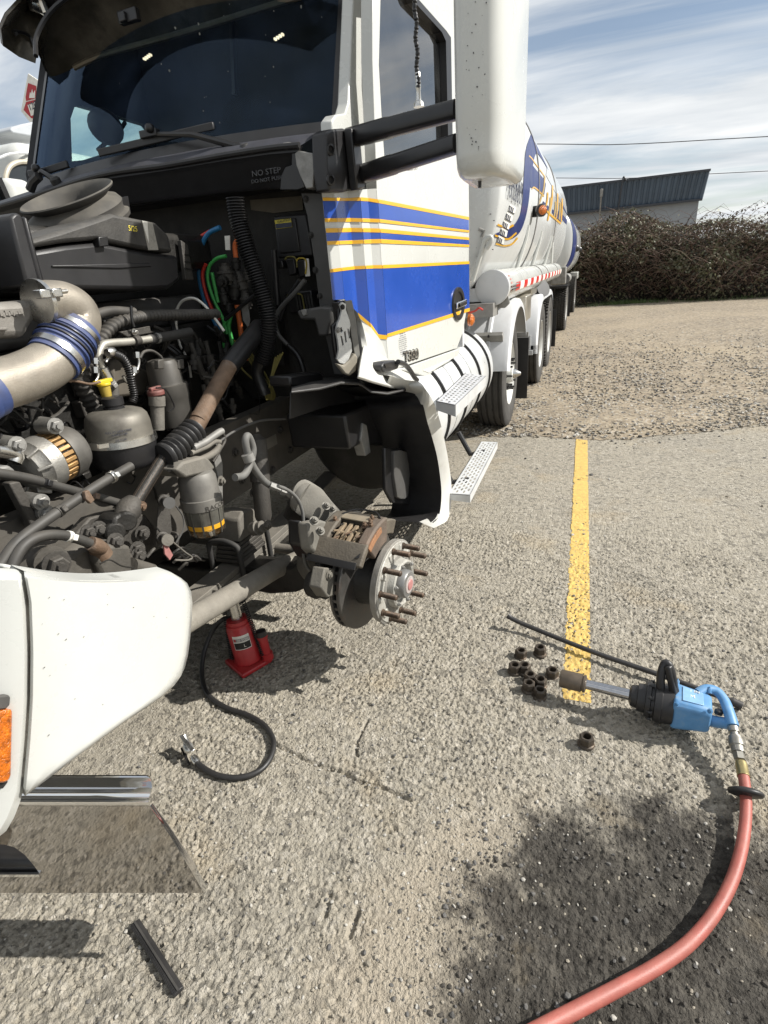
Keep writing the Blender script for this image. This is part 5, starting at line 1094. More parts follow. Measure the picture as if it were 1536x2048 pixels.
for pts, r_, mt in (([(386, 896), (410, 884), (436, 866), (444, 862)], 7, LGREY), ([(382, 906), (412, 894), (428, 884), (440, 884)], 5, DUSTM), ([(396, 922), (418, 912), (432, 902), (438, 890)], 7, DUSTM), ([(340, 936), (356, 944), (372, 940)], 8, DARKI), ([(430, 890), (470, 862), (520, 842), (570, 838)], 2.5, GREYP), ([(444, 862), (450, 880), (440, 900), (426, 924)], 3, IRON)): hose('fuel_line', pts, r_, mt, x=-1.26, n=12)
part('filter_bracket', slab([(424, 905), (438, 896), (446, 930), (446, 1000), (436, 1010), (436, 950)], -1.34, 0.02), LGREY, bevel=0.003); bolt(PX(441, 962, -1.31), (1, 0, 0), 0.014, 0.012, DUSTM)

# clamps, clips and fine wiring that tie the bay together
def clampon(pts, t, x, rpx, mat=STEEL):
    P = crm(pth(pts, x), 8); i = min(len(P)-2, max(1, int(t*(len(P)-1)))); r0 = rpx/SC(P[i]); ax = (P[i+1]-P[i-1]).normalized()
    c = part('hose_clamp', MB().lathe(P[i]-ax*.006, ax, [(0, r0*.98), (0, r0*1.10), (.012, r0*1.10), (.012, r0*.98)], 20), mat, ang=30)
    mb = MB(); d = Vector((1, -.4, .3)); d = (d-ax*d.dot(ax)).normalized(); mb.bar(P[i]+d*r0*1.15-ax*.002, P[i]+d*r0*1.15+ax*.012, .016, .012, up=d); part('clamp_screw', mb, mat, c, bevel=0.002)
h1 = [(-40, 1180), (2, 1128), (34, 1085), (84, 1046), (140, 1008), (200, 968), (262, 932)]
clampon(h1, .62, -1.24, 11, IRON); clampon(h1, .9, -1.24, 11, STEEL)
h2 = [(16, 1150), (44, 1096), (78, 1074), (118, 1070), (156, 1078), (192, 1092)]
clampon(h2, .72, -1.22, 10.5, PAPER)
clampon([(-20, 944), (60, 958), (130, 977), (190, 993), (252, 1010)], .35, -1.33, 9.5, BLACKS); clampon([(-20, 944), (60, 958), (130, 977), (190, 993), (252, 1010)], .72, -1.33, 9.5, RUST)
clampon([(216, 760), (227, 778), (226, 800), (208, 818), (196, 828)], .12, -1.46, 9.5, LGREY)
clampon([(380, 664), (340, 672), (296, 679)], .85, -1.48, 9.5, LGREY)
for k in range(34):
    px, py = random.choice(((random.uniform(180, 330), random.uniform(900, 1000)), (random.uniform(0, 150), random.uniform(800, 880)), (random.uniform(380, 500), random.uniform(690, 860)), (random.uniform(560, 650), random.uniform(680, 745))))
    x_ = random.uniform(-1.52, -1.42); a = PX(px, py, x_); b = PX(px+random.uniform(-55, 55), py+random.uniform(-40, 40), x_+random.uniform(-.03, .03))
    if max(a.y, b.y) > 2.42: continue
    part('fine_wire', MB().tube([a, a.lerp(b, .35)+Vector((.02, 0, random.uniform(-.04, .02))), a.lerp(b, .7)+Vector((.01, 0, random.uniform(-.03, .03))), b], random.uniform(.0018, .005), 6, smooth=5), random.choice((DARKI, BLACKS, IRON, BLACKS)))
mb = MB()
for k in range(9): mb.box(PX(2+k*5.2, 628+random.uniform(-3, 3), xp-.028), (.004, .007, random.uniform(.006, .014)))
part('cast_lettering', mb, MATS['manifold_grey'], im, kind='stuff')
# ================================================================== frame, spring, axle, brake
mb = MB()
for (xa, xb_, za, zb_) in ((-1.475, -1.463, .625, .955), (-1.53, -1.475, .943, .955), (-1.53, -1.475, .625, .637)): mb.box(((xa+xb_)/2, 5.7, (za+zb_)/2), (abs(xb_-xa), 11.6, zb_-za))
rail = part('frame_rail', mb, M('frame_paint', (0.050, 0.046, 0.040), 0.7, 0.1, 0.35, 6, bump=0.3, bscale=70, dust=0.5, stain=0.5, staincol=(0.10, 0.088, 0.068), sscale=5))
mb = MB(); mb.box((-2.33, 5.7, .79), (0.06, 11.6, .33)); part('frame_rail', mb, DARKI)
for y_ in (0.7, 2.9, 4.6, 6.4, 8.6, 10.6): mb = MB(); mb.box((-1.93, y_, .79), (.78, .12, .24)); part('crossmember', mb, DARKI)
part('frame_decal', slab([(528, 880), (552, 868), (555, 888), (530, 902)], -1.460, 0.002), DUSTM, rail)
for px, py in ((470, 905), (484, 960), (560, 860), (580, 900), (545, 940), (600, 880), (505, 985), (612, 842)): bolt(PX(px, py, -1.462), (1, 0, 0), 0.015, 0.012, IRON, rail)
# leaf spring pack
def spr(y): return 0.395+0.055*(y-1.78)**2*1.0+0.0
sp = None
for k, (y0, y1) in enumerate(((0.72, 2.75), (1.0, 2.5), (1.28, 2.25))):
    loops = []
    for y_ in np.linspace(y0, y1, 18):
        z_ = spr(y_)-k*0.030; loops.append([Vector((-1.36, y_, z_)), Vector((-1.46, y_, z_)), Vector((-1.46, y_, z_-.027)), Vector((-1.36, y_, z_-.027))])
    o = build(MB().loft(loops), 'leaf_spring' if k == 0 else 'leaf', DUSTM, TR if sp is None else sp, bevel=0.003); sp = sp or o
mb = MB(); mb.box((-1.41, 1.255, spr(1.25)-.028), (.125, .035, .075)); part('spring_clip', mb, IRON, sp, bevel=0.004)
# spring pad with stepped stack and U-bolts
for k in range(5): mb = MB(); mb.box((-1.41, 1.775, .415+k*.018), (.13-.004*k, .20-.012*k, .016)); part('spring_plate', mb, IRON, sp, bevel=0.003)
mb = MB(); mb.prism([(-1.345, 1.70, .50), (-1.345, 1.86, .50), (-1.345, 1.84, .60), (-1.345, 1.76, .625), (-1.345, 1.72, .60)], (-.12, 0, 0)); part('bump_stop', mb, DUSTM, sp, bevel=0.01)
for y_ in (1.665, 1.885):
    mb = MB(); mb.tube([(-1.335, y_, .30), (-1.335, y_, .47), (-1.35, y_, .505), (-1.41, y_, .52), (-1.47, y_, .505), (-1.485, y_, .47), (-1.485, y_, .3)], .012, 10, smooth=4); part('u_bolt', mb, RUBBER, sp)
# shock absorber
a, b = PX(529, 1056, -1.27), PX(512, 868, -1.30); s0 = SC(a); l_ = (b-a).length
sk = part('shock_absorber', MB().lathe(a, b-a, [(0, .012), (.06*l_, .014), (.08*l_, .030), (.13*l_, .036), (.5*l_, .036), (.505*l_, .042), (.94*l_, .042), (.96*l_, .03), (l_, .016)], 28), IRON, ang=40)
cyl('shock_eye', PX(506, 1058, -1.31), PX(530, 1052, -1.24), [(0, .03), (.5, .034), (.52, .026), (.8, .026)], DUSTM, sk, n=18); bolt(PX(534, 1050, -1.235), (1, -.2, 0), .016, .014, DUSTM, sk)
# drag link and axle beam
DLM = M('dusty_link', (0.21, 0.195, 0.165), 0.75, 0.1, 0.3, 9, bump=0.4, bscale=160, dust=0.5, stain=0.45, staincol=(0.12, 0.105, 0.085), sscale=12)
hose('drag_link', [(340, 1262), (548, 1140), (640, 1100)], 19, DLM, x=-1.19, n=20, sm=0)
mb = MB(); ab = [(-1.02, .40, .10, .15), (-1.12, .34, .12, .13), (-1.25, .31, .13, .12), (-1.41, .315, .14, .11), (-1.6, .27, .11, .11), (-2.2, .27, .11, .11), (-2.8, .38, .11, .13)]
mb.loft([[Vector((x, 1.775+sy*wy_/2, z+sz*hz/2)) for sy, sz in ((-1, -1), (1, -1), (1, 1), (-1, 1))] for x, z, wy_, hz in ab]); part('axle_beam', mb, DARKI, bevel=0.012)
cyl('tie_rod', (-0.98, 1.98, .33), (-2.8, 1.98, .33), [(0, .024), (1, .024)], DUSTM)
# hub and brake: axis a little below level and steered
HC = PX(791, 1163, -.655); AX = Vector((.992, -.12, -.02)).normalized(); _, HU, HV = frame(AX)
HU2 = Vector((0, 0, 1)); HU2 = (HU2-AX*HU2.dot(AX)).normalized(); HV2 = AX.cross(HU2)
def hp(t, r_, q): return HC+AX*t+(HU2*math.cos(q)+HV2*math.sin(q))*r_
HUBM = M('cast_hub', (0.42, 0.41, 0.37), 0.55, 0.3, 0.28, 22, bump=0.45, bscale=150, dust=0.2, stain=0.85, staincol=(0.13, 0.10, 0.075), sscale=9)
hb = part('hub', MB().lathe(HC, AX, [(-.13, .085), (-.03, .095), (-.028, .152), (-.026, .166), (-.002, .168), (0, .164), (.002, .118), (.010, .112), (.012, .100)], 48), M('hub_flange', (0.27, 0.26, 0.235), 0.6, 0.35, 0.25, 14, bump=0.3, bscale=150, dust=0.3, stain=0.6, staincol=(0.13, 0.10, 0.08), sscale=9), ang=35)
part('hub_face', MB().lathe(HC, AX, [(.001, .160), (.004, .158), (.006, .122), (.008, .112)], 48), HUBM, hb)
part('hub_pilot', MB().lathe(HC, AX, [(.006, .100), (.036, .094), (.040, .086), (.036, .078), (.02, .074)], 40), HUBM, hb, ang=35)
for k in range(10):                                     # stiff bosses between the studs
    q = 2*math.pi*(k+.5)/10; mb = MB(); mb.bar(hp(.004, .108, q), hp(.004, .150, q), .022, .012, up=AX); part('hub_boss', mb, HUBM, hb, bevel=0.004)
part('hub_cap', MB().lathe(HC, AX, [(.02, .058), (.052, .055), (.058, .050), (.060, .040)], 36), M('cap_grey', (0.22, 0.22, 0.215), 0.4, 0.5, 0.2, 12, dust=0.15), hb, ang=35)
part('hub_cap_window', MB().lathe(HC, AX, [(.058, .036), (.062, .034), (.063, .028)], 30), M('cap_ring', (0.36, 0.32, 0.30), 0.5, 0, 0.2, 30), hb); part('hub_cap_plug', MB().lathe(HC, AX, [(.062, .023), (.066, .020), (.067, .010)], 24), M('pink_plug', (0.36, 0.16, 0.15), 0.5, 0, 0.1), hb)
for k in range(6): q = 2*math.pi*k/6+.2; bolt(hp(.040, .083, q), AX, .006, .007, LGREY, hb)
for k in range(10):
    q = 2*math.pi*k/10+.12; P_ = [(0, .0135), (.006, .0135), (.007, .0105), (.020, .0105)]
    t = .020
    while t < .068: P_ += [(t, .0112), (t+.0012, .0100)]; t += .0024
    P_ += [(.070, .0095), (.072, .007)]
    part('stud', MB().lathe(hp(.004, .1428, q), AX, P_, 12), M('rusty_stud', (0.085, 0.062, 0.045), 0.6, 0.5, 0.45, 30, stain=0.5, staincol=(0.21, 0.115, 0.06), sscale=25), hb, ang=25)
ROT = M('rotor_iron', (0.10, 0.095, 0.088), 0.45, 0.6, 0.25, 10, bump=0.3, bscale=200, stain=0.4, staincol=(0.16, 0.10, 0.07), sscale=14)
RT = -.170
rot = part('brake_rotor', MB().lathe(HC, AX, [(RT, .10), (RT, .213), (RT+.004, .216), (RT+.014, .216), (RT+.014, .19), (RT+.032, .19), (RT+.032, .216), (RT+.042, .216), (RT+.046, .213), (RT+.046, .10)], 64), ROT, ang=35)
for k in range(36):
    q = 2*math.pi*k/36; mb = MB(); mb.bar(hp(RT+.013, .203, q), hp(RT+.033, .203, q), .012, .018, up=hp(0, 1, q)-HC); part('vent_vane', mb, ROT, rot)
part('rotor_hat', MB().lathe(HC, AX, [(RT+.03, .125), (RT+.05, .112), (-.03, .108), (-.028, .12)], 40), DARKI, rot)
# caliper: a saddle over the rotor with a window on the pads
CAL = M('caliper_iron', (0.095, 0.080, 0.060), 0.65, 0.25, 0.35, 10, bump=0.4, bscale=120, dust=0.35, stain=0.5, staincol=(0.045, 0.038, 0.032), sscale=7)
def arc(t0, t1, ra, rb, q0, q1, n=14, mb=None):
    mb = mb or MB(); L_ = []
    for k in range(n+1):
        q = q0+(q1-q0)*k/n; L_.append([hp(t0, ra, q), hp(t1, ra, q), hp(t1, rb, q), hp(t0, rb, q)])
    return mb.loft(L_)
q_ = lambda d: R(d)
sgn = 1 if (hp(0, 1, R(60))-HC).y < 0 else -1            # +angle = towards the front
A_ = lambda d: R(d)*sgn
RO = .262
cal = part('brake_caliper', arc(-.250, -.032, .236, RO, A_(31), A_(51)), CAL, bevel=0.008)
part('caliper_cheek', arc(-.250, -.200, .16, RO, A_(-4), A_(33)), CAL, cal, bevel=0.008)
part('caliper_cheek', arc(-.078, -.034, .16, RO, A_(-6), A_(33)), M('caliper_outer_iron', (0.115, 0.085, 0.065), 0.7, 0.25, 0.3, 12, bump=0.4, bscale=120, dust=0.3, stain=0.5, staincol=(0.20, 0.12, 0.08), sscale=6), cal, bevel=0.010)
part('caliper_bridge', arc(-.240, -.040, .225, .256, A_(-9), A_(6)), CAL, cal, bevel=0.008)
part('caliper_body', arc(-.225, -.200, .12, .25, A_(-30), A_(60)), DARKI, cal, bevel=0.006)
part('caliper_end', arc(-.245, -.05, .18, .24, A_(-34), A_(-9)), CAL, cal, bevel=0.010)
part('caliper_skirt', arc(-.258, -.050, .250, .264, A_(48), A_(54)), BLACKS, cal, bevel=0.004)
PADM = M('pad_brown', (0.23, 0.165, 0.095), 0.8, 0.1, 0.35, 20, bump=0.5, dust=0.4)
for t0, t1, q0 in ((-.190, -.172, 9), (-.163, -.145, 8), (-.136, -.118, 10), (-.110, -.094, 8)): part('brake_pad', arc(t0, t1, .15, .250-.004*random.random(), A_(q0), A_(32)), PADM, cal, bevel=0.004)
for k in range(14):
    t_, d_ = random.uniform(-.20, -.07), random.uniform(7, 32); mb = MB(); c0 = hp(t_, .248, A_(d_)); mb.bar(c0, c0+Vector((random.uniform(-.02, .02), random.uniform(-.03, .03), random.uniform(-.004, .008))), .005, .006); part('pad_clip', mb, random.choice((RUST, PADM, DARKI)), cal, bevel=0.001)
mb = MB(); mb.tube([hp(-.21, .262, A_(2)), hp(-.17, .272, A_(-6)), hp(-.09, .272, A_(-7)), hp(-.05, .262, A_(0))], .004, 8, smooth=4); part('pad_retainer', mb, BLACKS, cal)
mb = MB(); arc(-.205, -.085, .256, .262, A_(-1), A_(8), 4, mb); part('retainer_plate', mb, M('retainer_tan', (0.26, 0.215, 0.15), 0.7, 0.2, 0.3, 20, dust=0.4), cal, bevel=0.003)
for t_, d_ in ((-.080, 2), (-.072, 8), (-.060, 12), (-.215, 12), (-.085, 13)): bolt(hp(t_, .258, A_(d_)), hp(0, 1, A_(d_))-HC, .009, .012, RUST, cal)
part('caliper_recess', MB().prism([hp(-.065, .2635, A_(45)), hp(-.046, .2635, A_(44)), hp(-.046, .2635, A_(40))], (hp(0, .002, A_(44))-HC)), BLACKS, cal)
part('rust_edge', arc(-.036, -.028, .225, .250, A_(8), A_(34)), M('raw_rust', (0.24, 0.12, 0.06), 0.8, 0.1, 0.4, 25, bump=0.4), cal, bevel=0.002)
# carrier, knuckle, lower bracket
KN = M('knuckle_iron', (0.125, 0.118, 0.10), 0.7, 0.15, 0.25, 10, bump=0.35, bscale=120, dust=0.45, stain=0.4, staincol=(0.06, 0.055, 0.048), sscale=7)
kn = part('steering_knuckle', MB().loft([[hp(t_, r_, 2*math.pi*k/16) for k in range(16)] for t_, r_ in ((-.44, .045), (-.40, .075), (-.32, .095), (-.26, .10), (-.22, .085))]), KN, bevel=0.006)
mb = MB(); mb.lathe(HC+AX*-.36+Vector((0, 0, -.14)), (0.03, 0, 1), [(0, .035), (.02, .05), (.26, .05), (.28, .03)], 20); part('king_pin', mb, KN, kn)
part('knuckle_bracket', slab([(650, 1135), (704, 1142), (700, 1156), (690, 1172), (690, 1184), (656, 1196), (642, 1176)], -.83, .05), KN, kn, bevel=0.006)
mb = MB(); c1 = PX(634, 1168, -.90); mb.lathe(c1-Vector((.02, 0, 0)), (1, -.2, .1), [(0, .05), (.03, .055), (.05, .045), (.07, .05)], 18); part('ball_joint', mb, DARKI, kn)
bolt(PX(658, 1150, -.825), (1, -.2, 0), .012, .008, KN, kn)
# brake chamber behind the caliper
cA = Vector((-.905, 1.86, .60))
a, b = PX(612, 1036, -1.06), PX(640, 985, -1.0)
bc = part('brake_chamber', MB().lathe(a, (b-a)+Vector((.02, .04, .0)), [(-.05, .03), (-.045, .085), (.0, .095), (.006, .102), (.024, .102), (.03, .095), (.07, .088), (.10, .07), (.115, .03)], 32), DARKI, ang=40)
AL2 = M('carrier_iron', (0.165, 0.158, 0.138), 0.6, 0.2, 0.22, 10, bump=0.3, bscale=150, dust=0.4, stain=0.4, staincol=(0.10, 0.095, 0.085), sscale=9)
c1 = PX(608, 990, -1.0)
ch = part('caliper_actuator', MB().loft([[Vector(c)+Vector((math.cos(q)*ra*.35, math.cos(q)*ra*.9, math.sin(q)*rb)) for q in [2*math.pi*k/20 for k in range(20)]] for c, ra, rb in ((PX(598, 994, -1.03), .045, .055), (PX(608, 996, -1.0), .062, .074), (PX(632, 1008, -.97), .058, .070), (PX(652, 1022, -.95), .045, .052), (PX(676, 1044, -.92), .040, .044), (PX(700, 1058, -.90), .036, .04), (PX(716, 1064, -.88), .03, .03))]), AL2, bevel=0.006, ang=60)
part('actuator_cap', MB().lathe(PX(600, 992, -1.02), PX(600, 992, -1.02)-PX(620, 1002, -.98), [(-.02, .062), (.0, .062), (.015, .052), (.022, .035)], 24), AL2, ch)
part('carrier_arm', slab([(618, 1046), (644, 1040), (668, 1048), (660, 1068), (640, 1072), (650, 1090), (636, 1112), (624, 1100), (620, 1070)], -.90, .05), AL2, ch, bevel=0.010)
for px, py, x_ in ((628, 1042, -.88), (652, 1012, -.93), (664, 1018, -.92), (640, 1062, -.87)): bolt(PX(px, py, x_), (.6, -.4, .6), .012, .014, AL2, ch)
part('carrier_bracket', slab([(602, 1040), (640, 1066), (640, 1100), (620, 1118), (604, 1090)], -.97, .06), BLACKS, ch, bevel=0.01)
# air hose to the chamber and sensor lead
BH = M('brake_hose_grey', (0.115, 0.115, 0.11), 0.6, 0, 0.2, 16, dust=0.35)
hose('brake_hose', [(470, 955), (488, 950), (500, 928), (506, 900), (500, 878), (494, 872), (491, 884), (496, 908), (508, 936), (526, 960), (545, 974)], 7.5, BH, x=-1.12, n=14)
cyl('hose_fitting', PX(540, 970, -1.11), PX(586, 990, -1.05), [(0, .014), (.25, .016), (.27, .012), (.45, .012), (.46, .018), (.66, .018), (.67, .012), (.8, .012), (.81, .016), (1, .016)], LGREY, n=6, ang=20)
cyl('hose_clip', PX(494, 908, -1.115), PX(500, 922, -1.11), [(0, .021), (1, .021)], LGREY)
hose('sensor_cable', [(556, 972), (578, 982), (596, 1000), (606, 1030), (606, 1070), (606, 1100), (612, 1130), (628, 1150)], 3.4, BH, x=-.99, n=8)
cyl('cable_tie', PX(598, 1058, -.985), PX(614, 1062, -.985), [(0, .008), (1, .008)], GREYP)
# ---- inner splash guard, cab fairing and what shows through the wheel opening
part('splash_shelf', MB().grid([[PX(582, 782, -.98), PX(640, 775, -.95), PX(682, 764, -.92), PX(720, 766, -.89), PX(742, 782, -.86), PX(775, 786, -.82), PX(812, 778, -.78)], [PX(583, 770, -1.22), PX(642, 755, -1.2), PX(684, 754, -1.15), PX(716, 754, -1.1), PX(745, 768, -1.05), PX(780, 772, -1.0), PX(812, 768, -.9)]], thick=(0, 0, -.01)), M('shelf_plastic', (0.022, 0.022, 0.023), 0.45, 0, 0.3, 12, dust=0.3, dustcol=(0.16, 0.145, 0.125)), ang=40, bevel=0.004)
part('splash_guard', slab([(582, 784), (640, 777), (682, 766), (720, 768), (742, 784), (775, 788), (820, 776), (824, 790), (770, 800), (700, 806), (660, 812), (640, 818), (580, 838)], -1.10, 0.006), BLACKS, bevel=0.002)
part('splash_box', slab([(580, 752), (640, 744), (648, 750), (646, 764), (600, 772), (582, 772)], -1.12, .10), BLACKS, bevel=0.008)
bolt(PX(721, 767, -.94), (1, -.5, 0), .008, .012, LGREY)
part('battery_box', slab([(690, 830), (760, 800), (856, 790), (866, 840), (860, 895), (772, 892), (720, 890), (700, 900)], -1.0, .30), BLACKS, bevel=0.012)
part('tank_end', MB().lathe((-1.17, 2.66, .70), (0, 1, 0), [(0, .05), (.02, .30), (.05, .335), (.08, .345)], 40), M('tank_end_shade', (0.06, 0.057, 0.05), 0.6, 0.3, 0.25, 6, stain=0.6, staincol=(0.12, 0.11, 0.10)), ang=50)
part('tank_bracket', slab([(726, 846), (734, 850), (742, 905), (732, 912), (722, 880)], -.99, .05), LGREY, bevel=0.004)
mf = part('mud_flap_panel', slab([(770, 895), (880, 900), (884, 960), (880, 1012), (858, 1012), (786, 1006), (772, 980)], -.90, .02), BLACKS, bevel=0.006)
rows = [[PX(788, 902, -.885), PX(800, 900, -.87), PX(808, 902, -.87), PX(818, 906, -.885)], [PX(788, 950, -.885), PX(800, 950, -.868), PX(810, 950, -.868), PX(820, 950, -.885)], [PX(794, 994, -.885), PX(802, 998, -.87), PX(810, 998, -.87), PX(816, 992, -.885)]]
part('flap_rib', MB().grid(rows, thick=(-.02, 0, 0)), GREYP, mf, bevel=0.003)
part('flap_edge', slab([(850, 905), (862, 908), (876, 960), (878, 1000), (868, 1002), (866, 960)], -.885, .01), GREYP, mf, bevel=0.003)
# white fairing that closes the rear of the wheel opening
fo_ = [(784, 752), (812, 760), (838, 764), (852, 780), (868, 806), (882, 850), (893, 900), (901, 950), (903, 985), (900, 1022), (893, 1042), (868, 1056)]
fi_ = [(772, 770), (808, 782), (834, 790), (846, 810), (854, 842), (864, 874), (874, 912), (880, 950), (883, 985), (881, 1018), (876, 1036), (864, 1048)]
rows = [[], [], [], []]
for i, (a, b) in enumerate(zip(fo_, fi_)):
    t = i/11; xo = -.80+.13*float(ss(0, .30, t)); A = PX(a[0], a[1], xo); B = PX(b[0], b[1], xo-.035)
    rows[0].append(A+Vector((-.08, .05, 0))); rows[1].append(A); rows[2].append(A.lerp(B, .5)+Vector((.006, 0, 0))); rows[3].append(B)
rows = [crm(r_, 4) for r_ in rows]
fair = part('wheel_arch_fairing', MB().grid(rows, thick=(-.012, .006, 0)), WHITED, ang=60)
rows2 = [rows[3], [p+Vector((-.10, .03, -.012)) for p in rows[3]], [p+Vector((-.30, .06, -.03)) for p in rows[3]]]
part('arch_liner', MB().grid(rows2, thick=(0, .006, 0)), BLACKP, fair, ang=60)
part('arch_lip', MB().grid([[PX(*p, -.90) for p in [(728, 690), (756, 706), (788, 722), (826, 738), (850, 778)]], [PX(*p, -.87) for p in [(722, 724), (750, 738), (786, 746), (824, 756), (848, 786)]], [PX(*p, -.82) for p in [(718, 752), (748, 762), (784, 772), (816, 778), (842, 800)]]], thick=(-.01, 0, -.01)), WHITED, fair, bevel=0.004)
lt = part('arch_latch', slab([(764, 732), (768, 724), (790, 720), (800, 727), (796, 738), (778, 744), (765, 742)], -.83, .06), BLACKP, bevel=0.006)
part('latch_window', slab([(770, 729), (784, 727), (784, 734), (772, 736)], -.826, .01), BLACKS, lt)
part('latch_strap', MB().tube(pth([(796, 724), (808, 728), (818, 738), (830, 756), (834, 760)], -.815), .012, 8, smooth=4), BLACKS, lt)
# alloy hood rest on the cab corner
hr_o = [(676, 646), (679, 640), (684, 622), (680, 610), (685, 604), (692, 608), (692, 620), (699, 640), (701, 650), (698, 668), (703, 686), (704, 702), (696, 722), (690, 728), (680, 726), (674, 718), (678, 700), (676, 680), (672, 662)]
hl = [[(679, 657), (683, 654), (686, 662), (682, 666)], [(681, 672), (684, 672), (688, 690), (685, 692)], [(688, 664), (691, 662), (694, 684), (691, 686)], [(695, 658), (697, 657), (700, 676), (698, 678)]]
hn = Vector((.80, -.60, 0)).normalized(); h0 = PX(690, 670, -.93); HP = lambda px, py, o=0: PP(px, py, h0+hn*o, hn)
HRM = M('cast_aluminium_clean', (0.55, 0.55, 0.53), 0.45, 0.4, 0.25, 30, bump=0.3, bscale=250, stain=0.5, staincol=(0.2, 0.19, 0.18), sscale=30)
part('hood_rest', MB().plate([HP(*p) for p in hr_o], [[HP(*p) for p in h] for h in hl], -hn*.012), HRM, bevel=0.0015)
part('hood_rest_foot', MB().prism([HP(px, py, .012) for px, py in [(674, 727), (688, 731), (702, 718), (710, 706), (716, 714), (713, 742), (700, 752), (690, 748)]], -hn*.03), M('dusty_foot', (0.26, 0.235, 0.185), 0.7, 0, 0.2, 12, dust=0.4), bevel=0.006)
part('hood_rest_backing', MB().prism([HP(px, py, -.02) for px, py in [(664, 652), (676, 640), (676, 604), (690, 600), (706, 612), (716, 700), (724, 744), (712, 748), (690, 730), (672, 718), (668, 690)]], -hn*.02), BLACKS, bevel=0.004)
part('hood_rest_rail', MB().prism([HP(px, py, -.012) for px, py in [(690, 602), (704, 600), (712, 640), (724, 740), (716, 744), (706, 690), (698, 640)]], -hn*.01), M('rail_grey', (0.16, 0.155, 0.14), 0.5, 0.2, 0.2, 20), bevel=0.002)
bolt(HP(676, 660, .002), hn, .008, .006, LGREY); bolt(HP(685, 614, .002), hn, .007, .006, DARKI)

# what blocks the light on the far side: gearbox, exhaust box, far wheel, far fuel tank and steps
mb = MB(); mb.lathe((-1.95, 2.25, .80), (0, 1, -.03), [(0, .30), (.25, .30), (.3, .22), (1.3, .2), (1.35, .1)], 20); part('gearbox', mb, DARKI)
mb = MB(); mb.box((-1.95, 1.5, .55), (.42, 1.2, .34)); part('sump', mb, DARKI, bevel=0.03)
mb = MB(); mb.lathe((-2.72, 2.7, .735), (0, 1, 0), [(0, .2), (.02, .345), (1.9, .345), (1.92, .2)], 32); part('fuel_tank', mb, LGREY)
mb = MB(); mb.box((-2.72, 2.45, .8), (.6, .05, .9)); part('arch_guard', mb, BLACKP)
mb = MB(); mb.box((-1.95, 4.75, .75), (1.3, .5, .5)); part('exhaust_box', mb, DARKI, bevel=0.03)
mb = MB(); mb.box((-1.2, 2.75, .95), (.4, .08, .5)); part('tank_bulkhead', mb, BLACKG)
# ================================================================== behind the cab: fuel tank, steps, wheels, tank body
ft_a, ft_b, FTX, FTZ, FTR = 2.72, 4.62, -1.10, .735, .345
ft_ = part('fuel_tank', MB().lathe((FTX, ft_a, FTZ), (0, 1, 0), [(0, FTR*.9), (.02, FTR*.98), (.04, FTR), (1.80, FTR), (1.85, FTR*.985), (1.88, FTR*.93), (1.90, FTR*.8)], 64), M('polished_tank', (0.60, 0.61, 0.605), 0.34, 0.3, 0.05, 5, stain=0.25, staincol=(0.45, 0.43, 0.40), sscale=4), ang=40)
for y_ in (3.02, 3.50, 3.98, 4.36):
    part('tank_strap', MB().lathe((FTX, y_-.022, FTZ), (0, 1, 0), [(0, FTR+.001), (0, FTR+.007), (.012, FTR+.007), (.012, FTR+.012), (.034, FTR+.012), (.034, FTR+.007), (.046, FTR+.007), (.046, FTR+.001)], 64), BLACKS, ft_, ang=30)
for y_ in (3.26, 3.74): 
    mb = MB(); mb.lathe((FTX, y_-.003, FTZ), (0, 1, 0), [(0, FTR+.0005), (0, FTR+.002), (.006, FTR+.002), (.006, FTR+.0005)], 48); part('weld_bead', mb, LGREY, ft_)
def tread(pa, pb, pc, pd, nx, ny, name, drop):
    """perforated step: corners a,b (outer near, outer far), c,d (inner far, inner near)"""
    a, b, c, d = map(Vector, (pa, pb, pc, pd)); f = lambda u, v: a.lerp(b, u).lerp(d.lerp(c, u), v); holes = []
    for j in range(ny):
        for i in range(nx):
            u = (i+.5+(.25 if j % 2 else -.25)*.9)/nx; v = .10+.80*(j+.5)/ny
            if u < .02 or u > .98: continue
            du, dv = .36/nx, .26/ny; holes.append([f(u-du, v), f(u-du*.4, v-dv), f(u+du*.4, v-dv), f(u+du, v), f(u+du*.4, v+dv), f(u-du*.4, v+dv)])
    t = part(name, MB().plate([a, b, c, d], holes, (0, 0, -.004)), ALU, fix=True)
    mb = MB(); mb.prism([a+Vector((0.001, 0, 0)), b+Vector((0.001, 0, 0)), b+Vector((0.001, 0, -drop)), a+Vector((0.001, 0, -drop))], (-.004, 0, 0)); mb.prism([a, d, d+Vector((0, 0, -drop*.8)), a+Vector((0, 0, -drop))], (0, .004, 0)); mb.prism([d, c, c+Vector((0, 0, -drop)), d+Vector((0, 0, -drop))], (.004, 0, 0)); part('step_flange', mb, ALU, t)
    return t
xo, zu = -.70, .985
a, b = PZ(913, 806, zu), PZ(968, 748, zu)
u0 = Vector((-.74, PX(906, 812, -.74).y, zu)); 
P1, P2, P3, P4 = PZ(911, 810, zu), PZ(972, 752, zu), PZ(931, 745, zu), PZ(872, 802, zu)
tread(P1, P2, P3, P4, 16, 4, 'step', .05)
zl = .38
P1, P2, P3, P4 = PZ(940, 990, zl), PZ(995, 884, zl), PZ(962, 883, zl), PZ(896, 987, zl)
tread(P1, P2, P3, P4, 17, 5, 'step', .045)
for y_ in (P1.y+.25, P2.y-.2): mb = MB(); mb.tube([(P4.x+.06, y_, zl-.01), (P4.x-.04, y_, zl-.03), (P4.x-.12, y_, zl+.12)], .018, 8); part('step_hanger', mb, BLACKS)
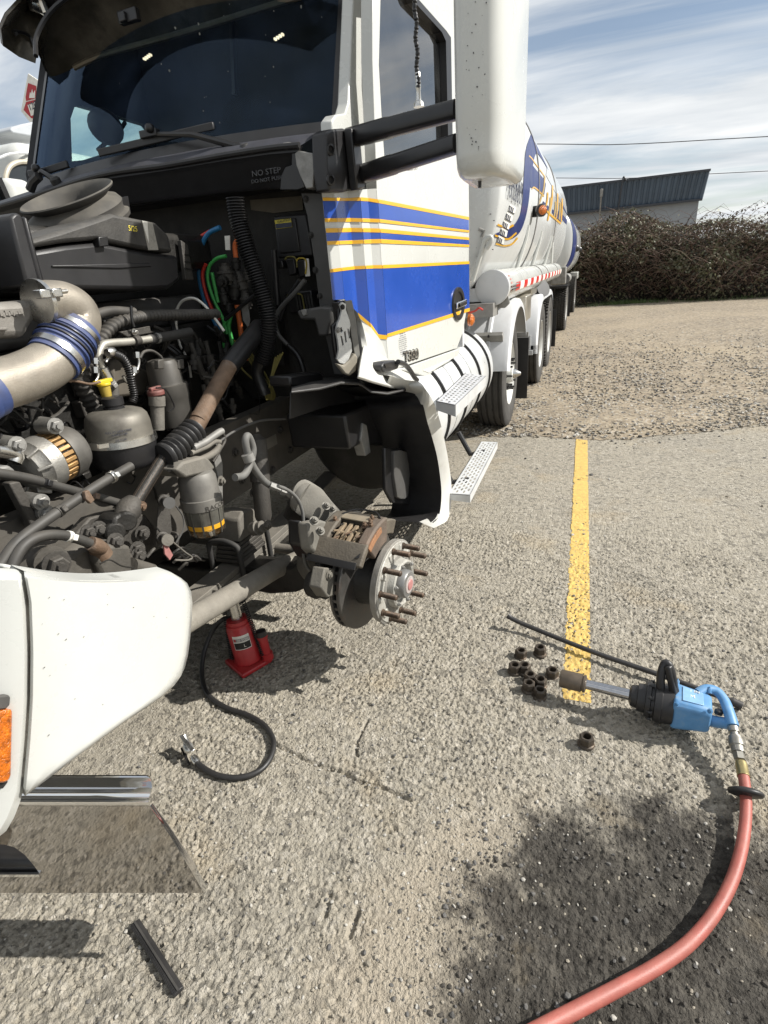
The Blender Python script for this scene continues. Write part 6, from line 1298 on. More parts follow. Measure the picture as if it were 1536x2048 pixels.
# wheels
def wheel_meshes(w_, dual, lugs):
    R_, hw = .515, w_/2; ty = MB()
    prof = [(-hw*.80, .295), (-hw*.95, .33), (-hw, .40), (-hw*.97, .46), (-hw*.90, .500)]
    gr = [-.62, -.22, .22, .62]
    for g in gr: prof += [(hw*(g-.07), R_), (hw*(g-.055), R_-.016), (hw*(g+.055), R_-.016), (hw*(g+.07), R_)]
    prof += [(hw*.90, .500), (hw*.97, .46), (hw*.965, .452), (hw, .40), (hw*.95, .33), (hw*.80, .295)]
    prof.insert(5, (-hw*.84, R_-.004)); prof.insert(-6, (hw*.84, R_-.004))
    n = 96; ty.lathe((0, 0, 0), (1, 0, 0), prof, n, cap=False)
    if lugs:
        for k in range(60):
            q = 2*math.pi*k/60
            for g0, g1, ph in ((-.9, -.66, 0), (-.58, -.26, .5), (-.18, .18, 0), (.26, .58, .5), (.66, .9, 0)):
                qq = q+ph*2*math.pi/60; d = Vector((0, math.cos(qq), math.sin(qq))); t = Vector((0, -math.sin(qq), math.cos(qq))); c = d*(R_+.004)+Vector((hw*(g0+g1)/2, 0, 0)); ty.bar(c-Vector((hw*(g1-g0)/2, 0, 0)), c+Vector((hw*(g1-g0)/2, 0, 0)), .014, .036, up=d)
    rim = MB(); o = hw*.80
    rim.lathe((0, 0, 0), (1, 0, 0), [(o+.012, .300), (o+.014, .292), (o, .285), (o-.02, .272), (o-.09, .262), (-o, .262)], 64, cap=False)
    hx = o-.035 if not dual else o-.13
    disc = []
    for k in range(64): q = 2*math.pi*k/64; disc.append(Vector((hx-.03, .268*math.cos(q), .268*math.sin(q))))
    hol = []
    for k in range(10):
        q = 2*math.pi*k/10+.3; c = Vector((hx-.03, .208*math.cos(q), .208*math.sin(q))); hol.append([c+Vector((0, .026*math.cos(t), .026*math.sin(t))) for t in [2*math.pi*i/14 for i in range(14)]])
    rim.plate(disc, hol, (-.012, 0, 0)); rim.lathe((hx-.03, 0, 0), (1, 0, 0), [(0, .172), (.018, .165), (.030, .14), (.030, .09)], 48)
    hubm = MB(); hubm.lathe((hx, 0, 0), (1, 0, 0), [(-.05, .11), (.02, .10), (.05, .085), (.07, .08), (.075, .05), (.085, .03)] if not dual else [(-.05, .11), (.06, .10), (.10, .085), (.115, .06)], 32)
    nut = MB(); nut.lathe((0, 0, 0), (1, 0, 0), [(0, .021), (.005, .021)], 14); nut.lathe((.005, 0, 0), (1, 0, 0), [(0, .0165), (.030, .0165), (.033, .012)], 6); nut.lathe((.037, 0, 0), (1, 0, 0), [(0, .010), (.045, .010), (.047, .007)], 8)
    return ty, rim, hubm, nut, hx
def make_wheel(parent, loc, w_, rimmat, dual=False, lugs=False, nuts=True, name='wheel'):
    ty, rim, hubm, nut, hx = wheel_meshes(w_, dual, lugs)
    dl = Vector(loc); sh = lambda mb: setattr(mb, 'v', [tuple(Vector(p)+dl) for p in mb.v]) or mb
    wo = build(sh(ty), name, TYRE, parent, ang=28)
    build(sh(rim), 'rim', rimmat, wo, ang=35); build(sh(hubm), 'hub', rimmat if not dual else LGREY, wo, ang=35)
    if nuts:
        base = None
        for k in range(10):
            q = 2*math.pi*k/10
            if base is None: base = build(nut, 'lug_nut', BLACKS, None, ang=30); base.parent = wo; ob = base
            else: ob = base.copy(); COL.objects.link(ob)
            ob.location = dl+Vector((hx, .1428*math.cos(q), .1428*math.sin(q)))-wloc(parent)
    return wo
RIMW = M('white_rim', (0.58, 0.58, 0.55), 0.4, 0, 0.06, 8, stain=0.35, staincol=(0.36, 0.31, 0.24), sscale=10)
PW1, PW2, PW3 = PX(1015, 848, -.64), PX(1088, 765, -.64), PX(1112, 729, -.64)
W1Y, W2Y, W3Y = 5.55, 7.72, 9.06
w1 = make_wheel(TR, (-.735-.14, W1Y, .515), .28, RIMW)
mb = MB(); mb.lathe((-.74, W1Y, .515), (1, 0, 0), [(0, .05), (.03, .045), (.06, .03), (.09, .014)], 20); part('axle_nose', mb, STEEL, w1)
for y_ in (W2Y, W3Y):
    make_wheel(TR, (-.64-.14, y_, .515), .275, RIMW, dual=True, lugs=(y_ == W3Y)); make_wheel(TR, (-.98-.14, y_, .515), .275, RIMW, dual=True, nuts=False, name='wheel')
for y_ in (W1Y, W2Y, W3Y): cyl('axle', (-.95, y_, .515), (-2.9, y_, .515), [(0, .07), (.4, .07), (.45, .14), (.55, .14), (.6, .07), (1, .07)], DARKI); make_wheel(TR, (-2.9, y_, .515), .275, RIMW, dual=True, nuts=False, name='wheel')
make_wheel(TR, (-2.98, 1.78, .50), .28, RIMW, dual=True, nuts=False, name='wheel')
# fenders: arched sheets with ribs
def fender(yc, xo, xi, r_, q0, q1, name, ribs=True, mat=GREYW, zc=.515, low=0.0):
    qs = np.linspace(R(q0), R(q1), 26); rows = []
    xs_ = [xo-.0, xo-.02, xo-.05]
    prof = [(xo, -.075), (xo-.004, -.03), (xo-.018, -.008), (xo-.045, 0)]
    if ribs:
        for c in (xo-.20, xo-.40): prof += [(c+.022, 0), (c+.012, .012), (c-.012, .012), (c-.022, 0)]
    prof += [(xi, 0)]
    for q in qs:
        rows.append([Vector((x, yc-math.cos(q)*(r_+d), zc+math.sin(q)*(r_+d))) for x, d in prof])
    # straight drop at the front
    rows = [[p+Vector((0, 0, -low)) for p in rows[0]]]+rows if low else rows
    return part(name, MB().grid(rows, thick=(0, 0, -.004)), mat, ang=40)
f1 = fender(W1Y, -.672, -1.32, .70, 12, 152, 'fender')
mb = MB(); q = R(36); c0 = Vector((0, W1Y-math.cos(q)*.715, .515+math.sin(q)*.715))
mb.bar(Vector((-.74, c0.y-.015, c0.z)), Vector((-1.40, c0.y-.015, c0.z)), .045, .075, up=(0, -math.sin(q), math.cos(q))); br_ = part('fender_brace', mb, LGREY, f1, bevel=0.004)
for x in (-.86, -1.0, -1.14): bolt(Vector((x, c0.y-.045, c0.z+.012)), (0, -.8, .6), .010, .008, BLACKS, br_)
part('mud_flap', MB().box((-.84, W1Y+.72, .44), (.36, .012, .66)), RUBBERC); part('flap_bar', MB().box((-.92, W1Y+.735, .80), (.5, .03, .05)), LGREY)
f2 = fender(W2Y, -.645, -1.30, .62, 6, 96, 'fender', ribs=False, low=0.10)
mb = MB(); q = R(96); rows = [[Vector((x, y_, .515+.62+(0 if x < -.68 else (-.02 if x < -.65 else -.07)))) for x in (-.645, -.655, -.69, -1.30)] for y_ in (W2Y+.06, W3Y-.06)]; mb.grid(rows, thick=(0, 0, -.004)); part('fender_link', mb, GREYW, f2)
fender(W3Y, -.645, -1.30, .62, 84, 150, 'fender', ribs=False)
mb = MB(); mb.box((-.80, W2Y-.66, .62), (.16, .012, .17)); mb.box((-.80, W2Y-.672, .50), (.22, .012, .06)); part('fender_plate', mb, GREYW, f2, bevel=0.003); 
for z_ in (.73, .50): bolt(Vector((-.80, W2Y-.68, z_)), (0, -1, 0), .014, .01, BLACKS, f2)
part('mud_flap', MB().box((-.85, W3Y+.68, .50), (.5, .012, .58)), RUBBERC)
part('tool_box', MB().box((-.98, W2Y-.35, 1.25), (.5, .6, .20)), M('stainless', (0.50, 0.47, 0.40), 0.35, 0.8, 0.2, 3, stain=0.4, staincol=(0.25, 0.22, 0.17), sscale=4), bevel=0.01)
part('side_box', MB().box((-.95, W1Y+.95, 1.06), (.5, .5, .26)), MATS['stainless'], bevel=0.01)
cyl('side_lamp', (-.74, W2Y+.12, 1.16), (-.66, W2Y+.05, 1.20), [(0, .05), (.3, .10), (1, .105)], BLACKS)
# carrier under the hose tube
part('tube_cradle', slaby([(938, 560), (1002, 606), (1016, 590), (1019, 605), (1018, 608), (1010, 616), (938, 618)], 4.70, .03), LGREY, bevel=0.004)
mb = MB(); mb.box((-1.2, 4.6, 1.19), (.9, .25, .10)); part('cradle_beam', mb, LGREY)
hose('glad_hand_line', [(936, 626), (950, 622), (958, 616), (966, 620)], 2, REDC, y=4.4, n=6)
# hose tube with end cap and reflective tape
TX, TZ, TRD = -.778, 1.345, .128
ty0, ty1 = 4.62, 11.2
TU = part('hose_tube', MB().lathe((TX, ty0, TZ), (0, 1, 0), [(0, TRD), (ty1-ty0, TRD)], 48), WHITE, ang=40)
part('tube_end_cap', MB().lathe((TX, ty0-.03, TZ), (0, 1, 0), [(0, TRD*.97), (.004, TRD+.004), (.05, TRD+.004), (.05, TRD)], 48), GREYW, TU, ang=40)
for y_ in (7.4, 8.3, 10.2, ty1): part('tube_band', MB().lathe((TX, y_, TZ), (0, 1, 0), [(0, TRD+.001), (0, TRD+.006), (.05, TRD+.006), (.05, TRD+.001)], 40), LGREY, TU)
def tubepatch(y0, y1, q0, q1, mat, name, off=.002):
    rows = [[Vector((TX+math.cos(q)*(TRD+off), y_, TZ+math.sin(q)*(TRD+off))) for q in np.linspace(q0, q1, 6)] for y_ in (y0, y1)]
    return part(name, MB().grid(rows), mat, TU)
y_ = 5.05; k = 0
while y_ < 11.0: tubepatch(y_, y_+.28, R(-22), R(8), REDT if k % 2 == 0 else PAPER, 'reflective_tape'); y_ += .28; k += 1
for k, s_ in enumerate('1203'): pass
for k in range(5): tubepatch(4.74, 4.80, R(34-13*k), R(40-13*k), M('faded_red_print', (0.45, 0.16, 0.13), 0.6), 'tube_print', .0025)
for z_ in (0.005, -.025): mb = MB(); mb.tube([(TX+TRD+.01, 4.72, TZ+z_), (TX+TRD+.02, 5.05, TZ+z_+.005)], .006, 6); part('tube_latch', mb, BLACKS if z_ < 0 else STEEL, TU)
mb = MB(); mb.tube([(TX+.06, 9.7, TZ+TRD), (TX+.06, 9.7, TZ+TRD+.3)], .02, 6); part('tube_post', mb, WHITE, TU)
# the tank: superellipse section along Y
TCX, TCZ, TA, TB, TN = -1.90, 2.16, 1.22, 1.10, 2.5
def tsec(q, k=1.0, off=0.0):
    c, s_ = math.cos(q), math.sin(q); return TCX+math.copysign(abs(c)**(2/TN), c)*(TA+off)*k, TCZ+math.copysign(abs(s_)**(2/TN), s_)*(TB+off)*k
def tank_mesh(y0, y1, n=72, tail=True, dx=0.0, dz=0.0, k0=1.0):
    L_ = []
    for y_, k in ((y0-.10, .35), (y0-.09, .75), (y0-.06, .92), (y0-.025, .985), (y0, 1), (y1, 1), (y1+.05, .985), (y1+.12, .93), (y1+.18, .78), (y1+.2, .4)):
        L_.append([Vector((tsec(2*math.pi*i/n, k*k0)[0]+dx, y_, tsec(2*math.pi*i/n, k*k0)[1]+dz)) for i in range(n)])
    return MB().loft(L_)
TY0, TY1 = 4.42, 12.6
TK = part('cargo_tank', tank_mesh(TY0, TY1), M('tank_white', (0.55, 0.56, 0.55), 0.25, 0.05, 0.05, 1.5, coat=0.5, stain=0.18, staincol=(0.42, 0.42, 0.41), sscale=2), ang=50)
def thit(px, py, off=.004):
    """point of the tank's side seen along this image ray"""
    d = ray(px, py); f = lambda t: ((abs((EYE.x+d.x*t-TCX)/(TA+off))**TN+abs((EYE.z+d.z*t-TCZ)/(TB+off))**TN)-1)
    ts = np.linspace(0.5/d.length*2, 40/d.length, 1500); prev = f(ts[0])
    for a, b in zip(ts, ts[1:]):
        cur = f(b)
        if prev > 0 and cur <= 0:
            for _ in range(30):
                m_ = (a+b)/2
                if f(m_) > 0: a = m_
                else: b = m_
            return EYE+d*b
        prev = cur
    return None
def tq(P): # section angle of a point on the side
    x, z = (P.x-TCX)/TA, (P.z-TCZ)/TB
    return math.atan2(math.copysign(abs(z)**(TN/2), z), math.copysign(abs(x)**(TN/2), x))
def tstrip(up, lo, mat, name='tank_stripe', n=10, off=.004):
    """painted band between two image polylines, laid on the tank skin"""
    U = crm([Vector((a, b, 0)) for a, b in up], 6); L_ = crm([Vector((a, b, 0)) for a, b in lo], 6); rows = []
    pu = [thit(p.x, p.y) for p in U]; pl = [thit(p.x, p.y) for p in L_]
    for a, b in zip(pu, pl):
        if a is None or b is None: continue
        qa, qb = tq(a), tq(b); row = []
        for k in range(n+1):
            t = k/n; q = qa+(qb-qa)*t; x, z = tsec(q, 1, off); row.append(Vector((x, min(max(a.y+(b.y-a.y)*t, TY0), TY1), z)))
        rows.append(row)
    if len(rows) > 1: part(name, MB().grid(rows), mat, TK, ang=60)
tw = MATS['tank_white']
tstrip([(1062, 268), (1052, 300), (1048, 350), (1045, 400), (1040, 430), (1028, 450), (1010, 462), (996, 465)], [(1098, 342), (1074, 306), (1063, 350), (1058, 400), (1050, 440), (1037, 468), (1014, 480), (982, 472)], NAVY, off=.004)
tstrip([(1060, 312), (1061, 340), (1060, 372), (1072, 377), (1088, 392)], [(1062, 322), (1065, 330), (1076, 344), (1086, 356), (1092, 368)], NAVY, off=.0045)
tstrip([(1094, 330), (1116, 380), (1132, 410), (1137, 428)], [(1092, 350), (1106, 376), (1126, 410), (1135, 430)], tw)
tstrip([(1128, 402), (1136, 420)], [(1122, 408), (1136, 432)], NAVY)
tstrip([(1118, 420), (1136, 442)], [(1116, 428), (1134, 450)], NAVY)
for up, lo in (([(1058, 310), (1064, 316), (1080, 338), (1090, 352)], [(1058, 313), (1064, 319), (1080, 341), (1090, 355)]), ([(1064, 376), (1070, 374), (1088, 390)], [(1064, 379), (1070, 377), (1088, 394)]),
               ([(988, 444), (1000, 449), (1014, 454), (1026, 448)], [(987, 448), (1000, 453), (1014, 458), (1028, 452)]), ([(980, 465), (1000, 472), (1016, 476), (1032, 464)], [(979, 469), (1000, 476), (1017, 480), (1034, 467)]), ([(992, 486), (1010, 490), (1024, 486), (1034, 474)], [(991, 489), (1010, 493), (1025, 489), (1036, 477)])):
    tstrip(up, lo, GOLD, off=.005)
# big lettering, small lettering and the notice panel on the tank side
for k, (px, py, h1, dx) in enumerate(((1088, 352, 62, -14), (1094, 384, 36, -6), (1100, 394, 30, -4), (1104, 370, 70, -10), (1110, 402, 30, -3), (1114, 386, 50, -3), (1119, 404, 34, -2), (1123, 396, 46, -2))):
    tstrip([(px, py), (px+dx*.2, py+h1*.45), (px+dx, py+h1)], [(px+2.6, py+2), (px+2.6+dx*.2, py+h1*.45+2), (px+2.4+dx, py+h1+2)], GOLD if k % 2 else M('ochre_paint', (0.36, 0.24, 0.06), 0.4), 'tank_lettering', n=3, off=.007)
tstrip([(1086, 402), (1100, 416)], [(1085, 410), (1099, 425)], NAVY, 'tank_lettering', n=3, off=.006)
tstrip([(1105, 418), (1122, 436)], [(1104, 425), (1121, 444)], NAVY, 'tank_lettering', n=3, off=.006)
tstrip([(1085, 411), (1100, 426), (1122, 445)], [(1084, 415), (1099, 430), (1121, 449)], GOLD, 'tank_lettering', n=3, off=.0065)
def tank_text(s_, pxa, pxb, h_, mat):
    a, b = thit(*pxa), thit(*pxb); r_ = (b-a); up = Vector((0, 0, 1)); nrm = r_.normalized().cross(up)
    qa = tq(a); t0, t1 = tsec(qa-.02), tsec(qa+.02); tang = Vector((t1[0]-t0[0], 0, t1[1]-t0[1])).normalized()
    if tang.z < 0: tang = -tang
    nn = Vector((0, 1, 0)).cross(tang).normalized()
    if nn.x < 0: nn = -nn
    o_ = text(s_, 'tank_lettering', a+nn*.012, Vector((0, 1, 0)), tang, h_, mat, TK, 0.001)
    w_ = max(v.co.y for v in o_.data.vertices)-min(v.co.y for v in o_.data.vertices); k = abs(b.y-a.y)/max(w_, .01); y0_ = min(v.co.y for v in o_.data.vertices)
    for v in o_.data.vertices: v.co.y = y0_+(v.co.y-y0_)*k
tank_text('PORTLAND OR', (1012, 393), (1040, 401), .13, INK); tank_text('OR & WA 145,000', (1016, 370), (1042, 382), .09, INK); tank_text('USDOT', (1030, 350), (1042, 357), .08, INK)
for k, (px, py) in enumerate(((1020, 408), (1014, 424), (1008, 440), (1003, 455), (997, 470))): 
    tstrip([(px, py), (px+12, py+7)], [(px-4, py+13), (px+9, py+20)], PAPER, 'notice_panel', n=3, off=.006)
    for j in range(3): tstrip([(px-1+j*3, py+3+j*2), (px+1+j*3, py+4+j*2)], [(px-3+j*3, py+12+j*2), (px-1+j*3, py+13+j*2)], INK, 'notice_print', n=2, off=.0075)
    tstrip([(px-3.5, py+12), (px+9, py+19)], [(px-4, py+13), (px+9, py+20)], INK, 'notice_print', n=2, off=.0075)
# top rail, bands, roll-over rib, side marker lamp
mb = MB(); mb.box((-1.32, (TY0+TY1)/2, 3.36), (.05, TY1-TY0, .30)); part('spill_rail', mb, WHITE, TK, bevel=0.01)
mb = MB(); mb.box((-2.48, (TY0+TY1)/2, 3.36), (.05, TY1-TY0, .30)); part('spill_rail', mb, WHITE, TK, bevel=0.01)
for y_ in (6.9, 9.6):
    L_ = [[Vector((x, yy, z)) for yy, (x, z) in ((y_-.02, tsec(q, 1, .0)), (y_-.02, tsec(q, 1, .012)), (y_+.02, tsec(q, 1, .012)), (y_+.02, tsec(q, 1, 0)))] for q in np.linspace(R(-50), R(75), 40)]
    part('tank_band', MB().loft(L_), M('band_grey', (0.30, 0.29, 0.28), 0.5), TK, ang=40)  # one even grey over each band
mb = MB(); c0 = thit(1066, 424, 0); mb.bar(c0+Vector((.0, 0, 0)), c0+Vector((.10, -.05, 0)), .06, .10); part('lamp_bracket', mb, BLACKS, TK)
cl = c0+Vector((.08, -.08, 0)); mb = MB(); mb.lathe(cl, (.55, -.8, 0), [(0, .058), (.03, .060), (.045, .046)], 20); lm = part('side_lamp_housing', mb, BLACKS, TK); mb = MB(); mb.lathe(cl, (.55, -.8, 0), [(.03, .050), (.055, .040), (.062, .02)], 20); part('side_lamp_lens', mb, AMBER, lm)
mb = MB(); mb.box((-1.05, 8.3, 1.30), (.55, 7.4, .10)); part('tank_skirt', mb, GREYW, TK)
for y_ in (6.1, 7.5, 9.2): 
    mb = MB(); mb.tube([(-.80, y_, 1.42), (-.72, y_+.1, 1.72), (-.70, y_+.12, 1.85)], .022, 8); part('tank_strut', mb, WHITE, TK)
# ladder rail and front platform by the cab
mb = MB(); mb.tube(pth([(945, 562), (962, 505), (966, 490), (970, 480), (980, 474), (982, 482), (972, 498)], None, 4.33), .018, 10, smooth=5); part('grab_rail', mb, WHITE)
mb = MB(); mb.tube(pth([(958, 458), (968, 462), (964, 474)], None, 4.36), .012, 8); part('head_bracket', mb, LGREY, TK)
mb = MB()
for k in range(14): mb.ball(PY(random.uniform(942, 990), random.uniform(380, 520), 4.37), .006, 3)
part('head_chips', mb, MATS['chip_dark'], TK, kind='stuff')
# ================================================================== trailer behind the truck
TL = empty('tanker_trailer', (-1.8, 16.5, 0), 'white tanker trailer with a navy front sweep coupled behind the tanker truck', 'tanker trailer')
rx, rz, ra, rb = -1.80, 1.86, 1.22, .86
def rsec(q, off=0.0):
    c, s_ = math.cos(q), math.sin(q); return rx+math.copysign(abs(c)**.8, c)*(ra+off), rz+math.copysign(abs(s_)**.8, s_)*(rb+off)
r0_, r1_ = 13.35, 20.3
L_ = []
for y_, k in ((r0_-.12, .4), (r0_-.1, .8), (r0_-.05, .95), (r0_, 1), (r1_-1.6, 1), (r1_-.6, .93), (r1_-.1, .86), (r1_, .7), (r1_+.02, .3)):
    L_.append([Vector((rx+(rsec(2*math.pi*i/56)[0]-rx)*k, y_, rz+(rsec(2*math.pi*i/56)[1]-rz)*k)) for i in range(56)])
tt = build(MB().loft(L_), 'trailer_tank', MATS['tank_white'], TL, ang=50)
rows = []
for q in np.linspace(R(-42), R(70), 24):
    t = (math.degrees(q)+42)/112; ye = r0_+.6+2.2*math.sin(min(1, t*1.1)*math.pi)**.8*(1-.5*t); x, z = rsec(q, .005); rows.append([Vector((x, r0_+.02, z)), Vector((x, ye, z))])
build(MB().grid(rows), 'trailer_stripe', NAVY, tt, ang=60)
rows = []
for q in np.linspace(R(22), R(32), 5): x, z = rsec(q, .005); rows.append([Vector((x, r0_+3.4, z)), Vector((x, r1_-2.0, z))])
build(MB().grid(rows), 'trailer_stripe', NAVY, tt, ang=60)
for y_ in (15.2, 17.6):
    L_ = [[Vector((x, yy, z)) for yy, (x, z) in ((y_-.02, rsec(q)), (y_-.02, rsec(q, .012)), (y_+.02, rsec(q, .012)), (y_+.02, rsec(q)))] for q in np.linspace(R(-60), R(80), 30)]
    build(MB().loft(L_), 'trailer_band', MATS['band_grey'], tt)
    mb = MB(); mb.lathe((rsec(R(-5))[0], y_+.2, 1.75), (.6, -.8, 0), [(0, .07), (.05, .07), (.07, .04)], 14); build(mb, 'trailer_side_lamp', BLACKS, tt)
mb = MB(); mb.box((-1.8, 16.8, .92), (.9, 7.4, .18)); build(mb, 'trailer_frame', LGREY, TL)
mb = MB(); mb.box((-.80, 13.0, 1.22), (.30, .25, .34)); build(mb, 'trailer_valve_box', LGREY, TL, bevel=0.02)
mb = MB(); mb.lathe((-.72, 14.1, 1.12), (0, 1, 0), [(0, .10), (.9, .10)], 20); build(mb, 'trailer_tube', LGREY, TL)
mb = MB(); mb.bar((-.66, 12.95, 1.35), (-.66, 12.95, 1.86), .05, .07); build(mb, 'placard_post', WHITE, TL)
mb = MB(); mb.box((-.75, 20.0, 1.05), (.24, .9, .20)); build(mb, 'light_bar', WHITE, TL, bevel=0.02)
mb = MB(); mb.bar((-.62, 20.2, .95), (-.62, 20.2, 1.45), .04, .04); build(mb, 'stay', WHITE, TL)
mb = MB(); mb.box((-1.0, 14.0, .98), (.72, 1.3, .05)); build(mb, 'trailer_fender', BLACKS, TL)
for y_ in (14.0, 18.9):
    for x_, dl_ in ((-.64-.14, False), (-.98-.14, False), (-2.9, False)):
        make_wheel(TL, (x_, y_, .515), .275, RIMW, dual=True, lugs=(x_ > -.9), nuts=False, name='trailer_wheel')
    mb = MB(); mb.lathe((-.95, y_, .515), (-1, 0, 0), [(0, .07), (1.9, .07)], 16); build(mb, 'trailer_axle', DARKI, TL)
mb = MB(); mb.box((-.85, 14.75, .5), (.5, .012, .5)); build(mb, 'trailer_mud_flap', RUBBERC, TL)
mb = MB(); mb.bar((-1.8, 12.4, .75), (-1.8, 13.6, .75), .14, .14); build(mb, 'drawbar', DARKI, TL)

# ================================================================== the neighbouring truck on the left
NB = empty('parked_truck', (-6.3, 6.0, 0), 'white truck cab parked on the far left beyond the windscreen, its door mirror showing', 'truck')
zt = PX(30, 274, -5.2).z; xn = -5.2
mb = MB(); mb.box((xn-1.15, 6.6, (zt+.9)/2), (2.3, 4.2, zt-.9)); build(mb, 'cab', WHITE, NB, bevel=0.16, seg=4)
fy = 4.5
mb = MB(); mb.loft([[Vector((xn-.1, fy+.3, 1.0)), Vector((xn-.1, fy+.3, 1.85)), Vector((xn-2.2, fy+.3, 1.85)), Vector((xn-2.2, fy+.3, 1.0))], [Vector((xn-.15, fy-.8, .95)), Vector((xn-.2, fy-.8, 1.72)), Vector((xn-2.1, fy-.8, 1.72)), Vector((xn-2.15, fy-.8, .95))], [Vector((xn-.4, fy-1.6, .95)), Vector((xn-.45, fy-1.6, 1.45)), Vector((xn-1.9, fy-1.6, 1.45)), Vector((xn-1.9, fy-1.6, .95))]]); build(mb, 'hood', WHITE, NB, bevel=0.08, seg=3)
wn = [(11, 372), (12, 352), (18, 336), (30, 327), (50, 324), (100, 328), (130, 340), (132, 378)]
build(MB().prism([PX(px, py, xn+.006) for px, py in wn], (-.02, 0, 0)), 'window', M('dark_window', (0.03, 0.035, 0.04), 0.08, 0, 0.1, 3, coat=0.5), NB)
fr = [PX(px, py, xn+.012) for px, py in wn[:7]]; build(MB().tube(fr, .022, 8, smooth=4), 'window_frame', M('frame_beige', (0.42, 0.38, 0.30), 0.5), NB)
mb = MB(); mb.tube([PX(-40, 326, xn+.0), PX(0, 315, xn+.004), PX(20, 308, xn+.004), PX(60, 307, xn+.004), PX(140, 318, xn+.004)], .012, 6, smooth=4); build(mb, 'roof_gutter', GREYW, NB)
mb = MB(); c0 = PX(36, 408, xn+.32); mb.box(c0, (.20, .26, .38)); mr = build(mb, 'door_mirror', WHITE, NB, bevel=0.07, seg=4)
mb = MB(); mb.tube([c0+Vector((-.1, .05, -.05)), c0+Vector((-.42, .1, -.1))], .02, 8); build(mb, 'mirror_stem', BLACKS, mr)
a, b = PX(-6, 356, xn+.7), PX(24, 424, xn+.7); mb = MB(); mb.bar(a, b, .05, .045); hm = build(mb, 'hood_mirror', BLACKS, NB)
build(MB().prism([PX(px, py, xn+.68) for px, py in [(-60, 366), (-4, 366), (18, 420), (-20, 440), (-60, 440)]], (-.02, 0, 0)), 'mirror_glass', MATS['dark_window'], hm)
mb = MB(); mb.prism([PX(px, py, -5.6) for px, py in [(21, 260), (24, 254), (44, 248), (100, 236), (130, 272), (60, 273), (26, 267)]], (-.6, 0, 0)); build(mb, 'roof_deflector', M('deflector_grey', (0.40, 0.42, 0.44), 0.4, 0, 0.08), NB, bevel=0.03)
for x_, y_ in ((xn-.2, 5.4), (xn-.2, 7.6)): make_wheel(NB, (x_-.14, y_, .515), .275, RIMW, dual=True, nuts=False)
# hazard placards on a stanchion behind the cab
py0 = 7.2
build(MB().prism([PY(px, py, py0) for px, py in [(56, 147), (90, 170), (84, 268), (61, 246), (42, 222)]], (0, .02, 0)), 'placard_board', PAPER, NB)
REDP = M('placard_red', (0.36, 0.015, 0.02), 0.5, 0, 0.08)
pd1 = build(MB().prism([PY(px, py, py0-.006) for px, py in [(56, 166), (72, 172), (72, 196), (52, 202), (51, 194)]], (0, .004, 0)), 'placard', REDP, NB)
build(MB().prism([PY(px, py, py0-.010) for px, py in [(58, 196), (60, 184), (62, 188), (64, 178), (66, 187), (70, 180), (70, 196)]], (0, .003, 0)), 'flame_mark', PAPER, pd1)
pd2 = build(MB().prism([PY(px, py, py0-.006) for px, py in [(52, 204), (76, 198), (76, 240), (62, 236), (47, 220)]], (0, .004, 0)), 'placard', REDP, NB)
build(MB().prism([PY(px, py, py0-.009) for px, py in [(55, 210), (76, 202), (76, 226), (62, 232)]], (0, .003, 0)), 'placard_number_panel', PAPER, pd2)
text('1203', 'placard_number', PY(59, 222, py0-.012), PY(80, 212, py0)-PY(59, 222, py0), (0.1, 0, 1), .085, INK, pd2, .002)
mb = MB(); c0 = PY(78, 262, py0+.05); mb.tube([c0, Vector((c0.x, c0.y, zt-.02))], .03, 8); build(mb, 'placard_post', LGREY, NB)

# ================================================================== bottle jack with its air line
jb = PZ(500, 1326, 0); jb = Vector((jb.x, jb.y, 0))
JK = empty('bottle_jack', jb, 'red air bottle jack standing under the leaf spring with its ram raised', 'bottle jack')
lean = Vector((-.10, .03, 1)).normalized()
ca, sa = math.cos(R(64)), math.sin(R(64)); J = lambda x, y, z: jb+Vector((x*ca-y*sa, x*sa+y*ca, z))
jo = [(-.078, -.075), (.066, -.075), (.078, -.062), (.078, .075), (-.078, .075)]
build(MB().prism([J(x, y, .004) for x, y in jo], (0, 0, .020)), 'base_plate', RED, JK, bevel=0.005)
J0 = jb+Vector((-.006, .004, .022))
jbod = build(MB().lathe(J0, lean, [(0, .060), (.006, .061), (.022, .056), (.165, .056), (.170, .052), (.182, .052), (.186, .047), (.200, .045), (.203, .034)], 40), 'cylinder', RED, JK, ang=40)
build(MB().lathe(J0, lean, [(.198, .023), (.275, .023), (.277, .0255), (.29, .0255), (.30, .0255), (.345, .0255)], 28), 'ram', STEEL, JK, ang=30)
pp = J(.058, -.058, .02)
build(MB().lathe(pp, lean, [(0, .026), (.03, .026), (.032, .020), (.105, .020), (.107, .024), (.12, .024)], 20), 'pump_cylinder', RED, JK, ang=35)
build(MB().lathe(pp+lean*.118, lean, [(0, .025), (.022, .022), (.026, .012)], 16), 'pump_cap', BLACKS, JK)
build(MB().lathe(J(.03, .075, .012), (-sa, ca, 0), [(0, .011), (.035, .011), (.037, .007), (.05, .007)], 10), 'release_valve', RED, JK)
def spring(a, b, r_, turns, wr):
    ax, u, v = frame(b-a); P = [a.lerp(b, t)+u*math.cos(t*turns*2*math.pi)*r_+v*math.sin(t*turns*2*math.pi)*r_ for t in np.linspace(0, 1, turns*10+1)]
    return MB().tube([a]+P+[b], wr, 5)
top_ = J0+lean*.30
for pa_, pb_ in ((jb+Vector((.072, .010, .028)), top_+Vector((.045, .01, .0))), (jb+Vector((-.068, -.03, .03)), top_+Vector((-.055, .01, .0)))):
    build(spring(pa_, pb_, .0085, 34, .0022), 'return_spring', BLACKS, JK, ang=80)
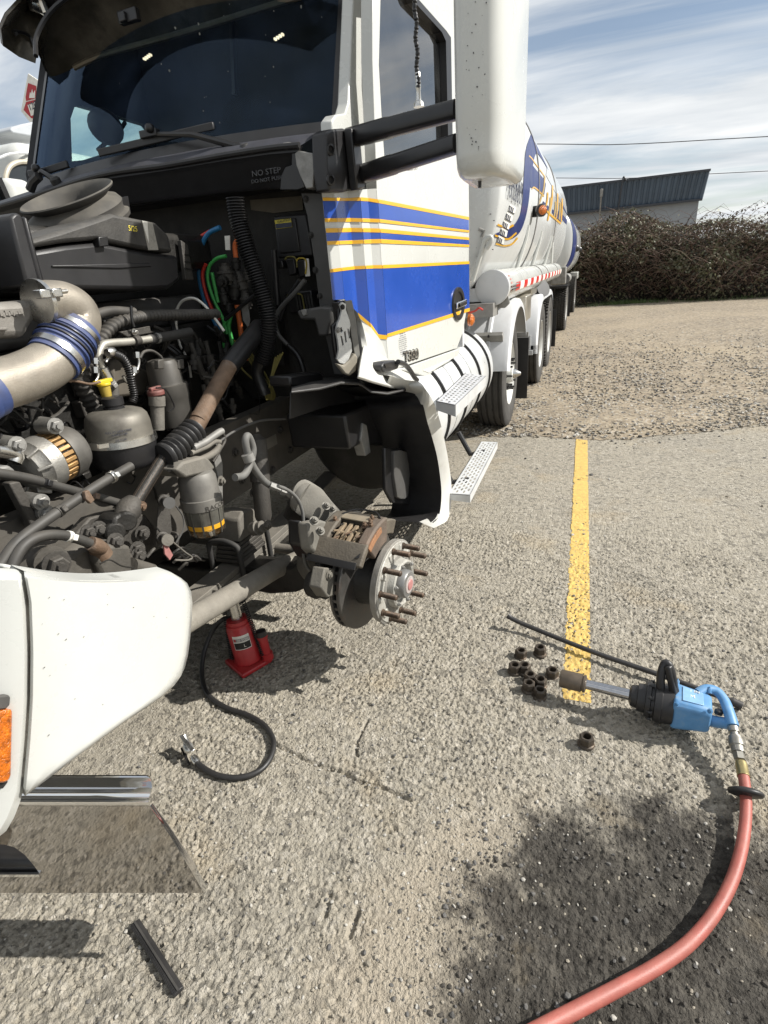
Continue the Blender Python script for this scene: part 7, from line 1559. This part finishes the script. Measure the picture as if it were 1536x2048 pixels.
mb = MB(); mb.bar(top_+Vector((-.06, .01, .005)), top_+Vector((.05, .01, .005)), .012, .008); build(mb, 'spring_yoke', BLACKS, JK)
def drum(q0, q1, h0, h1, off, mat, name, par):
    ax, u, v = frame(lean); f0 = Vector((.62, -.78, 0)); f0 = (f0-lean*f0.dot(lean)).normalized(); g0 = lean.cross(f0)
    rows = [[J0+lean*h+(f0*math.cos(q)+g0*math.sin(q))*(.056+off) for q in np.linspace(q0, q1, 10)] for h in (h0, h1)]
    return build(MB().grid(rows), name, mat, par, ang=80)
lb = drum(R(-42), R(32), .080, .146, .0008, PAPER, 'jack_label', JK); drum(R(-40), R(30), .083, .114, .0014, BLACKS, 'label_field', lb); drum(R(-40), R(30), .119, .134, .0014, M('label_grey', (0.30, 0.29, 0.28), 0.5), 'label_strip', lb); drum(R(-36), R(-28), .120, .133, .002, RED, 'label_mark', lb)
f0 = Vector((.62, -.78, 0)); f0 = (f0-lean*f0.dot(lean)).normalized(); g0 = lean.cross(f0)
text('20 TON', 'label_lettering', J0+lean*.122+(f0*math.cos(R(-22))+g0*math.sin(R(-22)))*.0582, g0*math.cos(R(-22))-f0*math.sin(R(-22)), lean, .010, PAPER, lb, .0006, bend=.0578)
text('L', 'label_lettering', J0+lean*.092+(f0*math.cos(R(2)))*.0582, g0, lean, .014, PAPER, lb, .0006)
hz = [(462, 1236, .215), (444, 1240, .20), (425, 1262, .14), (408, 1305, .07), (404, 1350, .02), (415, 1388, .012), (450, 1414, .012), (495, 1430, .012), (530, 1452, .014), (547, 1482, .014), (541, 1515, .014), (518, 1542, .014), (478, 1555, .014), (436, 1551, .014), (404, 1534, .014), (388, 1518, .016)]
P = [PZ(*p) for p in hz]; ah = build(MB().tube(P, .0098, 12, smooth=6), 'air_hose', RUBBERC, JK, ang=80)
a, b = PZ(392, 1522, .02), PZ(380, 1504, .03)
build(MB().lathe(a, b-a, [(-.01, .012), (0, .014), (.012, .014), (.013, .010), (.022, .010)], 12), 'hose_end', STEEL, ah)
av = build(MB().lathe(b, PZ(372, 1484, .05)-b, [(0, .012), (.006, .017), (.022, .018), (.030, .015), (.034, .011), (.05, .010), (.06, .012)], 14), 'air_valve', M('zinc_valve', (0.55, 0.55, 0.53), 0.3, 0.9, 0.15, 20), JK)
mb = MB(); mb.tube([PZ(362, 1470, .075), PZ(372, 1484, .068), PZ(384, 1500, .055)], .005, 8); mb.box(PZ(379, 1490, .05), (.03, .018, .02)); 
build(MB().bar(PZ(362, 1471, .078), PZ(386, 1502, .058), .012, .005), 'valve_lever', STEEL, JK, bevel=0.001)
build(MB().bar(PZ(364, 1496, .02), PZ(378, 1530, .012), .010, .006), 'valve_stem', BLACKS, JK)

# ================================================================== impact wrench, bar, nuts, hose, strip
A0 = PZ(1121, 1356, .085); B0 = PZ(1402, 1424, .090); WX = (B0-A0).normalized(); WU = Vector((0, 0, 1)); WU = (WU-WX*WU.dot(WX)).normalized(); WS_ = WX.cross(WU)
IW = empty('impact_wrench', ((A0+B0)/2*1.0)*Vector((1, 1, 0)) if False else Vector(((A0.x+B0.x)/2, (A0.y+B0.y)/2, 0)), 'long-nosed blue and black air impact wrench lying across the end of the yellow line', 'impact wrench')
def D(px): return (PZ(px, 1356+(px-1121)*(68/281), .087)-A0).dot(WX)
SOCK = M('socket_steel', (0.155, 0.125, 0.095), 0.5, 0.6, 0.25, 18, bump=0.15, stain=0.4, staincol=(0.07, 0.06, 0.05), sscale=14)
def lw(prof, mat, name, n=32, off=(0, 0), **k): return build(MB().lathe(A0+WS_*off[0]+WU*off[1], WX, prof, n), name, mat, IW, **k)
d = D
so_k = lw([(.006, .016), (0, .024), (0, .031), (.003, .033), (d(1163), .033), (d(1164), .028), (d(1166), .028), (d(1167), .032), (d(1171), .032), (d(1172), .026), (d(1173), .018)], SOCK, 'socket', ang=35)
build(MB().lathe(A0, WX, [(-.0008, .025), (.0006, .024)], 24), 'socket_bore', BLACKS, so_k)
lw([(d(1170), .0175), (d(1262), .0195)], M('anvil_steel', (0.45, 0.45, 0.46), 0.22, 1.0, 0.15, 25), 'anvil')
lw([(d(1258), .022), (d(1262), .036), (d(1274), .040), (d(1275), .047), (d(1290), .050), (d(1291), .060), (d(1300), .063), (d(1302), .058), (d(1308), .058), (d(1309), .068), (d(1322), .070), (d(1324), .066), (d(1346), .066)], BLACKP, 'hammer_case', n=28, ang=30)
for q in np.linspace(0, 2*math.pi, 9)[:-1]:
    c0 = A0+WX*d(1308)+(WS_*math.cos(q)+WU*math.sin(q))*.062; bolt(c0-WX*.004, -WX, .006, .010, BLACKS, IW)
def sect(dx, wx, hz_, z0=0.0, k=.72): return [A0+WX*dx+WS_*a*wx+WU*(b*hz_+z0) for a, b in ((-1, -k), (-k, -1), (k, -1), (1, -k), (1, k), (k, 1), (-k, 1), (-1, k))]
body = build(MB().loft([sect(d(1344), .058, .060), sect(d(1352), .060, .061), sect(d(1385), .054, .055), sect(d(1412), .050, .050), sect(d(1420), .046, .046)]), 'motor_housing', TOOLB, IW, bevel=0.006, ang=30)
build(MB().prism([A0+WX*d(1360)+WS_*.038+WU*.0600, A0+WX*d(1402)+WS_*.030+WU*.0520, A0+WX*d(1402)-WS_*.030+WU*.0520, A0+WX*d(1360)-WS_*.034+WU*.0600], WU*.003), 'name_plate', M('plate_blue', (0.20, 0.36, 0.54), 0.4, 0.1, 0.15, 20), body, bevel=0.0015)
text('M', 'plate_lettering', A0+WX*d(1374)+WS_*.012+WU*.0595, WX, -WS_, .016, PAPER, body, .0008); text('1 IN', 'plate_lettering', A0+WX*d(1374)-WS_*.018+WU*.0595, WX, -WS_, .012, PAPER, body, .0008)
for u_, v_ in ((1350, .05), (1350, -.05), (1414, .045), (1414, -.045)): bolt(A0+WX*d(u_)+WS_*v_+WU*.050, (WU*.7+WS_*v_*12), .006, .012, TOOLB, body)
hp_ = [PZ(1396, 1386, .135), PZ(1412, 1378, .140), PZ(1432, 1382, .135), PZ(1448, 1400, .125), PZ(1458, 1425, .115), PZ(1466, 1452, .100)]
dh = build(MB().tube(hp_, lambda t: .016+.003*t, 16, smooth=6, squash=.85), 'grip_handle', TOOLB, IW, ang=60)
build(MB().tube([PZ(1402, 1432, .07), PZ(1425, 1442, .075), PZ(1448, 1446, .085), PZ(1464, 1450, .097)], lambda t: .020-.002*t, 16, smooth=5), 'handle_strut', TOOLB, IW, ang=60)
build(MB().lathe(PZ(1436, 1428, .10), (0.2, .3, 1), [(0, .012), (.012, .013), (.016, .009)], 14), 'trigger', BLACKP, IW)
build(MB().lathe(PZ(1412, 1440, .05), (0.1, -.5, .4), [(0, .018), (.02, .016)], 14), 'reverse_knob', BLACKP, IW)
# dead handle: an upright black loop on the hammer case
c_ = A0+WX*(d(1332)); o_ = []
hq = [PZ(1330, 1396, .10), PZ(1322, 1378, .15), PZ(1322, 1350, .20), PZ(1329, 1328, .235), PZ(1337, 1330, .235), PZ(1343, 1350, .205), PZ(1349, 1385, .14)]
dhh = build(MB().tube(hq, .0125, 12, smooth=5, squash=1.2), 'side_handle', BLACKP, IW, ang=60)
build(MB().bar(PZ(1337, 1330, .24), PZ(1350, 1388, .14), .030, .022), 'handle_grip', BLACKP, dhh, bevel=0.006)
build(MB().prism([PZ(1318, 1392, .12), PZ(1350, 1398, .12), PZ(1346, 1382, .15), PZ(1322, 1378, .15)], (0, .02, 0)), 'handle_clamp', BLACKP, dhh, bevel=0.004)
a, b = PZ(1466, 1455, .098), PZ(1484, 1540, .055); l_ = (b-a).length
build(MB().lathe(a, b-a, [(0, .016), (.12*l_, .016), (.13*l_, .012), (.22*l_, .012), (.23*l_, .019), (.30*l_, .020), (.33*l_, .0215), (.45*l_, .0215), (.47*l_, .0185), (.60*l_, .0185)], 20), 'coupler', M('coupler_steel', (0.30, 0.29, 0.26), 0.4, 0.8, 0.2, 20, dust=0.2), IW, ang=30)
build(MB().lathe(a+(b-a)*.60, b-a, [(0, .0165), (.17*l_, .0165), (.175*l_, .012)], 6), 'coupler_nut', M('coupler_steel', 0), IW, ang=20)
AHR = empty('air_hose', PZ(1470, 1740, 0), 'thick red rubber air hose curving from the impact wrench across the near right corner', 'air hose')
hzp = [(1483, 1532, .060), (1487, 1552, .055), (1491.5, 1590, .048), (1491, 1640, .040), (1482, 1702, .034), (1461, 1768, .034), (1425, 1832, .036), (1376, 1888, .042), (1312, 1934, .052), (1232, 1978, .066), (1152, 2020, .082), (1060, 2068, .105), (930, 2140, .15), (760, 2250, .24)]
P = [PZ(*p) for p in hzp]; build(MB().tube(P, .0152, 20, smooth=8), 'rubber_tube', REDHOSE, AHR, ang=80)
build(MB().lathe(P[0], P[1]-P[0], [(-.012, .015), (-.002, .0165), (.030, .0165), (.032, .0175), (.036, .0175)], 16), 'ferrule', M('brass_ferrule', (0.40, 0.33, 0.16), 0.4, 0.8, 0.15), AHR)
c_ = PZ(1491.5, 1586, .048); ax_ = (P[3]-P[1]).normalized(); ax_ = (ax_+Vector((0.15, 0, -.55))).normalized()
build(MB().lathe(c_-ax_*.012, ax_, [(0, .016), (0, .030), (.004, .042), (.009, .046), (.013, .046), (.018, .042), (.022, .028), (.022, .016)], 36), 'hose_guard', RUBBERC, AHR, ang=50)
bz = [(1016, 1231, .060), (1024, 1237, .052), (1042, 1246, .042), (1066, 1256, .034), (1130, 1282, .030), (1200, 1309, .030), (1270, 1333, .030), (1340, 1357, .030), (1400, 1379, .030), (1438, 1392, .028), (1462, 1402, .022), (1484, 1412, .016)]
P = crm([PZ(*p) for p in bz], 5)
pb = build(MB().tube(P, lambda t: .0102 if .09 < t < .9 else (.0150 if t > .9 else .0102+.003*(1-t/.09)), 12, squash=1.0), 'pry_bar', M('bar_steel', (0.045, 0.045, 0.047), 0.4, 0.6, 0.3, 14, dust=0.2), None, ang=60)
tag(pb, 'long thin black pry bar lying slantwise across the yellow line', 'pry bar')
NUTM = M('nut_steel', (0.085, 0.070, 0.055), 0.5, 0.6, 0.35, 40, bump=0.2, bscale=300, stain=0.5, staincol=(0.20, 0.13, 0.08), sscale=40)
nl = [((1041, 1313), 'left one of the two lug nuts standing together at the back of the scatter'), ((1080, 1309), 'right one of the two lug nuts standing together at the back of the scatter'),
      ((1029, 1345), 'leftmost lug nut of all, touching the left end of the cluster'), ((1049, 1345), 'lug nut snug against the right side of the leftmost one'),
      ((1060, 1362), 'lug nut in the middle of the cluster, right behind the near left nut'), ((1080, 1371), 'lug nut at the right of the tight cluster, directly behind its front nut'),
      ((1057, 1381), 'near left lug nut of the cluster, left of the front nut'), ((1079, 1392), 'front lug nut of the cluster, nearest the camera within it'),
      ((1104, 1352), 'lug nut standing just in front of the open end of the wrench socket'), ((1172, 1489), 'stray lug nut standing alone on bare asphalt below the wrench')]
nut0 = None
for (px, py), lab in nl:
    p = PZ(px, py, 0); z_ = float(height(np.array([p.x]), np.array([p.y]))[0])+.0015
    if nut0 is None:
        mb = MB(); mb.lathe((0, 0, 0), (0, 0, 1), [(0, .012), (0, .0235), (.003, .0245), (.007, .0225), (.009, .019)], 28, cap=False)
        mb.lathe((0, 0, .0), (0, 0, 1), [(.007, .0205), (.030, .0205), (.034, .0175), (.034, .0125), (.031, .0112), (.0, .0112)], 6*4, cap=False)
        vs = []
        for v in mb.v:
            x, y, z = v; r_ = math.hypot(x, y)
            if z > .0065 and r_ > .0165 and r_ < .0215: q = (math.atan2(y, x)) % (math.pi/3)-math.pi/6; k = .0185/math.cos(q)/.0205; x, y = x*k, y*k
            vs.append((x, y, z))
        mb.v = vs; nut0 = build(mb, 'lug_nut', NUTM, None, ang=22); o = nut0
    else: o = nut0.copy(); COL.objects.link(o)
    o.location = (p.x, p.y, z_); o.scale = (1.16,)*3; o.rotation_euler = (random.uniform(-.06, .06), random.uniform(-.06, .06), random.uniform(0, 1))
    tag(o, lab, 'lug nut', 'lug nuts taken off the wheel')
RS = empty('rubber_strip', PZ(314, 1916, 0), 'short black ribbed rubber strip lying loose on the asphalt below the bumper', 'rubber strip')
a, b = PZ(270, 1846, .008), PZ(358, 1984, .008); u_ = (b-a).normalized(); s_ = Vector((u_.y, -u_.x, 0)); w_ = .0125
build(MB().prism([a+s_*w_-Vector((0, 0, .006)), a-s_*w_-Vector((0, 0, .006)), a-s_*w_+Vector((0, 0, .003)), a-s_*w_*.4+Vector((0, 0, .006)), a+s_*w_*.4+Vector((0, 0, .006)), a+s_*w_+Vector((0, 0, .003))], b-a), 'strip_body', RUBBERC, RS, bevel=0.001)
for k in range(38):
    c0 = a.lerp(b, (k+.5)/38); build(MB().bar(c0+s_*w_*.95+Vector((0, 0, .0035)), c0+s_*w_*.35+Vector((0, 0, .0065)), .0022, .003), 'rib', RUBBERC, RS) if k % 1 == 0 else None
build(MB().bar(a+Vector((0, 0, .0065)), b+Vector((0, 0, .0065)), .005, .004), 'ridge', RUBBER, RS)
